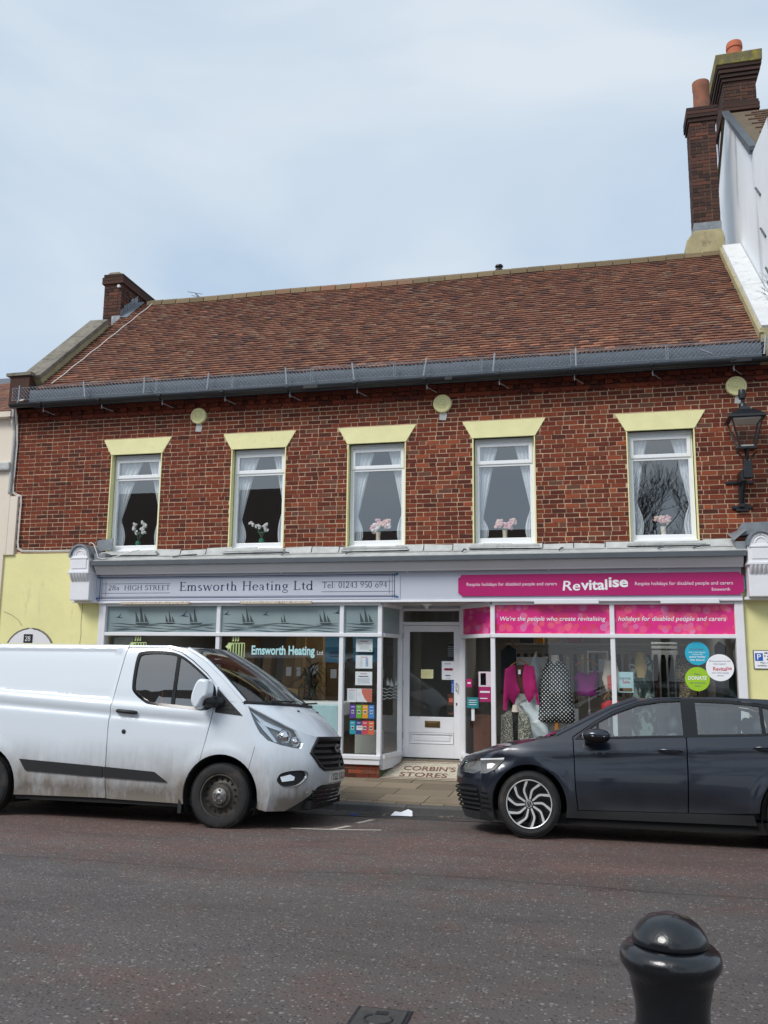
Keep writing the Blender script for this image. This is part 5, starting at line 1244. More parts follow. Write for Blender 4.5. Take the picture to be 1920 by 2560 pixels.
# ------------------------------------------------------------------ charity shop display
for nm, c, ro in (('cerise', S(176, 18, 104), .8), ('purple_cloth', S(150, 28, 134), .8), ('cream_knit', S(216, 202, 188), .9), ('coral', S(206, 104, 100), .9), ('red_cloth', S(170, 22, 34), .6), ('white_cloth', S(214, 222, 226), .8), ('black_cloth', S(16, 17, 20), .9), ('wood', S(170, 112, 52), .5), ('cardboard', S(150, 122, 86), .9), ('cardboard_dark', S(112, 88, 60), .9), ('board_white', S(206, 208, 208), .7), ('dark_green', S(34, 56, 52), .8), ('tan', S(176, 152, 104), .8), ('brown_cloth', S(92, 58, 44), .9), ('teal_card', S(30, 128, 140), .6), ('plant_green', S(38, 52, 42), .7), ('blue_poster', S(80, 142, 176), .6), ('pale_blue', S(168, 200, 206), .6), ('sky_print', S(120, 180, 214), .6), ('violet', S(98, 58, 160), .5), ('leaf_print', S(116, 174, 58), .5), ('amber', S(232, 158, 34), .5), ('cobalt', S(70, 132, 206), .5), ('aqua', S(44, 158, 176), .5), ('indigo', S(62, 72, 140), .5), ('rose', S(214, 76, 92), .5), ('orange', S(226, 112, 70), .5)): simple(nm, c, ro, var=.12, vs=9)
def dots():
    t = NT('polka'); t.set(rough=.85); sx = t.n('SeparateXYZ'); t.l(t.pos(), sx.inputs[0]); cx = t.n('CombineXYZ'); a = t.math('ADD', sx.outputs['X'], sx.outputs['Z']); b = t.math('SUBTRACT', sx.outputs['X'], sx.outputs['Z']); t.l(a, cx.inputs['X']); t.l(b, cx.inputs['Y'])
    v = t.n('TexVoronoi', voronoi_dimensions='2D', Scale=16.5, Randomness=.12); t.l(cx.outputs[0], v.inputs['Vector']); t.col(t.mix(S(14, 15, 20), S(226, 228, 228), t.math('LESS_THAN', v.outputs['Distance'], .245)))
dots()
def pattern(name, c0, c1, c2, sc, stretch, dist=2.0):
    t = NT(name); t.set(rough=.7); n = t.noise(sc, 3, .5, stretch=stretch, dist=dist); t.col(t.ramp(n, [(.42, c0), (.5, c1), (.58, c2)]))
pattern('sequins', S(50, 50, 48), S(104, 102, 92), S(188, 184, 166), 60, (1, 1, 1), .5); pattern('leafy', S(22, 34, 34), S(48, 70, 68), S(150, 164, 160), 5, (1.4, 1, .8), 1.5); pattern('zebra', S(26, 24, 22), S(60, 52, 42), S(150, 132, 104), 16, (.7, 1, 2.2), 3)
fold = lambda k, a=.012, sk=0: (lambda u, w: a*math.sin(u*k+w*sk))
def garment(name, label, outline, y, thick, mat, step=.04, fd=None, edge=.07, hanger=None):
    t = thing(name, label, 'clothing', (sum(p[0] for p in outline)/len(outline), y, min(p[1] for p in outline))); m = MB(); pillow(m, outline, y, thick, step, fd, edge=edge); m.build('cloth', mat, t, smooth=60)
    if hanger: cx, cz, w = hanger; m = MB(); m.tube([(cx-w, y, cz-.1), (cx, y, cz), (cx+w, y, cz-.1)], .011, 6); m.tube([(cx, y, cz), (cx, y, cz+.05), (cx+.02, y, cz+.08), (cx, y, cz+.1)], .004, 5); m.build('hanger', 'wood', t)
    return t
t = garment('jacket', 'cerise pink open jacket on a wooden hanger in the charity window', [(-1.36, 1.70), (-1.24, 1.78), (-1.20, 1.77), (-1.17, 1.5), (-1.12, 1.36), (-1.18, 1.28), (-1.22, 1.14), (-1.31, 1.27), (-1.335, 1.06), (-1.40, 1.07), (-1.385, 1.4)], .35, .035, 'cerise', fd=fold(30), hanger=(-1.12, 1.86, .15))
m = MB(); pillow(m, [(-1.05, 1.79), (-.90, 1.75), (-.87, 1.5), (-.825, 1.16), (-.86, 1.15), (-.90, 1.35), (-.92, 1.26), (-.99, 1.18), (-1.05, 1.30), (-1.075, 1.42), (-1.085, 1.6)], .35, .035, .04, fold(30)); m.build('cloth', 'cerise', t, smooth=60)
m = MB(); pillow(m, [(-1.22, 1.77), (-1.05, 1.78), (-1.06, 1.32), (-1.14, 1.33), (-1.20, 1.5)], .39, .008, .06); m.build('lining', 'brown_cloth', t); MB().box(-1.15, -1.11, .33, .335, 1.63, 1.70).build('price_tag', 'paper', t)
t = garment('dress', 'black and white polka dot dress on a wooden stand in the charity window', [(-.72, 1.80), (-.64, 1.86), (-.51, 1.86), (-.42, 1.80), (-.36, 1.66), (-.33, 1.4), (-.30, 1.15), (-.285, .885), (-.4, .87), (-.57, .89), (-.72, .88), (-.855, .90), (-.84, 1.2), (-.825, 1.45), (-.79, 1.66)], .45, .11, 'polka', fd=fold(26, .014, 3), edge=.2)
MB().lathe([(0, 1.94), (.05, 1.935), (.062, 1.90), (.06, 1.84), (.075, 1.8)], (-.575, .45, 0), 'z', 16).build('neck_block', 'cream_knit', t, smooth=60); m = MB(); m.lathe([(.035, .89), (.04, .75), (.028, .6), (.03, .3)], (-.57, .45, 0), 'z', 12); m.build('stand', 'wood', t, smooth=60)
garment('top', 'purple short-sleeved top on a hanger beside the polka dot dress', [(-.31, 1.56), (-.22, 1.70), (-.15, 1.66), (-.08, 1.64), (0, 1.67), (.05, 1.72), (.10, 1.58), (.06, 1.50), (.045, 1.30), (-.1, 1.29), (-.26, 1.31), (-.25, 1.52)], .7, .05, 'purple_cloth', fd=fold(18, .01, 14), hanger=(-.09, 1.88, .18))
t = garment('sweater', 'cream and coral sweater half hidden by the window mullion', [(.14, 1.58), (.20, 1.86), (.36, 1.86), (.42, 1.6), (.38, 1.39), (.20, 1.39)], .5, .04, 'cream_knit', fd=fold(30)); m = MB(); pillow(m, [(.22, 1.62), (.36, 1.66), (.36, 1.42), (.22, 1.42)], .455, .01, .05); m.build('motif', 'coral', t)
garment('bag', 'red bag hanging low in the charity window behind the car', [(.10, 1.0), (.12, 1.19), (.22, 1.25), (.40, 1.24), (.42, 1.0)], .45, .05, 'red_cloth', hanger=(.23, 1.36, .08))
t = garment('sequin_jacket', 'silver sequin jacket over black on a bust, low in the charity window', [(-1.41, 1.0), (-1.27, 1.08), (-1.24, 1.0), (-1.22, .53), (-1.43, .53)], .2, .05, 'sequins'); m = MB(); pillow(m, [(-1.16, .53), (-1.15, 1.0), (-1.12, 1.08), (-.98, .99), (-.93, .7), (-.92, .53)], .2, .06, .04); m.build('cloth', 'sequins', t, smooth=60); m = MB(); pillow(m, [(-1.27, .53), (-1.26, 1.02), (-1.23, 1.08), (-1.16, 1.08), (-1.12, 1.0), (-1.12, .53)], .24, .03, .06); m.build('black_top', 'black_cloth', t, smooth=60); MB().lathe([(0, 1.16), (.04, 1.155), (.05, 1.1), (.06, 1.05)], (-1.195, .22, 0), 'z', 12).build('neck_block', 'cream_knit', t, smooth=60)
garment('scarf', 'billowing white scarf draped behind the sequin jacket', [(-1.18, 1.16), (-1.0, 1.26), (-.84, 1.18), (-.72, 1.0), (-.70, .6), (-.95, .58), (-1.02, .95)], .5, .05, 'white_cloth', fd=fold(24, .03, 22)); garment('scarf', 'silvery white scarf tied high behind the cerise jacket', [(-.98, 1.75), (-.90, 1.97), (-.87, 2.0), (-.88, 1.86), (-.80, 1.66), (-.84, 1.3), (-.96, 1.3)], .62, .04, 'white_cloth', fd=fold(30, .02, 18))
tag(MB().box(-1.27, -.72, .90, .93, .9, 1.90).build('display_board', 'board_white'), 'white display board behind the cerise jacket', 'board'); tag(MB().box(-.72, -.24, .62, 1.0, .27, 1.09).build('display_plinth', 'board_white'), 'white plinth behind the foot of the polka dot dress', 'plinth')
t = garment('dress', 'dark green leaf-patterned V-neck dress in the right charity window', [(.55, 1.82), (.62, 1.92), (.70, 1.76), (.74, 1.72), (.82, 1.93), (.92, 1.86), (.90, 1.6), (.93, 1.2), (.95, .6), (.55, .6), (.59, 1.2), (.575, 1.6)], .5, .09, 'leafy', edge=.15); MB().lathe([(0, 2.0), (.045, 1.99), (.07, 1.9), (.13, 1.78), (.12, 1.6)], (.73, .52, 0), 'z', 16).build('bust', 'tan', t, smooth=60)
garment('dress', 'brown and cream swirl-patterned dress behind the green sticker', [(1.22, 1.60), (1.26, 1.88), (1.38, 1.95), (1.52, 1.9), (1.60, 1.6), (1.53, 1.55), (1.62, .7), (1.22, .7), (1.30, 1.5)], .5, .09, 'zebra', edge=.15)
garment('coat', 'long grey coat at the right end of the charity window', [(1.86, 1.1), (1.88, 2.1), (1.95, 2.18), (2.05, 2.1), (2.07, 1.1)], .9, .06, 'slate_grey', fd=fold(50)); garment('coat', 'dark teal coat against the right wall of the charity window', [(2.02, .9), (2.04, 1.8), (2.09, 1.86), (2.14, 1.8), (2.15, .9)], .7, .05, 'dark_green')
garment('garment', 'black garments hanging at the left end of the charity window', [(-1.48, 1.3), (-1.47, 2.0), (-1.35, 2.1), (-1.22, 2.02), (-1.22, 1.3)], .85, .07, 'black_cloth', hanger=(-1.34, 2.16, .16))
rl = thing('clothes_rail', 'chrome clothes rail across the back of the charity shop', 'rail', (-.7, 2.3, .3)); m = MB(); m.tube([(-1.5, 2.3, 2.06), (1.9, 2.3, 2.06)], .015, 8); m.build('bar', 'galv', rl)
for x in (-1.5, .2, 1.9): MB().tube([(x, 2.3, .27), (x, 2.3, 2.06)], .015, 8).build('upright', 'galv', rl)
ORD = ['first', 'second', 'third', 'fourth', 'fifth', 'sixth', 'seventh', 'eighth', 'ninth', 'tenth', 'eleventh', 'twelfth', 'thirteenth', 'fourteenth', 'fifteenth', 'sixteenth', 'seventeenth', 'eighteenth', 'nineteenth', 'twentieth', 'twenty-first', 'twenty-second', 'twenty-third', 'twenty-fourth', 'twenty-fifth', 'last']
for k in range(26):
    x = -1.42+k*.125; mt = R.choice(['brown_cloth', 'black_cloth', 'tan', 'dark_green', 'cream_knit', 'cardboard', 'slate_grey', 'brown_cloth', 'black_cloth']); m = MB(); L_ = R.uniform(.7, 1.1)
    m.prism([(2.1, 1.88), (2.3, 1.97), (2.5, 1.88), (2.52, 1.97-L_), (2.08, 1.97-L_)], 'x', x-.03, x+.03); o = m.build('hung_garment', mt); tag(o, f"{ {'brown_cloth': 'brown', 'black_cloth': 'black', 'tan': 'tan', 'dark_green': 'dark green', 'cream_knit': 'cream', 'cardboard': 'light brown', 'slate_grey': 'grey'}[mt] } garment hanging {ORD[k]} from the left on the back rail", 'clothing', 'clothes hanging on the back rail')
sh = thing('wall_shelf', 'wall shelf above the back clothes rail of the charity shop', 'shelf', (-.7, 2.5, 2.15)); MB().box(-1.55, 1.9, 2.3, 2.65, 2.13, 2.155).build('board', 'board_white', sh)
for (x, w, h, mt, lb) in ((-1.15, .25, .2, 'slate_grey', 'grey box on the back shelf'), (-.92, .14, .2, 'amber', 'yellow box on the back shelf'), (-.66, .24, .18, 'tan', 'tan box in the middle of the back shelf'), (-.30, .24, .18, 'red_cloth', 'dark red box on the back shelf'), (.0, .3, .2, 'cardboard', 'brown box at the right of the back shelf')): tag(MB().box(x-w/2, x+w/2, 2.35, 2.6, 2.157, 2.157+h).build('storage_box', mt), lb, 'box', 'boxes on the back shelf')
st = thing('display_stand', 'white tubular display stand behind the purple top', 'stand', (.1, 1.2, .3)); m = MB()
for x in (-.07, .24): m.tube([(x, 1.2, .28), (x, 1.2, 2.02)], .015, 6)
m.tube([(-.07, 1.2, 2.0), (.24, 1.2, 2.0)], .013, 6); m.build('frame', 'white_upvc', st)
for z in (1.68, 1.36, 1.0): MB().box(-.1, .34, 1.1, 1.4, z-.012, z).build('shelf', 'board_white', st)
tag(MB().box(.1, .24, 1.15, 1.3, 1.682, 1.88).build('storage_box', 'board_white'), 'white box on the tubular stand', 'box')
tag(MB().box(1.05, 1.5, 2.9, 2.95, .3, 2.2).build('wall_panel', 'board_white'), 'pale panel standing at the back between the two dresses', 'panel')
# notices: flat printed sheets, each a thing
def sheet(name, label, x0, x1, z0, z1, y, mat, prints=(), cat='notice'):
    t = thing(name, label, cat, ((x0+x1)/2, y, z0)); MB().box(x0, x1, y-.0015, y+.0015, z0, z1).build('sheet', mat, t)
    by = {}
    for p in prints:
        if p[0] == 'r': _, a, b, c, d, mt = p; by.setdefault(mt, MB()).quad((lerp(x0, x1, a), y-.0035, lerp(z0, z1, c)), (lerp(x0, x1, b), y-.0035, lerp(z0, z1, c)), (lerp(x0, x1, b), y-.0035, lerp(z0, z1, d)), (lerp(x0, x1, a), y-.0035, lerp(z0, z1, d)))
        else: _, s, a, b, c, cap, mt = p; put_text(by.setdefault(mt, MB()), s, lerp(x0, x1, a), lerp(x0, x1, b), lerp(z0, z1, c), y-.0045, cap=cap, offset=.006)
    for mt, mb in by.items(): mb.build('print', mt, t)
    return t
sheet('poster', 'WINTER Sale poster low in the right charity window', .365, .592, 1.385, 1.69, .0, 'pale_blue', [('t', 'WINTER', .1, .85, .62, .035, 'grey_print'), ('t', 'Sale', .3, .75, .45, .045, 'red_print'), ('r', .08, .92, .05, .22, 'cardboard_dark'), ('r', .12, .3, .08, .2, 'dark_green')])
LN = lambda n, z0, dz, a, b, mt, h=.012: [('r', a, b, z0-dz*i, z0-dz*i+h, mt) for i in range(n)]
sheet('certificate', 'topmost of three white notices in the pane by the door', -3.735, -3.457, 1.955, 2.165, .02, 'paper', [('r', .25, .75, .78, .82, 'red_print'), ('r', .15, .45, .6, .63, 'navy'), ('r', .5, .9, .6, .63, 'red_print')]+LN(4, .45, .08, .2, .8, 'grey_print')+[('r', .82, .92, .08, .16, 'leaf_print')])
sheet('certificate', 'middle notice with a blue list in the pane by the door', -3.735, -3.457, 1.69, 1.90, .02, 'paper', [('r', .3, .7, .84, .88, 'red_print')]+LN(7, .72, .09, .25, .42, 'grey_print')+LN(7, .72, .09, .6, .75, 'p_blue', .04))
sheet('certificate', 'lowest of three white notices in the pane by the door', -3.738, -3.457, 1.425, 1.64, .02, 'paper', [('r', .3, .7, .82, .86, 'red_print'), ('r', .2, .78, .62, .68, 'ink')]+LN(6, .5, .07, .15, .85, 'grey_print'))
sheet('leaflet', 'small white leaflet beside the coral card near the door', -3.87, -3.72, 1.155, 1.37, .02, 'paper', [('r', .15, .85, .86, .9, 'red_print')]+LN(8, .75, .08, .15, .85, 'grey_print'))
t = sheet('leaflet', 'white and coral curved card in the pane by the door', -3.715, -3.455, 1.16, 1.37, .02, 'paper', [('r', .08, .25, .5, .75, 'pink_white')]); m = MB(); P = [(-3.457, 1.163), (-3.457, 1.367), (-3.63, 1.367), (-3.62, 1.30), (-3.58, 1.22), (-3.53, 1.163)]; m.add([(a, .0155, b) for a, b in P][::-1], [tuple(range(6))]); m.build('print', 'salmon', t)
cols = ['violet', 'leaf_print', 'amber', 'cobalt', 'aqua', 'indigo', 'rose', 'orange']; cn = ['violet', 'green', 'amber', 'blue', 'turquoise', 'indigo', 'rose', 'orange']
for k in range(8):
    x = -3.815+(k % 4)*.102; z = .905 if k < 4 else .655; sheet('leaflet', f'{cn[k]} leaflet in the holder low in the pane by the door', x, x+.094, z, z+.21, .012, cols[k], [('r', .2, .8, .82, .86, 'white_print'), ('r', .28, .72, .35, .6, 'white_print'), ('r', .34, .66, .4, .55, cols[k])], 'leaflet')
hd = thing('leaflet_holder', 'clear two-tier leaflet holder low in the pane by the door', 'holder', (-3.61, .05, .64)); MB().box(-3.83, -3.39, .022, .026, .645, .78).build('front', 'glass_thin', hd); MB().box(-3.83, -3.39, .022, .026, .895, 1.03).build('front', 'glass_thin', hd)
sheet('card', 'small white card tucked over the lower leaflets', -3.70, -3.60, .72, .79, .004, 'paper', [('r', .15, .85, .6, .7, 'red_print')])
sheet('note', 'pale yellow note on the shop door glass', -2.81, -2.60, 1.53, 1.68, YD+.018, 'note_yellow', LN(4, .7, .15, .12, .8, 'tan'))
sheet('notice', 'white SALE notice on the shop door glass', -2.456, -2.25, 1.515, 1.82, YD+.018, 'paper', [('r', .2, .9, .5, .62, 'red_print'), ('r', .22, .88, .51, .61, 'paper'), ('t', 'SALE', .26, .84, .525, .028, 'red_print'), ('r', .25, .75, .84, .87, 'grey_print'), ('r', .3, .7, .2, .25, 'ink'), ('r', .35, .75, .08, .1, 'grey_print')])
t = sheet('push_plate', 'narrow blue PULL sticker beside the door handle', -2.294, -2.252, 1.30, 1.50, YD+.012, 'p_blue'); m = MB()
for k, ch in enumerate('PULL'): put_text(m, ch, -2.282, -2.264, 1.42-k*.036, YD+.007, cap=.024, offset=.01)
m.build('lettering', 'white_print', t)
sheet('notice', 'grey notice on the inner screen behind the door glass', -2.50, -2.30, 1.85, 2.12, 1.6, 'slate_grey', LN(6, .8, .12, .1, .9, 'paper', .05)); sheet('poster', 'dark poster low behind the door glass', -2.36, -2.25, .95, 1.28, YD+.03, 'brown_cloth', [('r', .1, .9, .1, .45, 'black_cloth'), ('r', .2, .8, .6, .8, 'coral')])
sheet('poster', 'cerise poster with a photograph behind the narrow charity pane', -1.80, -1.60, 1.18, 1.66, .5, 'cerise', [('r', 0, 1, .5, 1, 'pink_white'), ('r', .15, .6, .55, .95, 'slate_grey'), ('r', .1, .9, .3, .36, 'white_print'), ('r', .1, .7, .1, .13, 'white_print')]); sheet('card', 'turquoise card behind the narrow charity pane', -1.99, -1.80, 1.08, 1.25, .48, 'teal_card', LN(3, .7, .2, .15, .85, 'white_print', .05)); sheet('card', 'small cerise flag-shaped card behind the narrow charity pane', -2.0, -1.91, 1.41, 1.54, .5, 'cerise', [('r', .2, .8, .4, .6, 'white_print')])
sheet('pennant', 'white pennant hanging behind the narrow charity pane', -1.92, -1.87, .88, 1.08, .5, 'paper')
tag(MB().box(-1.9, -1.6, .6, 1.1, .27, .95).build('book_crate', 'brown_cloth'), 'dark crate low behind the narrow charity pane', 'crate')
# ------------------------------------------------------------------ heating shop contents
simple('carton', S(172, 138, 94), .9, var=.1, vs=4); simple('carton_b', S(140, 110, 74), .9, var=.1, vs=4)
for k, (x0, x1, y, z1, dx, mt, lb) in enumerate(((-5.92, -5.76, 1.3, 2.0, .12, 'carton_b', 'narrow cardboard carton leaning leftmost among the boiler boxes'), (-5.72, -5.55, 1.25, 1.45, .0, 'carton', 'short cardboard carton standing before the leaning ones'), (-5.52, -5.30, 1.3, 2.25, .14, 'carton_b', 'tall dark cardboard carton leaning under the window lettering'), (-5.26, -5.10, 1.28, 2.25, .08, 'carton', 'tall cardboard carton beside the dark leaning one'), (-5.04, -4.72, 1.4, 2.3, .0, 'carton', 'wide upright cardboard carton right of the leaning pair'), (-6.6, -6.1, 1.6, 2.2, .0, 'carton_b', 'large cardboard carton behind the mullion'), (-5.5, -5.0, .9, 1.32, .0, 'carton', 'low wide cardboard carton in front of the stack'), (-4.7, -4.45, 1.6, 2.2, 0, 'cardboard_dark', 'dark cardboard carton behind the plant'))):
    t = thing('carton', lb, 'box', ((x0+x1)/2, y, .27), 'cardboard cartons in the heating shop'); m = MB(); m.add([(xx+dx*q, yy, zz) for (zz, q) in ((.27, 0), (z1, 1)) for (xx, yy) in ((x0, y), (x1, y), (x1, y+.3), (x0, y+.3))], [(0, 1, 5, 4), (1, 2, 6, 5), (2, 3, 7, 6), (3, 0, 4, 7), (4, 5, 6, 7)]); m.build('card_body', mt, t)
    xa = lerp(x0, x1, .3)+dx*.6; xb = lerp(x0, x1, .75)+dx*.6; zc = lerp(.27, z1, .68); MB().box(xa, xb, y-.004, y+.0, zc-.09, zc+.07).build('label', 'paper', t)
pt = thing('potted_palm', 'dark leafy palm in the heating shop window', 'plant', (-4.75, .8, .3)); m = MB()
for k in range(150):
    a = R.uniform(0, 6.28); e = R.uniform(.1, 1.3); L_ = R.uniform(.3, .62); b = Vector((-4.76+R.uniform(-.06, .06), .85+R.uniform(-.05, .05), R.uniform(.9, 1.7))); d = Vector((math.cos(a)*math.cos(e), math.sin(a)*math.cos(e)*.6, math.sin(e))); prev = None; w = Vector((-d.y, d.x, 0)).normalized()*.016 if d.x or d.y else Vector((.016, 0, 0))
    P = [b+d*L_*q-Vector((0, 0, .35*L_*q*q*1.6)) for q in (0, .35, .7, 1)]
    m.add([P[0], P[1]-w, P[1]+w, P[2]-w, P[2]+w, P[3]], [(0, 1, 2), (1, 3, 4, 2), (3, 5, 4)])
m.build('fronds', 'plant_green', pt); MB().tube([(-4.76, .85, .5), (-4.75, .86, 1.1), (-4.77, .85, 1.6)], .025, 6).build('stem', 'bark', pt); MB().lathe([(0, .3), (.13, .3), (.17, .6), (.15, .6), (0, .56)], (-4.76, .85, 0), 'z', 18).build('pot', 'slate_grey', pt, smooth=40)
for (x0, x1, z0, z1, lb) in ((-4.42, -4.05, 1.78, 2.24, 'large pale blue poster hanging behind the window lettering'), (-3.93, -3.46, 1.80, 2.22, 'blue poster behind the topmost white notice')):
    sheet('poster', lb, x0, x1, z0, z1, .55, 'blue_poster', [('r', 0, 1, .55, 1, 'sky_print'), ('r', .2, .8, .3, .38, 'ink'), ('r', .2, .7, .2, .24, 'ink')])
tag(MB().box(-5.3, -4.05, .35, .9, .9, 1.13).build('display_ledge', 'board_white', bevel=.03), 'white padded ledge along the heating shop window behind the van', 'ledge'); tag(MB().box(-4.62, -4.1, .3, .7, .3, 1.08).build('display_unit', 'pale_blue', bevel=.01), 'pale blue display unit beside the van bonnet', 'unit')
tag(MB().box(-3.86, -3.46, .5, .9, .3, .66).build('display_unit', 'room_wall', bevel=.01), 'cream low unit under the leaflet holder', 'unit')
tag(MB().box(-7.7, -6.4, 2.4, 2.9, .3, 2.0).build('cupboard', 'black_cloth'), 'dark cupboard deep in the heating shop', 'cupboard'); tag(MB().box(-8.25, -7.9, .3, .34, .4, 2.18).build('window_blind', 'white_cloth'), 'narrow white blind at the left end of the heating shop window', 'blind')
# etched boats on the slanting glass by the door
def ret(x): return (lerp(CL0, CL1, x)-.006+.0, lerp(-.01, YD-.06, x))
m = MB()
for (c, z, s) in ((.35, 1.42, .5), (.55, 1.40, .5), (.8, 1.41, .45)):
    for o, h in ((-.05, .2), (.0, .3), (.06, .18)):
        a = ret(c+o); b = ret(c+o+.08); m.add([(a[0]+.012, a[1], z), (b[0]+.012, b[1], z), (a[0]+.012, a[1], z+h*s)], [(0, 1, 2)])
for k in range(4):
    for i in range(14):
        a, b = ret(.1+i*.06), ret(.16+i*.06); za = 1.36-.05*k+.012*math.sin(i*1.2+k); zb = 1.36-.05*k+.012*math.sin((i+1)*1.2+k); m.add([(a[0]+.012, a[1], za), (b[0]+.012, b[1], zb), (b[0]+.012, b[1], zb+.012), (a[0]+.012, a[1], za+.012)], [(0, 1, 2, 3)])
m.build('boat_etching', 'etch_pale', SF1)
# ================================================================== vehicles
def dirty_paint(name, clean, dirt, z0, z1, rough=.25, metal=0.0, flake=False):
    t = NT(name); t.set(rough=rough, metal=metal, coat=.8, coatr=.05); p = t.pos(True)
    sx = t.n('SeparateXYZ'); t.l(p, sx.inputs[0])
    mr = t.n('MapRange'); t.l(sx.outputs['Z'], mr.inputs['Value']); mr.inputs['From Min'].default_value = z1; mr.inputs['From Max'].default_value = z0
    n = t.noise(2.6, 7, .62, vec=p); n2 = t.noise(9, 6, .7, vec=p, stretch=(1, 1, .12))
    f = t.math('MULTIPLY', mr.outputs[0], t.math('ADD', t.math('MULTIPLY', n, .9), t.math('MULTIPLY', n2, .75)))
    fac = t.ramp(f, [(.15, (0, 0, 0, 1)), (.8, (.92, .92, .92, 1))])
    t.col(t.mix(clean, dirt, fac))
    r = t.n('MapRange'); t.l(fac, r.inputs['Value']); r.inputs['To Min'].default_value = rough; r.inputs['To Max'].default_value = .75; t.l(r.outputs[0], t.b.inputs['Roughness'])
    c = t.n('MapRange'); t.l(fac, c.inputs['Value']); c.inputs['To Min'].default_value = .8; c.inputs['To Max'].default_value = .05; t.l(c.outputs[0], t.b.inputs['Coat Weight'])
dirty_paint('van_white', S(214, 222, 230), S(108, 96, 82), .24, 1.05)
dirty_paint('golf_paint', S(28, 34, 46), S(56, 57, 58), .1, .6, .28, .3)
simple('trim_black', S(30, 31, 33), .55, var=.15, vs=8, obj=True)
simple('gloss_black', S(12, 13, 15), .12, var=0)
simple('tyre', S(34, 34, 35), .85, var=.3, vs=14, bump=.3, bs=60, obj=True, stain=(5, .55, S(66, 60, 54)))
simple('steel_dirty', S(84, 80, 76), .5, metal=.6, var=.3, vs=10, obj=True, stain=(9, .5, S(44, 42, 40)))
simple('steel', S(132, 131, 130), .4, metal=.85, var=.15, vs=18, obj=True)
simple('alloy_cut', S(214, 214, 212), .42, metal=.6, var=.05, obj=True)
simple('alloy_black', S(18, 19, 21), .35, var=.1, obj=True)
simple('chrome', S(220, 222, 226), .08, metal=1, var=0)
simple('lamp_back', S(104, 108, 112), .3, metal=.6, var=.15, vs=12, obj=True)
simple('lamp_smoke', S(112, 112, 110), .22, metal=.2, var=.2, vs=10, obj=True, coat=.6)
simple('seat_fabric', S(52, 54, 58), .9, var=.15, vs=12, obj=True)
simple('plate_white', S(206, 204, 196), .5, var=.08, vs=8, obj=True)
simple('underbody', S(16, 16, 17), .95, var=0)
glass_mat('glass_screen', (.6, .65, .65, 1), .04, 1.2); glass_mat('glass_car', (.78, .84, .83, 1), .12, 1.3); glass_mat('glass_clear', (.94, .96, .96, 1), .06, 1.0); glass_mat('glass_van', (.42, .47, .48, 1), .16, 1.8)
def patch(mb, E, C, B, n=16, m=14, crown=.0, mi=0, flip=False):
    """four-sided skin: edge curves E(u), C(u) for u in -1..1 and side curve B(s, sign) on the body side"""
    def fn(i, k):
        u = i*2-1; s = k; a = E(u).lerp(C(u), s); q = abs(u)**5
        sg = 1 if u >= 0 else -1
        b = B(s, sg)-E(sg).lerp(C(sg), s)
        return a+b*q+Vector((0, 0, crown*(1-u*u)*math.sin(math.pi*s)))
    mb.grid(fn, n, m, mi, flip)
def poly_at(pts, s):
    d = [0]
    for i in range(len(pts)-1): d.append(d[-1]+math.dist(pts[i], pts[i+1]))
    q = s*d[-1]
    for i in range(len(pts)-1):
        if q <= d[i+1]+1e-9:
            t = (q-d[i])/max(1e-9, d[i+1]-d[i]); return tuple(lerp(a, b, t) for a, b in zip(pts[i], pts[i+1]))
    return pts[-1]
def mirror_build(name, mats, parent, fn, smooth=35, both=True, **kw):
    """fn(mb, sign) adds one side's shape; the near side is sign -1"""
    out = []
    for sg in ((-1, 1) if both else (-1,)):
        m = MB(); fn(m, sg); out.append(m.build(name, mats, parent, smooth=smooth, **kw))
    return out
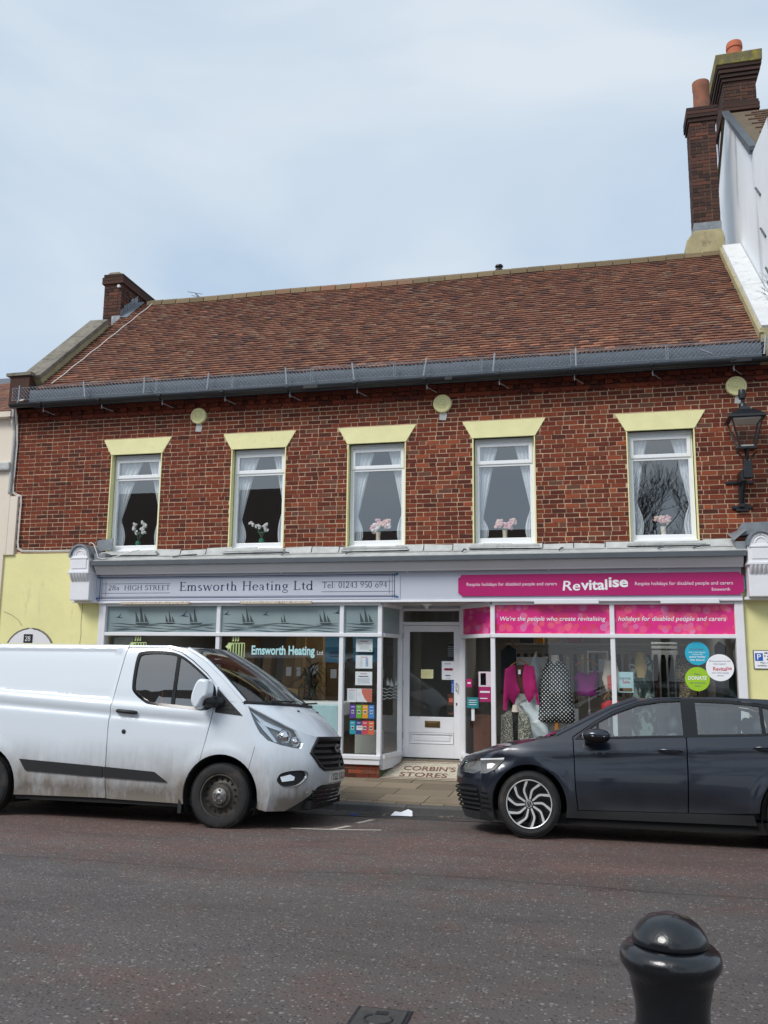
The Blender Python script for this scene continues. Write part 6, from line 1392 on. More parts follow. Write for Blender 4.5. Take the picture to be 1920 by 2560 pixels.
def wheel(car, x, sg, yc, r, width, kind):
    w = thing('tmp', 'x', 'x'); bpy.data.objects.remove(w)
    yo = sg*(yc+width/2); yi = sg*(yc-width/2); s_ = sg
    ri = r*.66 if kind == 'steel' else r*.735
    pr_ = [(ri, yo-s_*.02), (ri+.012, yo-s_*.004), (ri+.03, yo), (r*.86, yo+s_*.004), (r*.93, yo-s_*.006), (r*.975, yo-s_*.02), (r, yo-s_*.045), (r, yi+s_*.045), (r*.975, yi+s_*.02), (r*.9, yi), (ri, yi+s_*.01)]
    m = MB().lathe(pr_, (x, 0, r), 'y', 48); ro = m.build('wheel', 'tyre', car, smooth=40)
    m = MB()
    for k in range(84):                      # shoulder tread blocks
        a = 2*math.pi*k/84; a2 = a+.05
        for (ya, yb) in ((yo-s_*.012, yo-s_*.06), (yo-s_*.07, yo-s_*.12)):
            v = [(x+rr*math.cos(q), y, r+rr*math.sin(q)) for q in (a, a2) for rr in (r*.985, r+.0012) for y in (ya, yb)]
            m.add(v, [(0, 1, 3, 2), (4, 6, 7, 5), (2, 3, 7, 6), (0, 2, 6, 4), (1, 5, 7, 3)])
    m.build('tread', 'tyre', ro, kind='stuff')
    if kind == 'steel':
        m = MB().lathe([(ri+.004, yo-s_*.012), (ri-.012, yo-s_*.012), (ri-.02, yo-s_*.05), (ri-.035, yo-s_*.075), (.15, yo-s_*.07), (.13, yo-s_*.055), (.12, yo-s_*.035), (.085, yo-s_*.03), (.08, yo-s_*.02), (0, yo-s_*.02)], (x, 0, r), 'y', 48); m.build('rim', 'steel_dirty', ro, smooth=35)
        m = MB()
        for k in range(16):
            a = 2*math.pi*k/16; cx, cz = x+.168*math.cos(a), r+.168*math.sin(a)
            m.add([(cx+(.017*math.cos(q)*math.cos(a)-.013*math.sin(q)*math.sin(a)), yo-s_*.0705+s_*.004, cz+(.017*math.cos(q)*math.sin(a)+.013*math.sin(q)*math.cos(a))) for q in [2*math.pi*i/10 for i in range(10)]], [tuple(range(10))])
        m.build('rim_holes', 'underbody', ro, kind='stuff')
        m = MB().lathe([(.085, yo-s_*.03), (.082, yo-s_*.012), (.05, yo-s_*.006), (.04, yo+s_*.002), (.028, yo+s_*.004), (.026, yo-s_*.008), (.012, yo-s_*.01), (0, yo-s_*.01)], (x, 0, r), 'y', 28); hb = m.build('hub', 'steel', ro, smooth=35); m = MB()
        for k in range(5):
            a = 2*math.pi*k/5+.3; m.lathe([(.011, yo-s_*.02), (.011, yo+s_*.006), (0, yo+s_*.008)], (x+.062*math.cos(a), 0, r+.062*math.sin(a)), 'y', 8)
        m.build('wheel_nuts', 'steel', hb, kind='stuff')
    else:
        m = MB().lathe([(ri+.004, yo-s_*.008), (ri-.006, yo-s_*.006), (ri-.014, yo-s_*.02), (ri-.02, yo-s_*.10), (0, yo-s_*.10)], (x, 0, r), 'y', 48); m.build('rim', 'alloy_black', ro, smooth=35)
        MB().lathe([(ri+.003, yo-s_*.006), (ri-.002, yo-s_*.001), (ri-.009, yo-s_*.004)], (x, 0, r), 'y', 48).build('rim_lip', 'alloy_cut', ro, smooth=60)
        for k in range(10):                  # swirling spokes: black body with a machined bright edge
            a = 2*math.pi*k/10+.12; pts = []
            for (rr, da) in ((.042, 0), (.085, .02), (.125, .03), (.150, .10), (.178, .22), (.205, .30), (ri-.006, .36)): q = a+da*(-1 if sg < 0 else 1)*1.0; pts.append((rr, q))
            for (mt, nm, o0, o1, yy) in (('alloy_black', 'spoke', -.028, .018, yo-s_*.028), ('alloy_cut', 'spoke_face', -.0075, .0095, yo-s_*.012)):
                m = MB(); L_, R2 = [], []
                for i, (rr, q) in enumerate(pts):
                    wd = 1.0+.75*(i/6); L_.append((x+rr*math.cos(q)-o0*wd*math.sin(q), yy-s_*.012*(1-i/6), r+rr*math.sin(q)+o0*wd*math.cos(q))); R2.append((x+rr*math.cos(q)-o1*wd*math.sin(q), yy-s_*.012*(1-i/6), r+rr*math.sin(q)+o1*wd*math.cos(q)))
                for i in range(6):
                    m.quad(L_[i], R2[i], R2[i+1], L_[i+1]); d_ = Vector((0, -s_*.03, 0)); m.quad(L_[i], L_[i+1], Vector(L_[i+1])+d_, Vector(L_[i])+d_); m.quad(R2[i], R2[i+1], Vector(R2[i+1])+d_, Vector(R2[i])+d_)
                m.build(nm, mt, ro)
        m = MB().lathe([(.05, yo-s_*.05), (.046, yo-s_*.022), (.036, yo-s_*.016), (0, yo-s_*.016)], (x, 0, r), 'y', 28); hb = m.build('hub', 'alloy_black', ro, smooth=40)
        m = MB().lathe([(.035, yo-s_*.0155), (.035, yo-s_*.0135), (.030, yo-s_*.0135), (.030, yo-s_*.0155)], (x, 0, r), 'y', 28)
        for P in ([(-.012, .026), (0, .002), (.012, .026)], [(-.026, .014), (-.013, -.024), (0, -.004), (.013, -.024), (.026, .014)]):
            m.tube([(x+a, yo-s_*.013, r+b) for a, b in P], .0028, 5)
        m.build('wheel_emblem', 'alloy_cut', hb)
    MB().lathe([(ri-.03, yi+s_*.03), (.10, yi+s_*.04), (0, yi+s_*.04)], (x, 0, r), 'y', 24).build('wheel_back', 'underbody', ro)
    return ro
def well(mb, x, r, zc, y0, y1):
    """dark wheel housing between y0 and y1"""
    mb.lathe([(r, y0), (r, y1), (0, y1)], (x, 0, zc), 'y', 28, a0=rad(-25), a1=rad(205))
def vehicle(name, label, cat, y, z, roll):
    t = thing(name, label, cat, (0, y, z), local=True); t.rotation_euler = (-roll, 0, 0); return t
# ------------------------------------------------------------------ van
TH = rad(4.3)
VAN = vehicle('panel_van', 'muddy white panel van parked facing right in front of the heating shop', 'van', -4.52+.975*math.cos(TH), -.04-.975*math.sin(TH)+.012, TH); VAN.scale = (1.025, 1, 1.045); VAN.location.x = .102
vz = [.18, .45, .8, 1.12, 1.3, 1.6, 1.85, 1.93, 1.96]; vy = [.935, .97, .985, .978, .962, .92, .875, .845, .80]
def van_crease(x): return 1.285+(-.055)*(x+7)
def van_y(x, z):
    y = sinterp(vz, vy, z)
    c = van_crease(x); d = z-c
    y += (.016*math.exp(-((d-.045)/.05)**2) - .013*math.exp(-((d+.05)/.035)**2))*smooth01((-3.95-x)/.6)     # shoulder roll and the hollow under it
    if x < -5.38:                                                                              # pressed panel above it
        e = min(smooth01((z-(c+.09))/.03), smooth01((1.885-z)/.03), smooth01((-5.42-x-(1.9-z)*.06)/.03)); y -= .016*e
    for cx in (-4.077, -7.03):                                                                 # flared arches
        rr = math.hypot(x-cx, z-.335); y += .016*math.exp(-((rr-.46)/.07)**2)*(1 if z > .3 else .6)
    y -= .020*smooth01((.42-z)/.12)*smooth01((x+6.6)/.1)*smooth01((-4.5-x)/.1)
    if x > -4.3: y -= .03*smooth01((x+4.3)/.9)
    return y
def van_xf(z): return sinterp([.2, .4, .62, .95, 1.1, 1.3], [-3.13, -3.045, -3.03, -3.075, -3.11, -3.14], z)
def van_dp(z): return sinterp([.2, .6, 1.0, 1.3], [.42, .52, .67, .72], z)
def van_xe(z): return van_xf(z)-van_dp(z)
def van_front(u, z, off=0.0):
    yb = van_y(van_xe(z), z); e = 2.9; x = van_xf(z)-van_dp(z)*abs(u)**e
    return Vector((x+off, u*yb, z))
def vs(sg, off=0.0): return lambda x, z: (x, sg*(van_y(x, z)+off), z)
def vskin(name, mat, outline, holes=(), step=.045, off=0.0, rim=.025, both=True, parent=None, lines=(), smooth=35):
    return mirror_build(name, mat, parent or VAN, lambda m, sg: skin(m, outline, vs(sg, off), step, holes, rim=None if rim is None else (0, -sg, 0), rim_d=rim or 0, flip=sg > 0, lines=lines), smooth, both)
AF = lambda a0, a1, n=14, R_=.43: arc(-4.077, .335, R_, R_, a0, a1, n)
AR = lambda a0, a1, n=14, R_=.43: arc(-7.03, .335, R_, R_, a0, a1, n)
win = chaikin([(-5.20, 1.845), (-5.235, 1.79), (-5.235, 1.46), (-5.20, 1.40), (-5.07, 1.315), (-5.0, 1.285), (-4.6, 1.255), (-4.235, 1.225), (-4.215, 1.455), (-4.33, 1.56), (-4.52, 1.70), (-4.68, 1.80), (-4.86, 1.85)], 2)
def VCR(a, b): return [[(lerp(a, b, i/40), van_crease(lerp(a, b, i/40))+d) for i in range(41)] for d in (-.1, -.08, -.065, -.05, -.035, -.02, 0, .02, .04, .06, .085, .1, .12)]
vskin('body_side', 'van_white', [(-7.93, .32), (-7.60, .24)]+AR(192, -12, 20)+[(-5.455, .255), (-5.485, 1.05), (-5.478, 1.22), (-5.40, 1.85), (-5.385, 1.93), (-7.80, 1.93), (-7.9, 1.6)], step=.04, lines=VCR(-7.88, -5.5)+[[(-7.85+.1*i, z_) for i in range(24)] for z_ in (1.85, 1.868, 1.887, 1.905)]+[[(-5.425-o-(1.9-z_)*.06, z_) for z_ in (1.44, 1.5, 1.6, 1.7, 1.8, 1.845)] for o in (-.004, .012, .03)])
vdoor = vskin('front_door', 'van_white', [(-5.445, .25), (-4.50, .235)]+AF(184, 125, 7)+[(-4.25, 1.05), (-4.205, 1.28), (-4.195, 1.478), (-4.35, 1.615), (-4.54, 1.755), (-4.70, 1.848), (-4.88, 1.897), (-5.375, 1.897), (-5.39, 1.85), (-5.468, 1.22), (-5.475, 1.05)], holes=[win], step=.035, lines=[l for l in VCR(-5.44, -4.27) if l[0][1] < 1.24])
vskin('front_wing', 'van_white', AF(124, 42, 10)+[(-3.70, .885)]+[(van_xe(z)-.002, z) for z in (.92, 1.0, 1.1, 1.2, 1.27)]+[(-3.90, 1.318), (-4.02, 1.315), (-4.185, 1.462), (-4.195, 1.28), (-4.24, 1.05)], step=.035)
vskin('roof_rail', 'van_white', [(-3.87, 1.315), (-4.16, 1.575), (-4.4, 1.765), (-4.62, 1.885), (-4.85, 1.93), (-5.38, 1.93), (-5.372, 1.905), (-4.88, 1.905), (-4.69, 1.855), (-4.53, 1.762), (-4.34, 1.622), (-4.03, 1.32)], step=.04)
vskin('sill', 'trim_black', [(-6.60, .20), (-4.52, .20), (-4.50, .24), (-6.61, .25)], off=-.03, step=.08)
# black lower door trims, quarter panel, glass
vskin('side_trim', 'trim_black', [(-6.56, .635), (-5.49, .588), (-5.49, .478), (-6.47, .513)], off=.018, step=.05, rim=.02)
vskin('side_trim', 'trim_black', [(-5.475, .587), (-4.86, .555), (-4.70, .455), (-5.475, .478)], off=.018, step=.05, rim=.02)
vskin('window_seal', 'gloss_black', chaikin([(-5.215, 1.865), (-5.255, 1.80), (-5.255, 1.455), (-5.21, 1.385), (-5.08, 1.298), (-5.0, 1.265), (-4.6, 1.235), (-4.205, 1.205), (-4.195, 1.462), (-4.33, 1.58), (-4.52, 1.72), (-4.68, 1.82), (-4.86, 1.868)], 2), holes=[[(-4.75+(a+4.75)*.972, 1.52+(b-1.52)*.955) for a, b in win]], off=.004, step=.05, rim=.04)
vskin('side_window', 'glass_van', win, off=-.012, step=.08, rim=None, smooth=180)
vskin('window_divider', 'gloss_black', [(-4.735, 1.245), (-4.695, 1.243), (-4.70, 1.80), (-4.74, 1.81)], off=.0, step=.1, rim=.01)
vskin('quarter_panel', 'trim_black', [(-4.185, 1.455), (-3.865, 1.172), (-4.19, 1.20)], off=.006, step=.05, rim=.012)
for k in range(3): vskin('quarter_rib', 'trim_black', [(-4.18, 1.26+.05*k), (-3.97-.07*k, 1.245+.045*k), (-3.98-.07*k, 1.232+.045*k), (-4.18, 1.24+.05*k)], off=.012, step=.1, rim=.01)
def van_handle(m, sg):
    yy = lambda x, z, o: sg*(van_y(x, z)+o)
    m.tube([(-5.38, yy(-5.38, 1.19, .005), 1.19), (-5.36, yy(-5.36, 1.19, .04), 1.19), (-5.16, yy(-5.16, 1.177, .04), 1.177), (-5.14, yy(-5.14, 1.175, .005), 1.175)], [.02, .022, .022, .018], 8)
mirror_build('door_handle', 'trim_black', VAN, van_handle, 60)
mirror_build('door_lock', 'trim_black', VAN, lambda m, sg: m.lathe([(.024, 0), (.024, sg*.012), (.012, sg*.016), (0, sg*.016)], (-5.276, sg*(van_y(-5.276, .97)-.002), .97), 'y', 16), 40, False)
# bumper: side corner plus the bowed front, with holes for lamps, grille and intakes
bs_ = AF(41, -14, 8)+[(-3.63, .215), (van_xe(.2), .2)]+[(van_xe(z)-.001, z) for z in (.3, .4, .5, .6, .7, .8, .88)]
vskin('front_bumper', 'van_white', bs_, step=.04)
def ztop(u): return .972+.335*max(0, (abs(u)-.5)/.5)**1.7
def vf(off=0.0): return lambda u, z: van_front(u, z, off)
top = [(u, ztop(u)) for u in [i/24 for i in range(24, -25, -1)]]
lampo = [(.985, ztop(.985)-.012), (.93, ztop(.93)-.012), (.86, ztop(.86)-.012), (.78, ztop(.78)-.012), (.70, ztop(.70)-.014), (.675, .955), (.66, .90), (.69, .842), (.75, .847), (.85, .875), (.925, .922), (.955, 1.0)]
fogo = chaikin([(.935, .485), (.945, .53), (.90, .605), (.70, .625), (.655, .58), (.70, .505), (.78, .455), (.90, .452)], 2)
gro = [(-.46, .955), (-.60, .80), (-.50, .665), (-.42, .625), (.42, .625), (.50, .665), (.60, .80), (.46, .955)]
low = [(-.84, .20), (-.70, .30), (-.52, .44), (-.45, .46), (.45, .46), (.52, .44), (.70, .30), (.84, .20)]
mir = lambda P: [(-a, b) for a, b in P][::-1]
m = MB(); skin(m, [(-1, .2), (-.845, .2)]+low[1:-1]+[(.845, .2), (1, .2)]+top, vf(), .035, [lampo, mir(lampo), fogo, mir(fogo), gro], rim=(-1, 0, 0), rim_d=.03, flip=False)
m.build('front_bumper', 'van_white', VAN, smooth=35)
m = MB(); skin(m, low, vf(-.012), .05, rim=(-1, 0, 0), rim_d=.03); lw = m.build('lower_grille', 'trim_black', VAN, smooth=40)
m = MB()
for k in range(4): z_ = .275+k*.042; m.tube([van_front(-.6+.05*i, z_, .0) for i in range(25)], .008, 5)
m.build('grille_bars', 'gloss_black', lw)
m = MB(); skin(m, gro, vf(-.045), .06, rim=(-1, 0, 0), rim_d=.01); gg = m.build('grille', 'underbody', VAN)
m = MB(); pts = [van_front(*p, .004) for p in densify(gro, .05)]; m.tube(pts+[pts[0]], .02, 6); m.build('grille_surround', 'trim_black', gg, smooth=60)
for k in range(5):
    z_ = .675+k*.062; w_ = interp([.62, .66, .80, .955], [.40, .48, .58, .47], z_)
    m = MB(); n_ = 22
    for i in range(n_):
        a, b = lerp(-w_, w_, i/n_), lerp(-w_, w_, (i+1)/n_); m.add([van_front(a, z_, -.006), van_front(b, z_, -.006), van_front(b, z_+.03, -.012), van_front(a, z_+.03, -.012), van_front(a, z_-.008, -.03), van_front(b, z_-.008, -.03)], [(0, 1, 2, 3), (4, 5, 1, 0)])
    m.build('grille_slat', 'trim_black', gg, smooth=60)
m = MB(); c_ = van_front(0, .845, .016); m.add([c_+Vector((.004, .095*math.cos(q), .04*math.sin(q))) for q in [2*math.pi*i/28 for i in range(28)]], [tuple(range(28))]); m.tube([c_+Vector((.004, .098*math.cos(q), .042*math.sin(q))) for q in [2*math.pi*i/28 for i in range(29)]], .006, 6); bd = m.build('badge', 'steel', gg)
m = MB(); m.tube([c_+Vector((.007, a, b)) for a, b in ((-.06, .005), (-.045, .018), (-.04, -.012), (-.02, .006), (0, -.01), (.012, .006), (.03, -.008), (.045, .02), (.06, 0))], .0035, 4); m.build('badge_script', 'trim_black', bd)
# plate
pl = MB(); pl.add([van_front(0, z_, .02)+Vector((0, y_, 0)) for y_, z_ in ((-.265, .485), (.265, .485), (.265, .598), (-.265, .598))], [(0, 1, 2, 3)]); pl.box(van_xf(.54)-.02, van_xf(.54)+.014, -.27, .27, .48, .603); po = pl.build('number_plate', 'plate_white', VAN)
m = MB(); xx_ = van_xf(.54)+.0215; put_text(m, 'YS22 YXX', -.24, .24, .505, 0, cap=.075, offset=.008, fn=lambda u, w: (xx_, u, w)); m.build('plate_lettering', 'black_print', po)
# headlamps and fogs
for sg in (-1, 1):
    ol = [(sg*a, b) for a, b in lampo]; ol = ol if sg > 0 else ol[::-1]
    m = MB(); skin(m, ol, lambda u, z: van_front(u, z)+Vector((-.05, -.03*(1 if u > 0 else -1), 0)), .04, rim=(.9, .35*sg, 0), rim_d=.05); hl = m.build('headlamp', 'lamp_back', VAN, smooth=40)
    m = MB()
    for P in ([(.97, 1.225), (.90, 1.12), (.80, 1.045), (.82, 1.02), (.92, 1.08)], [(.95, 1.13), (.90, 1.06), (.86, .905), (.88, .905), (.925, 1.03)]): m.add([van_front(sg*a, b)+Vector((-.018, -.015*sg, 0)) for a, b in P], [tuple(range(len(P)))])
    m.build('daylight_strip', 'chrome', hl)
    m = MB()
    for (a, b, r_) in ((.80, .965, .066), (.725, .912, .048)):
        c_ = van_front(sg*a, b)+Vector((-.025, -.02*sg, 0)); m.sphere(c_, r_, r_, r_, 14, 8)
        ax = Vector((.8, .6*sg, 0)).normalized(); s1 = ax.orthogonal().normalized(); s2 = ax.cross(s1)
        m.tube([c_+ax*.02+(s1*math.cos(q)+s2*math.sin(q))*r_*1.05 for q in [2*math.pi*i/20 for i in range(21)]], .008, 5)
    m.build('reflector', 'chrome', hl, smooth=60)
    m = MB(); skin(m, ol, vf(.001), .04); m.build('lens', 'glass_clear', hl, smooth=180)
    of = [(sg*a, b) for a, b in fogo]; of = of if sg > 0 else of[::-1]
    m = MB(); skin(m, of, lambda u, z: van_front(u, z)+Vector((-.03, -.012*sg, 0)), .05, rim=(.8, .4*sg, 0), rim_d=.045); fg = m.build('fog_lamp_bezel', 'trim_black', VAN, smooth=40)
    m = MB(); skin(m, [(sg*a, b) for a, b in ((.90, .50), (.91, .55), (.83, .575), (.79, .55), (.80, .515))][::sg], lambda u, z: van_front(u, z)+Vector((-.012, -.006*sg, 0)), .04, rim=(-1, 0, 0), rim_d=.02); m.build('fog_lamp', 'chrome', fg)
# bonnet, screen, roof, rear, floor
cowl = lambda u: Vector((-3.46-.42*abs(u)**2.3, u*van_y(-3.88, 1.315), 1.305+.012*abs(u)))
head = lambda u: Vector((-4.50-.14*abs(u)**2, u*van_y(-4.64, 1.887), 1.945-.058*abs(u)**2.2))
E_ = lambda u: van_front(u, ztop(u))
m = MB(); patch(m, E_, cowl, lambda s, sg: E_(sg).lerp(cowl(sg), s), 24, 10, crown=.035); m.build('bonnet', 'van_white', VAN, smooth=50)
ap = [(-3.88, 1.316), (-4.16, 1.575), (-4.4, 1.765), (-4.64, 1.887)]
Bs = lambda s, sg: Vector((lambda q: (q[0], sg*van_y(*q), q[1]))(poly_at(ap, s)))
m = MB(); patch(m, cowl, head, Bs, 20, 12, crown=.045); m.build('windscreen', 'glass_screen', VAN, smooth=180)
rail = [(-4.64, 1.887), (-4.85, 1.93), (-5.4, 1.93), (-7.8, 1.93)]
rear = lambda u: Vector((-7.80, u*van_y(-7.8, 1.93), 1.985-.055*abs(u)**3))
Br = lambda s, sg: Vector((lambda q: (q[0], sg*van_y(*q), q[1]))(poly_at(rail, s)))
m = MB(); patch(m, head, rear, Br, 20, 24, crown=.03); m.build('roof', 'van_white', VAN, smooth=50)
for sg in (-1, 1):
    m = MB(); m.tube([Bs(i/12, sg)+Vector((.012, -.02*sg, .004)) for i in range(13)], .026, 8); m.build('windscreen_pillar', 'van_white', VAN, smooth=60)
    m = MB(); m.tube([Bs(i/12, sg)+Vector((.035, -.065*sg, .004)) for i in range(13)], .016, 6); m.build('windscreen_seal', 'gloss_black', VAN, smooth=60)
m = MB(); m.tube([cowl(u/10)+Vector((.01, 0, -.004)) for u in range(-10, 11)], .022, 6); m.build('scuttle', 'trim_black', VAN)
for y0 in (-.75, .05): m = MB(); m.tube([(-3.62 if y0 < -.5 else -3.5, y0, 1.335), (-3.52, y0+.35, 1.345), (-3.56, y0+.75, 1.36)], .011, 6); m.build('wiper', 'trim_black', VAN)
for u_ in (-.42, .2): p_ = E_(u_).lerp(cowl(u_), .72); MB().sphere((p_.x, p_.y, p_.z+.028), .02, .016, .01, 8, 6).build('washer_jet', 'trim_black', VAN)
m = MB(); m.quad((-7.92, -.97, .3), (-7.92, .97, .3), (-7.80, .81, 1.95), (-7.80, -.81, 1.95)); m.build('rear_doors', 'van_white', VAN)
m = MB(); m.box(-7.85, -3.7, -.86, .86, .22, .30); m.box(-3.7, -3.15, -.6, .6, .22, .3); m.box(-6.2, -5.6, -.3, .3, .1, .24)
for cx in (-4.077, -7.03): well(m, cx, .425, .335, -.955, -.55); well(m, cx, .425, .335, .955, .55)
m.build('floor_pan', 'underbody', VAN)
m = MB(); m.lathe([(.30, .115), (.33, .15), (.30, .22), (0, .22)], (-6.0, 0, 0), 'z', 24); m.lathe([(0, .115), (.30, .115)], (-6.0, 0, 0), 'z', 24); m.build('spare_wheel', 'tyre', VAN)
m = MB(); m.box(-5.34, -5.30, -.86, .86, .3, 1.88); m.build('bulkhead', 'underbody', VAN)
m = MB(); m.box(-4.3, -3.86, -.74, .74, .8, 1.2); m.build('dashboard', 'trim_black', VAN, bevel=.05)
for y_ in (-.5, .15, .55):
    m = MB(); m.box(-5.1, -4.6, y_-.23, y_+.23, .75, .95); m.box(-5.26, -5.1, y_-.23, y_+.23, .9, 1.5); m.box(-5.25, -5.15, y_-.13, y_+.13, 1.52, 1.7); m.build('seat', 'seat_fabric', VAN, bevel=.04)
m = MB(); m.tube([Vector((-4.45, -.48, 1.18))+Vector((.09*math.sin(q), .2*math.cos(q), .17*math.sin(q))) for q in [2*math.pi*i/20 for i in range(21)]], .016, 6); m.build('steering_wheel', 'trim_black', VAN)
m = MB(); m.add([(-5.12, -.6, .92), (-4.98, -.62, .92), (-5.02, -.61, 1.5)], [(0, 1, 2)]); m.build('seat_belt', 'salmon', VAN)
for sg in (-1, 1):
    m = MB(); n0 = [(-4.36, 1.27), (-4.385, 1.33), (-4.36, 1.45), (-4.32, 1.53), (-4.28, 1.55), (-4.20, 1.54), (-4.18, 1.48), (-4.185, 1.36), (-4.24, 1.34), (-4.28, 1.25), (-4.32, 1.225)]
    m.prism(chaikin(n0, 2), 'y', sg*1.24, sg*1.06); mr_ = m.build('door_mirror', 'van_white', VAN, bevel=.045, smooth=70)
    m = MB(); m.tube([(-4.27, sg*1.15, 1.31), (-4.2, sg*1.02, 1.31), (-4.12, sg*.95, 1.31)], [.05, .06, .06], 8); m.box(-4.28, -4.14, sg*1.0-.05, sg*1.0+.05, 1.25, 1.37); m.build('mirror_arm', 'trim_black', mr_, bevel=.015)
for x_ in (-4.077, -7.03):
    for sg in (-1, 1): wheel(VAN, x_, sg, .868, .337, .215, 'steel')
m = MB(); m.box(-4.56, -4.52, -.95, -.72, .14, .40); m.build('mud_flap', 'trim_black', VAN); MB().sphere((-3.13, -.80, .40), .014).build('parking_sensor', 'steel', VAN)
# ------------------------------------------------------------------ hatchback
GTH = rad(4.3)
CAR = vehicle('hatchback_car', 'dark grey five-door hatchback parked facing left in front of the charity shop', 'car', -4.40+.885*math.cos(GTH), .045-.885*math.sin(GTH), GTH); CAR.scale = (1, 1, 1.03)
gz_ = [.12, .25, .42, .6, .74, .83, .93, 1.02, 1.2, 1.36, 1.42, 1.45]; gy_ = [.82, .85, .885, .893, .882, .868, .842, .80, .722, .635, .59, .55]
def golf_y(x, z):
    k = (x+.2)/1.86*.1                                # the waist crease rises to the rear
    y = sinterp(gz_, gy_, z-k*.6*smooth01((z-.5)/.3))
    d = z-(.835+k); y += .010*math.exp(-(d/.03)**2)-.012*math.exp(-((d+.09)/.07)**2)
    y -= .02*math.exp(-((z-.36)/.09)**2)*smooth01((x+.1)/.3)*smooth01((1.4-x)/.3)
    for cx in (-.68, 1.956):
        rr = math.hypot(x-cx, z-.32); y += .016*math.exp(-((rr-.42)/.05)**2)
    if x < -.5: y -= .055*smooth01((-.5-x)/.75)**1.5
    if x > 1.9: y -= .10*((x-1.9)/.8)**2
    return y
def golf_xf(z): return sinterp([.1, .25, .45, .6, .72, .82], [-1.44, -1.50, -1.545, -1.535, -1.47, -1.37], z)
def golf_xe(z): return golf_xf(z)+.36
def golf_front(u, z, off=0.0): return Vector((golf_xf(z)+.36*abs(u)**2.8-off, u*golf_y(golf_xe(z), z), z))
def gs(sg, off=0.0): return lambda x, z: (x, sg*(golf_y(x, z)+off), z)
def gskin(name, mat, outline, holes=(), step=.04, off=0.0, rim=.022, parent=None, smooth=35, lines=()):
    return mirror_build(name, mat, parent or CAR, lambda m, sg: skin(m, outline, gs(sg, off), step, holes, rim=None if rim is None else (0, -sg, 0), rim_d=rim or 0, flip=sg > 0, lines=lines), smooth)
GF = lambda a0, a1, n=14, r_=.385: arc(-.68, .32, r_, r_, a0, a1, n)
GR = lambda a0, a1, n=14, r_=.385: arc(1.956, .32, r_, r_, a0, a1, n)
UP = [(-1.02, .80), (-.85, .885), (-.6, .945), (-.38, .99), (-.1, 1.135), (.2, 1.285), (.45, 1.372), (.7, 1.408), (1.2, 1.42), (1.75, 1.405), (2.15, 1.36), (2.42, 1.29)]
DL = [(-.195, .972), (.91, 1.03), (1.66, 1.062), (1.93, 1.10), (2.06, 1.19), (1.98, 1.265), (1.75, 1.335), (1.4, 1.372), (1.0, 1.382), (.7, 1.368), (.45, 1.325), (.2, 1.228), (.0, 1.115), (-.12, 1.03)]
crease = lambda a, b: [[(lerp(a, b, i/12), .835+(lerp(a, b, i/12)+.2)/1.86*.1) for i in range(13)]]
gskin('front_bumper', 'golf_paint', GF(152, 190, 6)+[(-1.05, .17), (golf_xe(.13), .13)]+[(golf_xe(z), z) for z in (.2, .3, .4, .5, .55)]+[(-1.17, .60), (-1.05, .625), (-.98, .585)], step=.035)
gskin('front_wing', 'golf_paint', [(-.19, .283)]+[(-.30, .22)]+GF(-12, 148, 20)+[(-1.035, .637), (-.985, .675), (-.936, .732), (-.925, .766), (-1.02, .757), (-1.095, .748), (-1.035, .798)]+UP[1:4]+[(-.235, 1.055), (-.225, .95), (-.218, .80), (-.21, .5)], step=.035, lines=[])
gskin('front_door', 'golf_paint', [(-.18, .285), (.887, .305), (.90, .7), (.907, 1.028), (.93, 1.395), (.7, 1.388), (.45, 1.347), (.2, 1.25), (.0, 1.138), (-.215, .985), (-.208, .80), (-.2, .5)], holes=[[(-.17, .978), (.90, 1.03), (.90, 1.378), (.7, 1.364), (.45, 1.322), (.2, 1.225), (.0, 1.112), (-.1, 1.04)]], step=.035, lines=crease(-.17, .88))
gskin('rear_door', 'golf_paint', [(.899, .305), (1.36, .318)]+GR(178, 128, 6, .40)+[(1.74, .72), (1.80, .9), (1.86, 1.085), (1.96, 1.12), (1.9, 1.28), (1.75, 1.345), (1.4, 1.387), (.945, 1.396), (.918, 1.03), (.912, .7)], holes=[[(1.01, 1.035), (1.66, 1.066), (1.80, 1.1), (1.86, 1.20), (1.75, 1.325), (1.4, 1.365), (1.02, 1.378)]], step=.035, lines=crease(.93, 1.72))
gskin('rear_quarter', 'golf_paint', GR(127, -10, 14, .385)+[(2.55, .3), (2.64, .5), (2.62, .9), (2.5, 1.18), (2.42, 1.285), (2.15, 1.352), (1.92, 1.288), (1.97, 1.12), (1.87, 1.08), (1.81, .9), (1.75, .72)], step=.05)
gskin('roof_rail', 'golf_paint', UP[3:]+[(1.93, 1.29), (1.75, 1.352), (1.4, 1.394), (.94, 1.403), (.7, 1.395), (.45, 1.354), (.2, 1.258), (0, 1.146), (-.228, .99)], step=.04)
gskin('sill', 'trim_black', [(-.31, .205), (1.53, .215), (1.50, .31), (.9, .30), (-.2, .278), (-.29, .27)], off=.004, step=.05)
gskin('window_surround', 'gloss_black', [(-.205, .962), (.91, 1.018), (1.66, 1.05), (1.95, 1.09), (2.07, 1.19), (1.985, 1.275), (1.75, 1.347), (1.4, 1.385), (1.0, 1.396), (.7, 1.38), (.45, 1.338), (.2, 1.241), (.0, 1.128), (-.125, 1.042)], holes=[[(.045, .995), (.885, 1.035), (.885, 1.37), (.7, 1.36), (.45, 1.318), (.2, 1.221), (.05, 1.14)], [(-.15, .99), (.02, .998), (.02, 1.115), (-.09, 1.04)], [(1.03, 1.045), (1.64, 1.07), (1.645, 1.338), (1.4, 1.36), (1.03, 1.372)], [(1.68, 1.075), (1.91, 1.11), (2.02, 1.19), (1.95, 1.255), (1.68, 1.328)]], off=.004, step=.05, rim=.02)
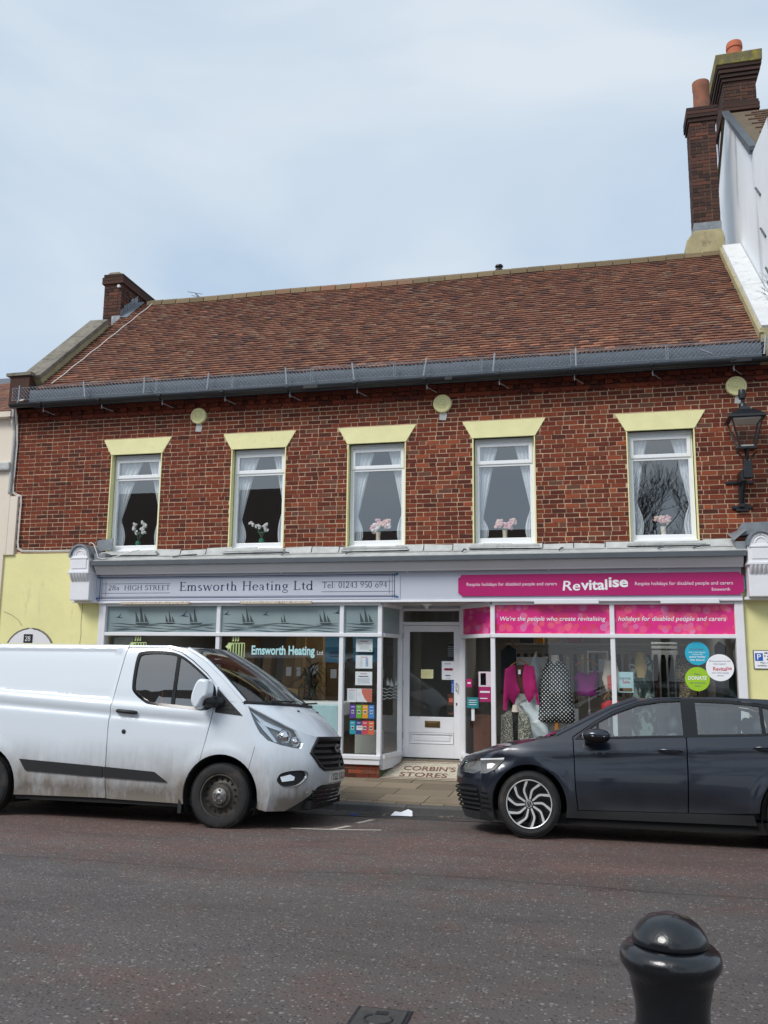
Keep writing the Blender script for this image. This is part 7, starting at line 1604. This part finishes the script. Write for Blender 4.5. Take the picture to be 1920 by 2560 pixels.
gskin('side_window', 'glass_car', [(.03, .985), (.90, 1.025), (.90, 1.378), (.7, 1.364), (.45, 1.322), (.2, 1.226), (.03, 1.13)], off=-.008, step=.08, rim=None, smooth=180)
gskin('quarter_window', 'glass_car', [(-.16, .985), (.025, .992), (.025, 1.12), (-.09, 1.045)], off=-.008, step=.08, rim=None, smooth=180)
gskin('side_window', 'glass_car', [(1.02, 1.04), (1.65, 1.065), (1.65, 1.34), (1.4, 1.363), (1.02, 1.376)], off=-.008, step=.08, rim=None, smooth=180)
gskin('quarter_window', 'glass_car', [(1.67, 1.07), (1.92, 1.105), (2.03, 1.19), (1.96, 1.26), (1.67, 1.332)], off=-.008, step=.08, rim=None, smooth=180)
for x_, z_ in ((.742, .884), (1.66, .934)):
    def hnd(m, sg, x_=x_, z_=z_):
        yy = lambda o: sg*(golf_y(x_, z_)+o); m.sphere((x_, yy(-.004), z_-.006), .115, .008, .03, 16, 8); m.tube([(x_-.115, yy(.0), z_), (x_-.08, yy(.03), z_+.006), (x_+.08, yy(.03), z_+.008), (x_+.115, yy(0), z_+.003)], .013, 8)
    mirror_build('door_handle', 'golf_paint', CAR, hnd, 60)
def gmir(m, sg):
    y = sg*1.0
    m.sphere((.02, y, 1.0), .14, .1, .072, 18, 10); m.tube([(-.06, sg*.84, .95), (-.02, sg*.92, .955), (.0, sg*.97, .98)], [.05, .045, .04], 8)
mm = mirror_build('door_mirror', 'gloss_black', CAR, gmir, 60)
for o_, sg in zip(mm, (-1, 1)):
    m = MB(); m.lathe([(0, .0)], (0, 0, 0)) if False else None; m.sphere((.018, sg*1.0, 1.016), .143, .103, .062, 18, 10); m.build('mirror_cap', 'golf_paint', o_, smooth=180); m = MB(); m.tube([(-.10, sg*1.035, 1.012), (-.02, sg*1.095, 1.004), (.1, sg*1.08, 1.0)], .006, 5); m.build('indicator', 'chrome', o_)
# front with lamps and slatted grille
gtop = lambda u: .745+.055*abs(u)**2
gf = lambda off=0.0: (lambda u, z: golf_front(u, z, off))
glo = [(.999, .735), (.999, .69), (.97, .62), (.90, .59), (.62, .60), (.50, .64), (.50, .70), (.8, .735)]
ggr = [(-.98, .36), (-.97, .46), (-.9, .475), (.9, .475), (.97, .46), (.98, .36), (.93, .215), (-.93, .215)]
m = MB(); skin(m, [(-1, .13), (1, .13)]+[(i/20, gtop(i/20)) for i in range(20, -21, -1)], gf(), .04, [ggr[::-1][::-1]]+[[(s_*a, b) for a, b in glo] for s_ in (1, -1)], rim=(1, 0, 0), rim_d=.03, flip=True); m.build('front_bumper', 'golf_paint', CAR, smooth=40)
m = MB(); skin(m, ggr, gf(-.03), .05, flip=True); gg = m.build('grille', 'trim_black', CAR)
for k in range(5): m = MB(); z_ = .245+.046*k; m.tube([golf_front(-.96+.08*i, z_, .004) for i in range(25)], .011, 5); m.build('grille_slat', 'trim_black', gg)
gskin('intake_trim', 'trim_black', [(-1.18, .22), (-1.04, .225), (-1.10, .36), (-1.15, .47), (-1.178, .47)], off=.004, step=.05, rim=.01)
for k in range(4): gskin('intake_fin', 'gloss_black', [(-1.185, .255+.05*k), (-1.085-.012*k, .245+.05*k), (-1.085-.012*k, .26+.05*k), (-1.185, .27+.05*k)], off=.01, step=.1, rim=.01)
for sg in (-1, 1):
    P = [(sg*a, b) for a, b in glo]; m = MB(); skin(m, P, lambda u, z: golf_front(u, z)+Vector((.03, -.02*sg, 0)), .05, flip=True); hl = m.build('headlamp', 'lamp_smoke', CAR, smooth=60); m = MB(); skin(m, P, gf(.001), .05, flip=True); m.build('lens', 'glass_clear', hl, smooth=180)
    ws_ = [(-1.19, .735), (-1.19, .60), (-1.13, .598), (-1.04, .64), (-.94, .735), (-.93, .762), (-1.02, .752)]
    m = MB(); skin(m, ws_, gs(sg, .002), .04, rim=(0, -sg, 0), rim_d=.03, flip=sg > 0); m.build('lamp_wing', 'lamp_smoke', hl, smooth=40)
    m = MB(); skin(m, [(-1.19, .728), (-1.06, .738), (-.945, .742), (-.935, .762), (-1.02, .754), (-1.19, .745)], gs(sg, .006), .05, rim=(0, -sg, 0), rim_d=.01, flip=sg > 0); m.build('daylight_strip', 'white_upvc', hl, smooth=40)
    m = MB(); skin(m, [(-1.12, .645), (-1.07, .652), (-1.03, .695), (-1.07, .705), (-1.12, .695)], gs(sg, .004), .04, rim=(0, -sg, 0), rim_d=.01, flip=sg > 0); m.build('reflector', 'alloy_cut', hl, smooth=40)
# bonnet, screen, roof, tail
gE = lambda u: golf_front(u, gtop(u))
gcowl = lambda u: Vector((-.60+.22*abs(u)**2.2, u*golf_y(-.38, .99), .975+.015*abs(u)))
ghead = lambda u: Vector((.42+.03*abs(u)**2, u*golf_y(.45, 1.372), 1.412-.04*abs(u)**2.4))
uB = lambda pts: (lambda s, sg: Vector((lambda q: (q[0], sg*golf_y(*q), q[1]))(poly_at(pts, s))))
b0 = [(golf_xe(.80), .80)]+UP[1:4]
m = MB(); patch(m, gE, gcowl, uB(b0), 28, 14, crown=.035); m.build('bonnet', 'golf_paint', CAR, smooth=50)
m = MB(); patch(m, gcowl, ghead, uB(UP[3:7]), 20, 12, crown=.0); m.build('windscreen', 'glass_car', CAR, smooth=180)
gtail = lambda u: Vector((2.46-.05*abs(u)**2, u*golf_y(2.42, 1.29), 1.335-.045*abs(u)**2))
m = MB(); patch(m, ghead, gtail, uB(UP[6:]), 24, 20, crown=.045); m.build('roof', 'golf_paint', CAR, smooth=50)
gbel = lambda u: Vector((2.66-.07*abs(u)**2, u*golf_y(2.56, .98), .98)); gbot = lambda u: Vector((2.70-.09*abs(u)**2, u*golf_y(2.58, .3), .25))
m = MB(); m.grid(lambda i, k: gtail(i*2-1).lerp(gbel(i*2-1), k), 14, 6); m.build('rear_window', 'glass_car', CAR, smooth=180); m = MB(); m.grid(lambda i, k: gbel(i*2-1).lerp(gbot(i*2-1), k), 14, 8); m.build('tailgate', 'golf_paint', CAR, smooth=60)
for sg in (-1, 1): m = MB(); m.tube([uB(UP[3:7])(i/12, sg)+Vector((-.01, -.03*sg, .006)) for i in range(13)], .034, 8); m.build('windscreen_pillar', 'golf_paint', CAR, smooth=60)
m = MB(); m.box(-1.2, 2.5, -.80, .80, .14, .24)
for cx in (-.68, 1.956): well(m, cx, .38, .32, -.865, -.5); well(m, cx, .38, .32, .865, .5)
m.build('floor_pan', 'underbody', CAR)
m = MB(); m.box(-.62, -.02, -.72, .72, .6, .985); m.build('dashboard', 'trim_black', CAR, bevel=.04)
simple('trim_grey', S(96, 98, 100), .8, var=.1, obj=True)
for sg in (-1, 1):
    m = MB(); m.box(-.15, 1.9, sg*.70-.05, sg*.70+.05, .25, .985); m.build('door_card', 'trim_black', CAR, bevel=.02)
for (x0, ys_) in ((.55, (-.37, .37)), (1.4, (-.4, .0, .4))):
    for y_ in ys_:
        m = MB(); m.box(x0-.42, x0+.1, y_-.24, y_+.24, .35, .55); m.prism([(x0+.02, .5), (x0+.14, .5), (x0+.32, 1.05), (x0+.22, 1.06)], 'y', y_-.23, y_+.23); m.build('seat', 'trim_grey', CAR, bevel=.04)
        m = MB(); m.sphere((x0+.28, y_, 1.15), .06, .13, .095, 12, 8); m.build('headrest', 'trim_grey', CAR, smooth=180)
m = MB(); c_ = Vector((.24, .37, .93)); m.tube([c_+Vector((-.07*math.sin(q), .185*math.cos(q), .17*math.sin(q))) for q in [2*math.pi*i/22 for i in range(23)]], .016, 6); m.sphere(c_, .04, .07, .06); m.build('steering_wheel', 'trim_black', CAR, smooth=60)
for x_ in (-.68, 1.956):
    for sg in (-1, 1): wheel(CAR, x_, sg, .775, .32, .21, 'alloy')
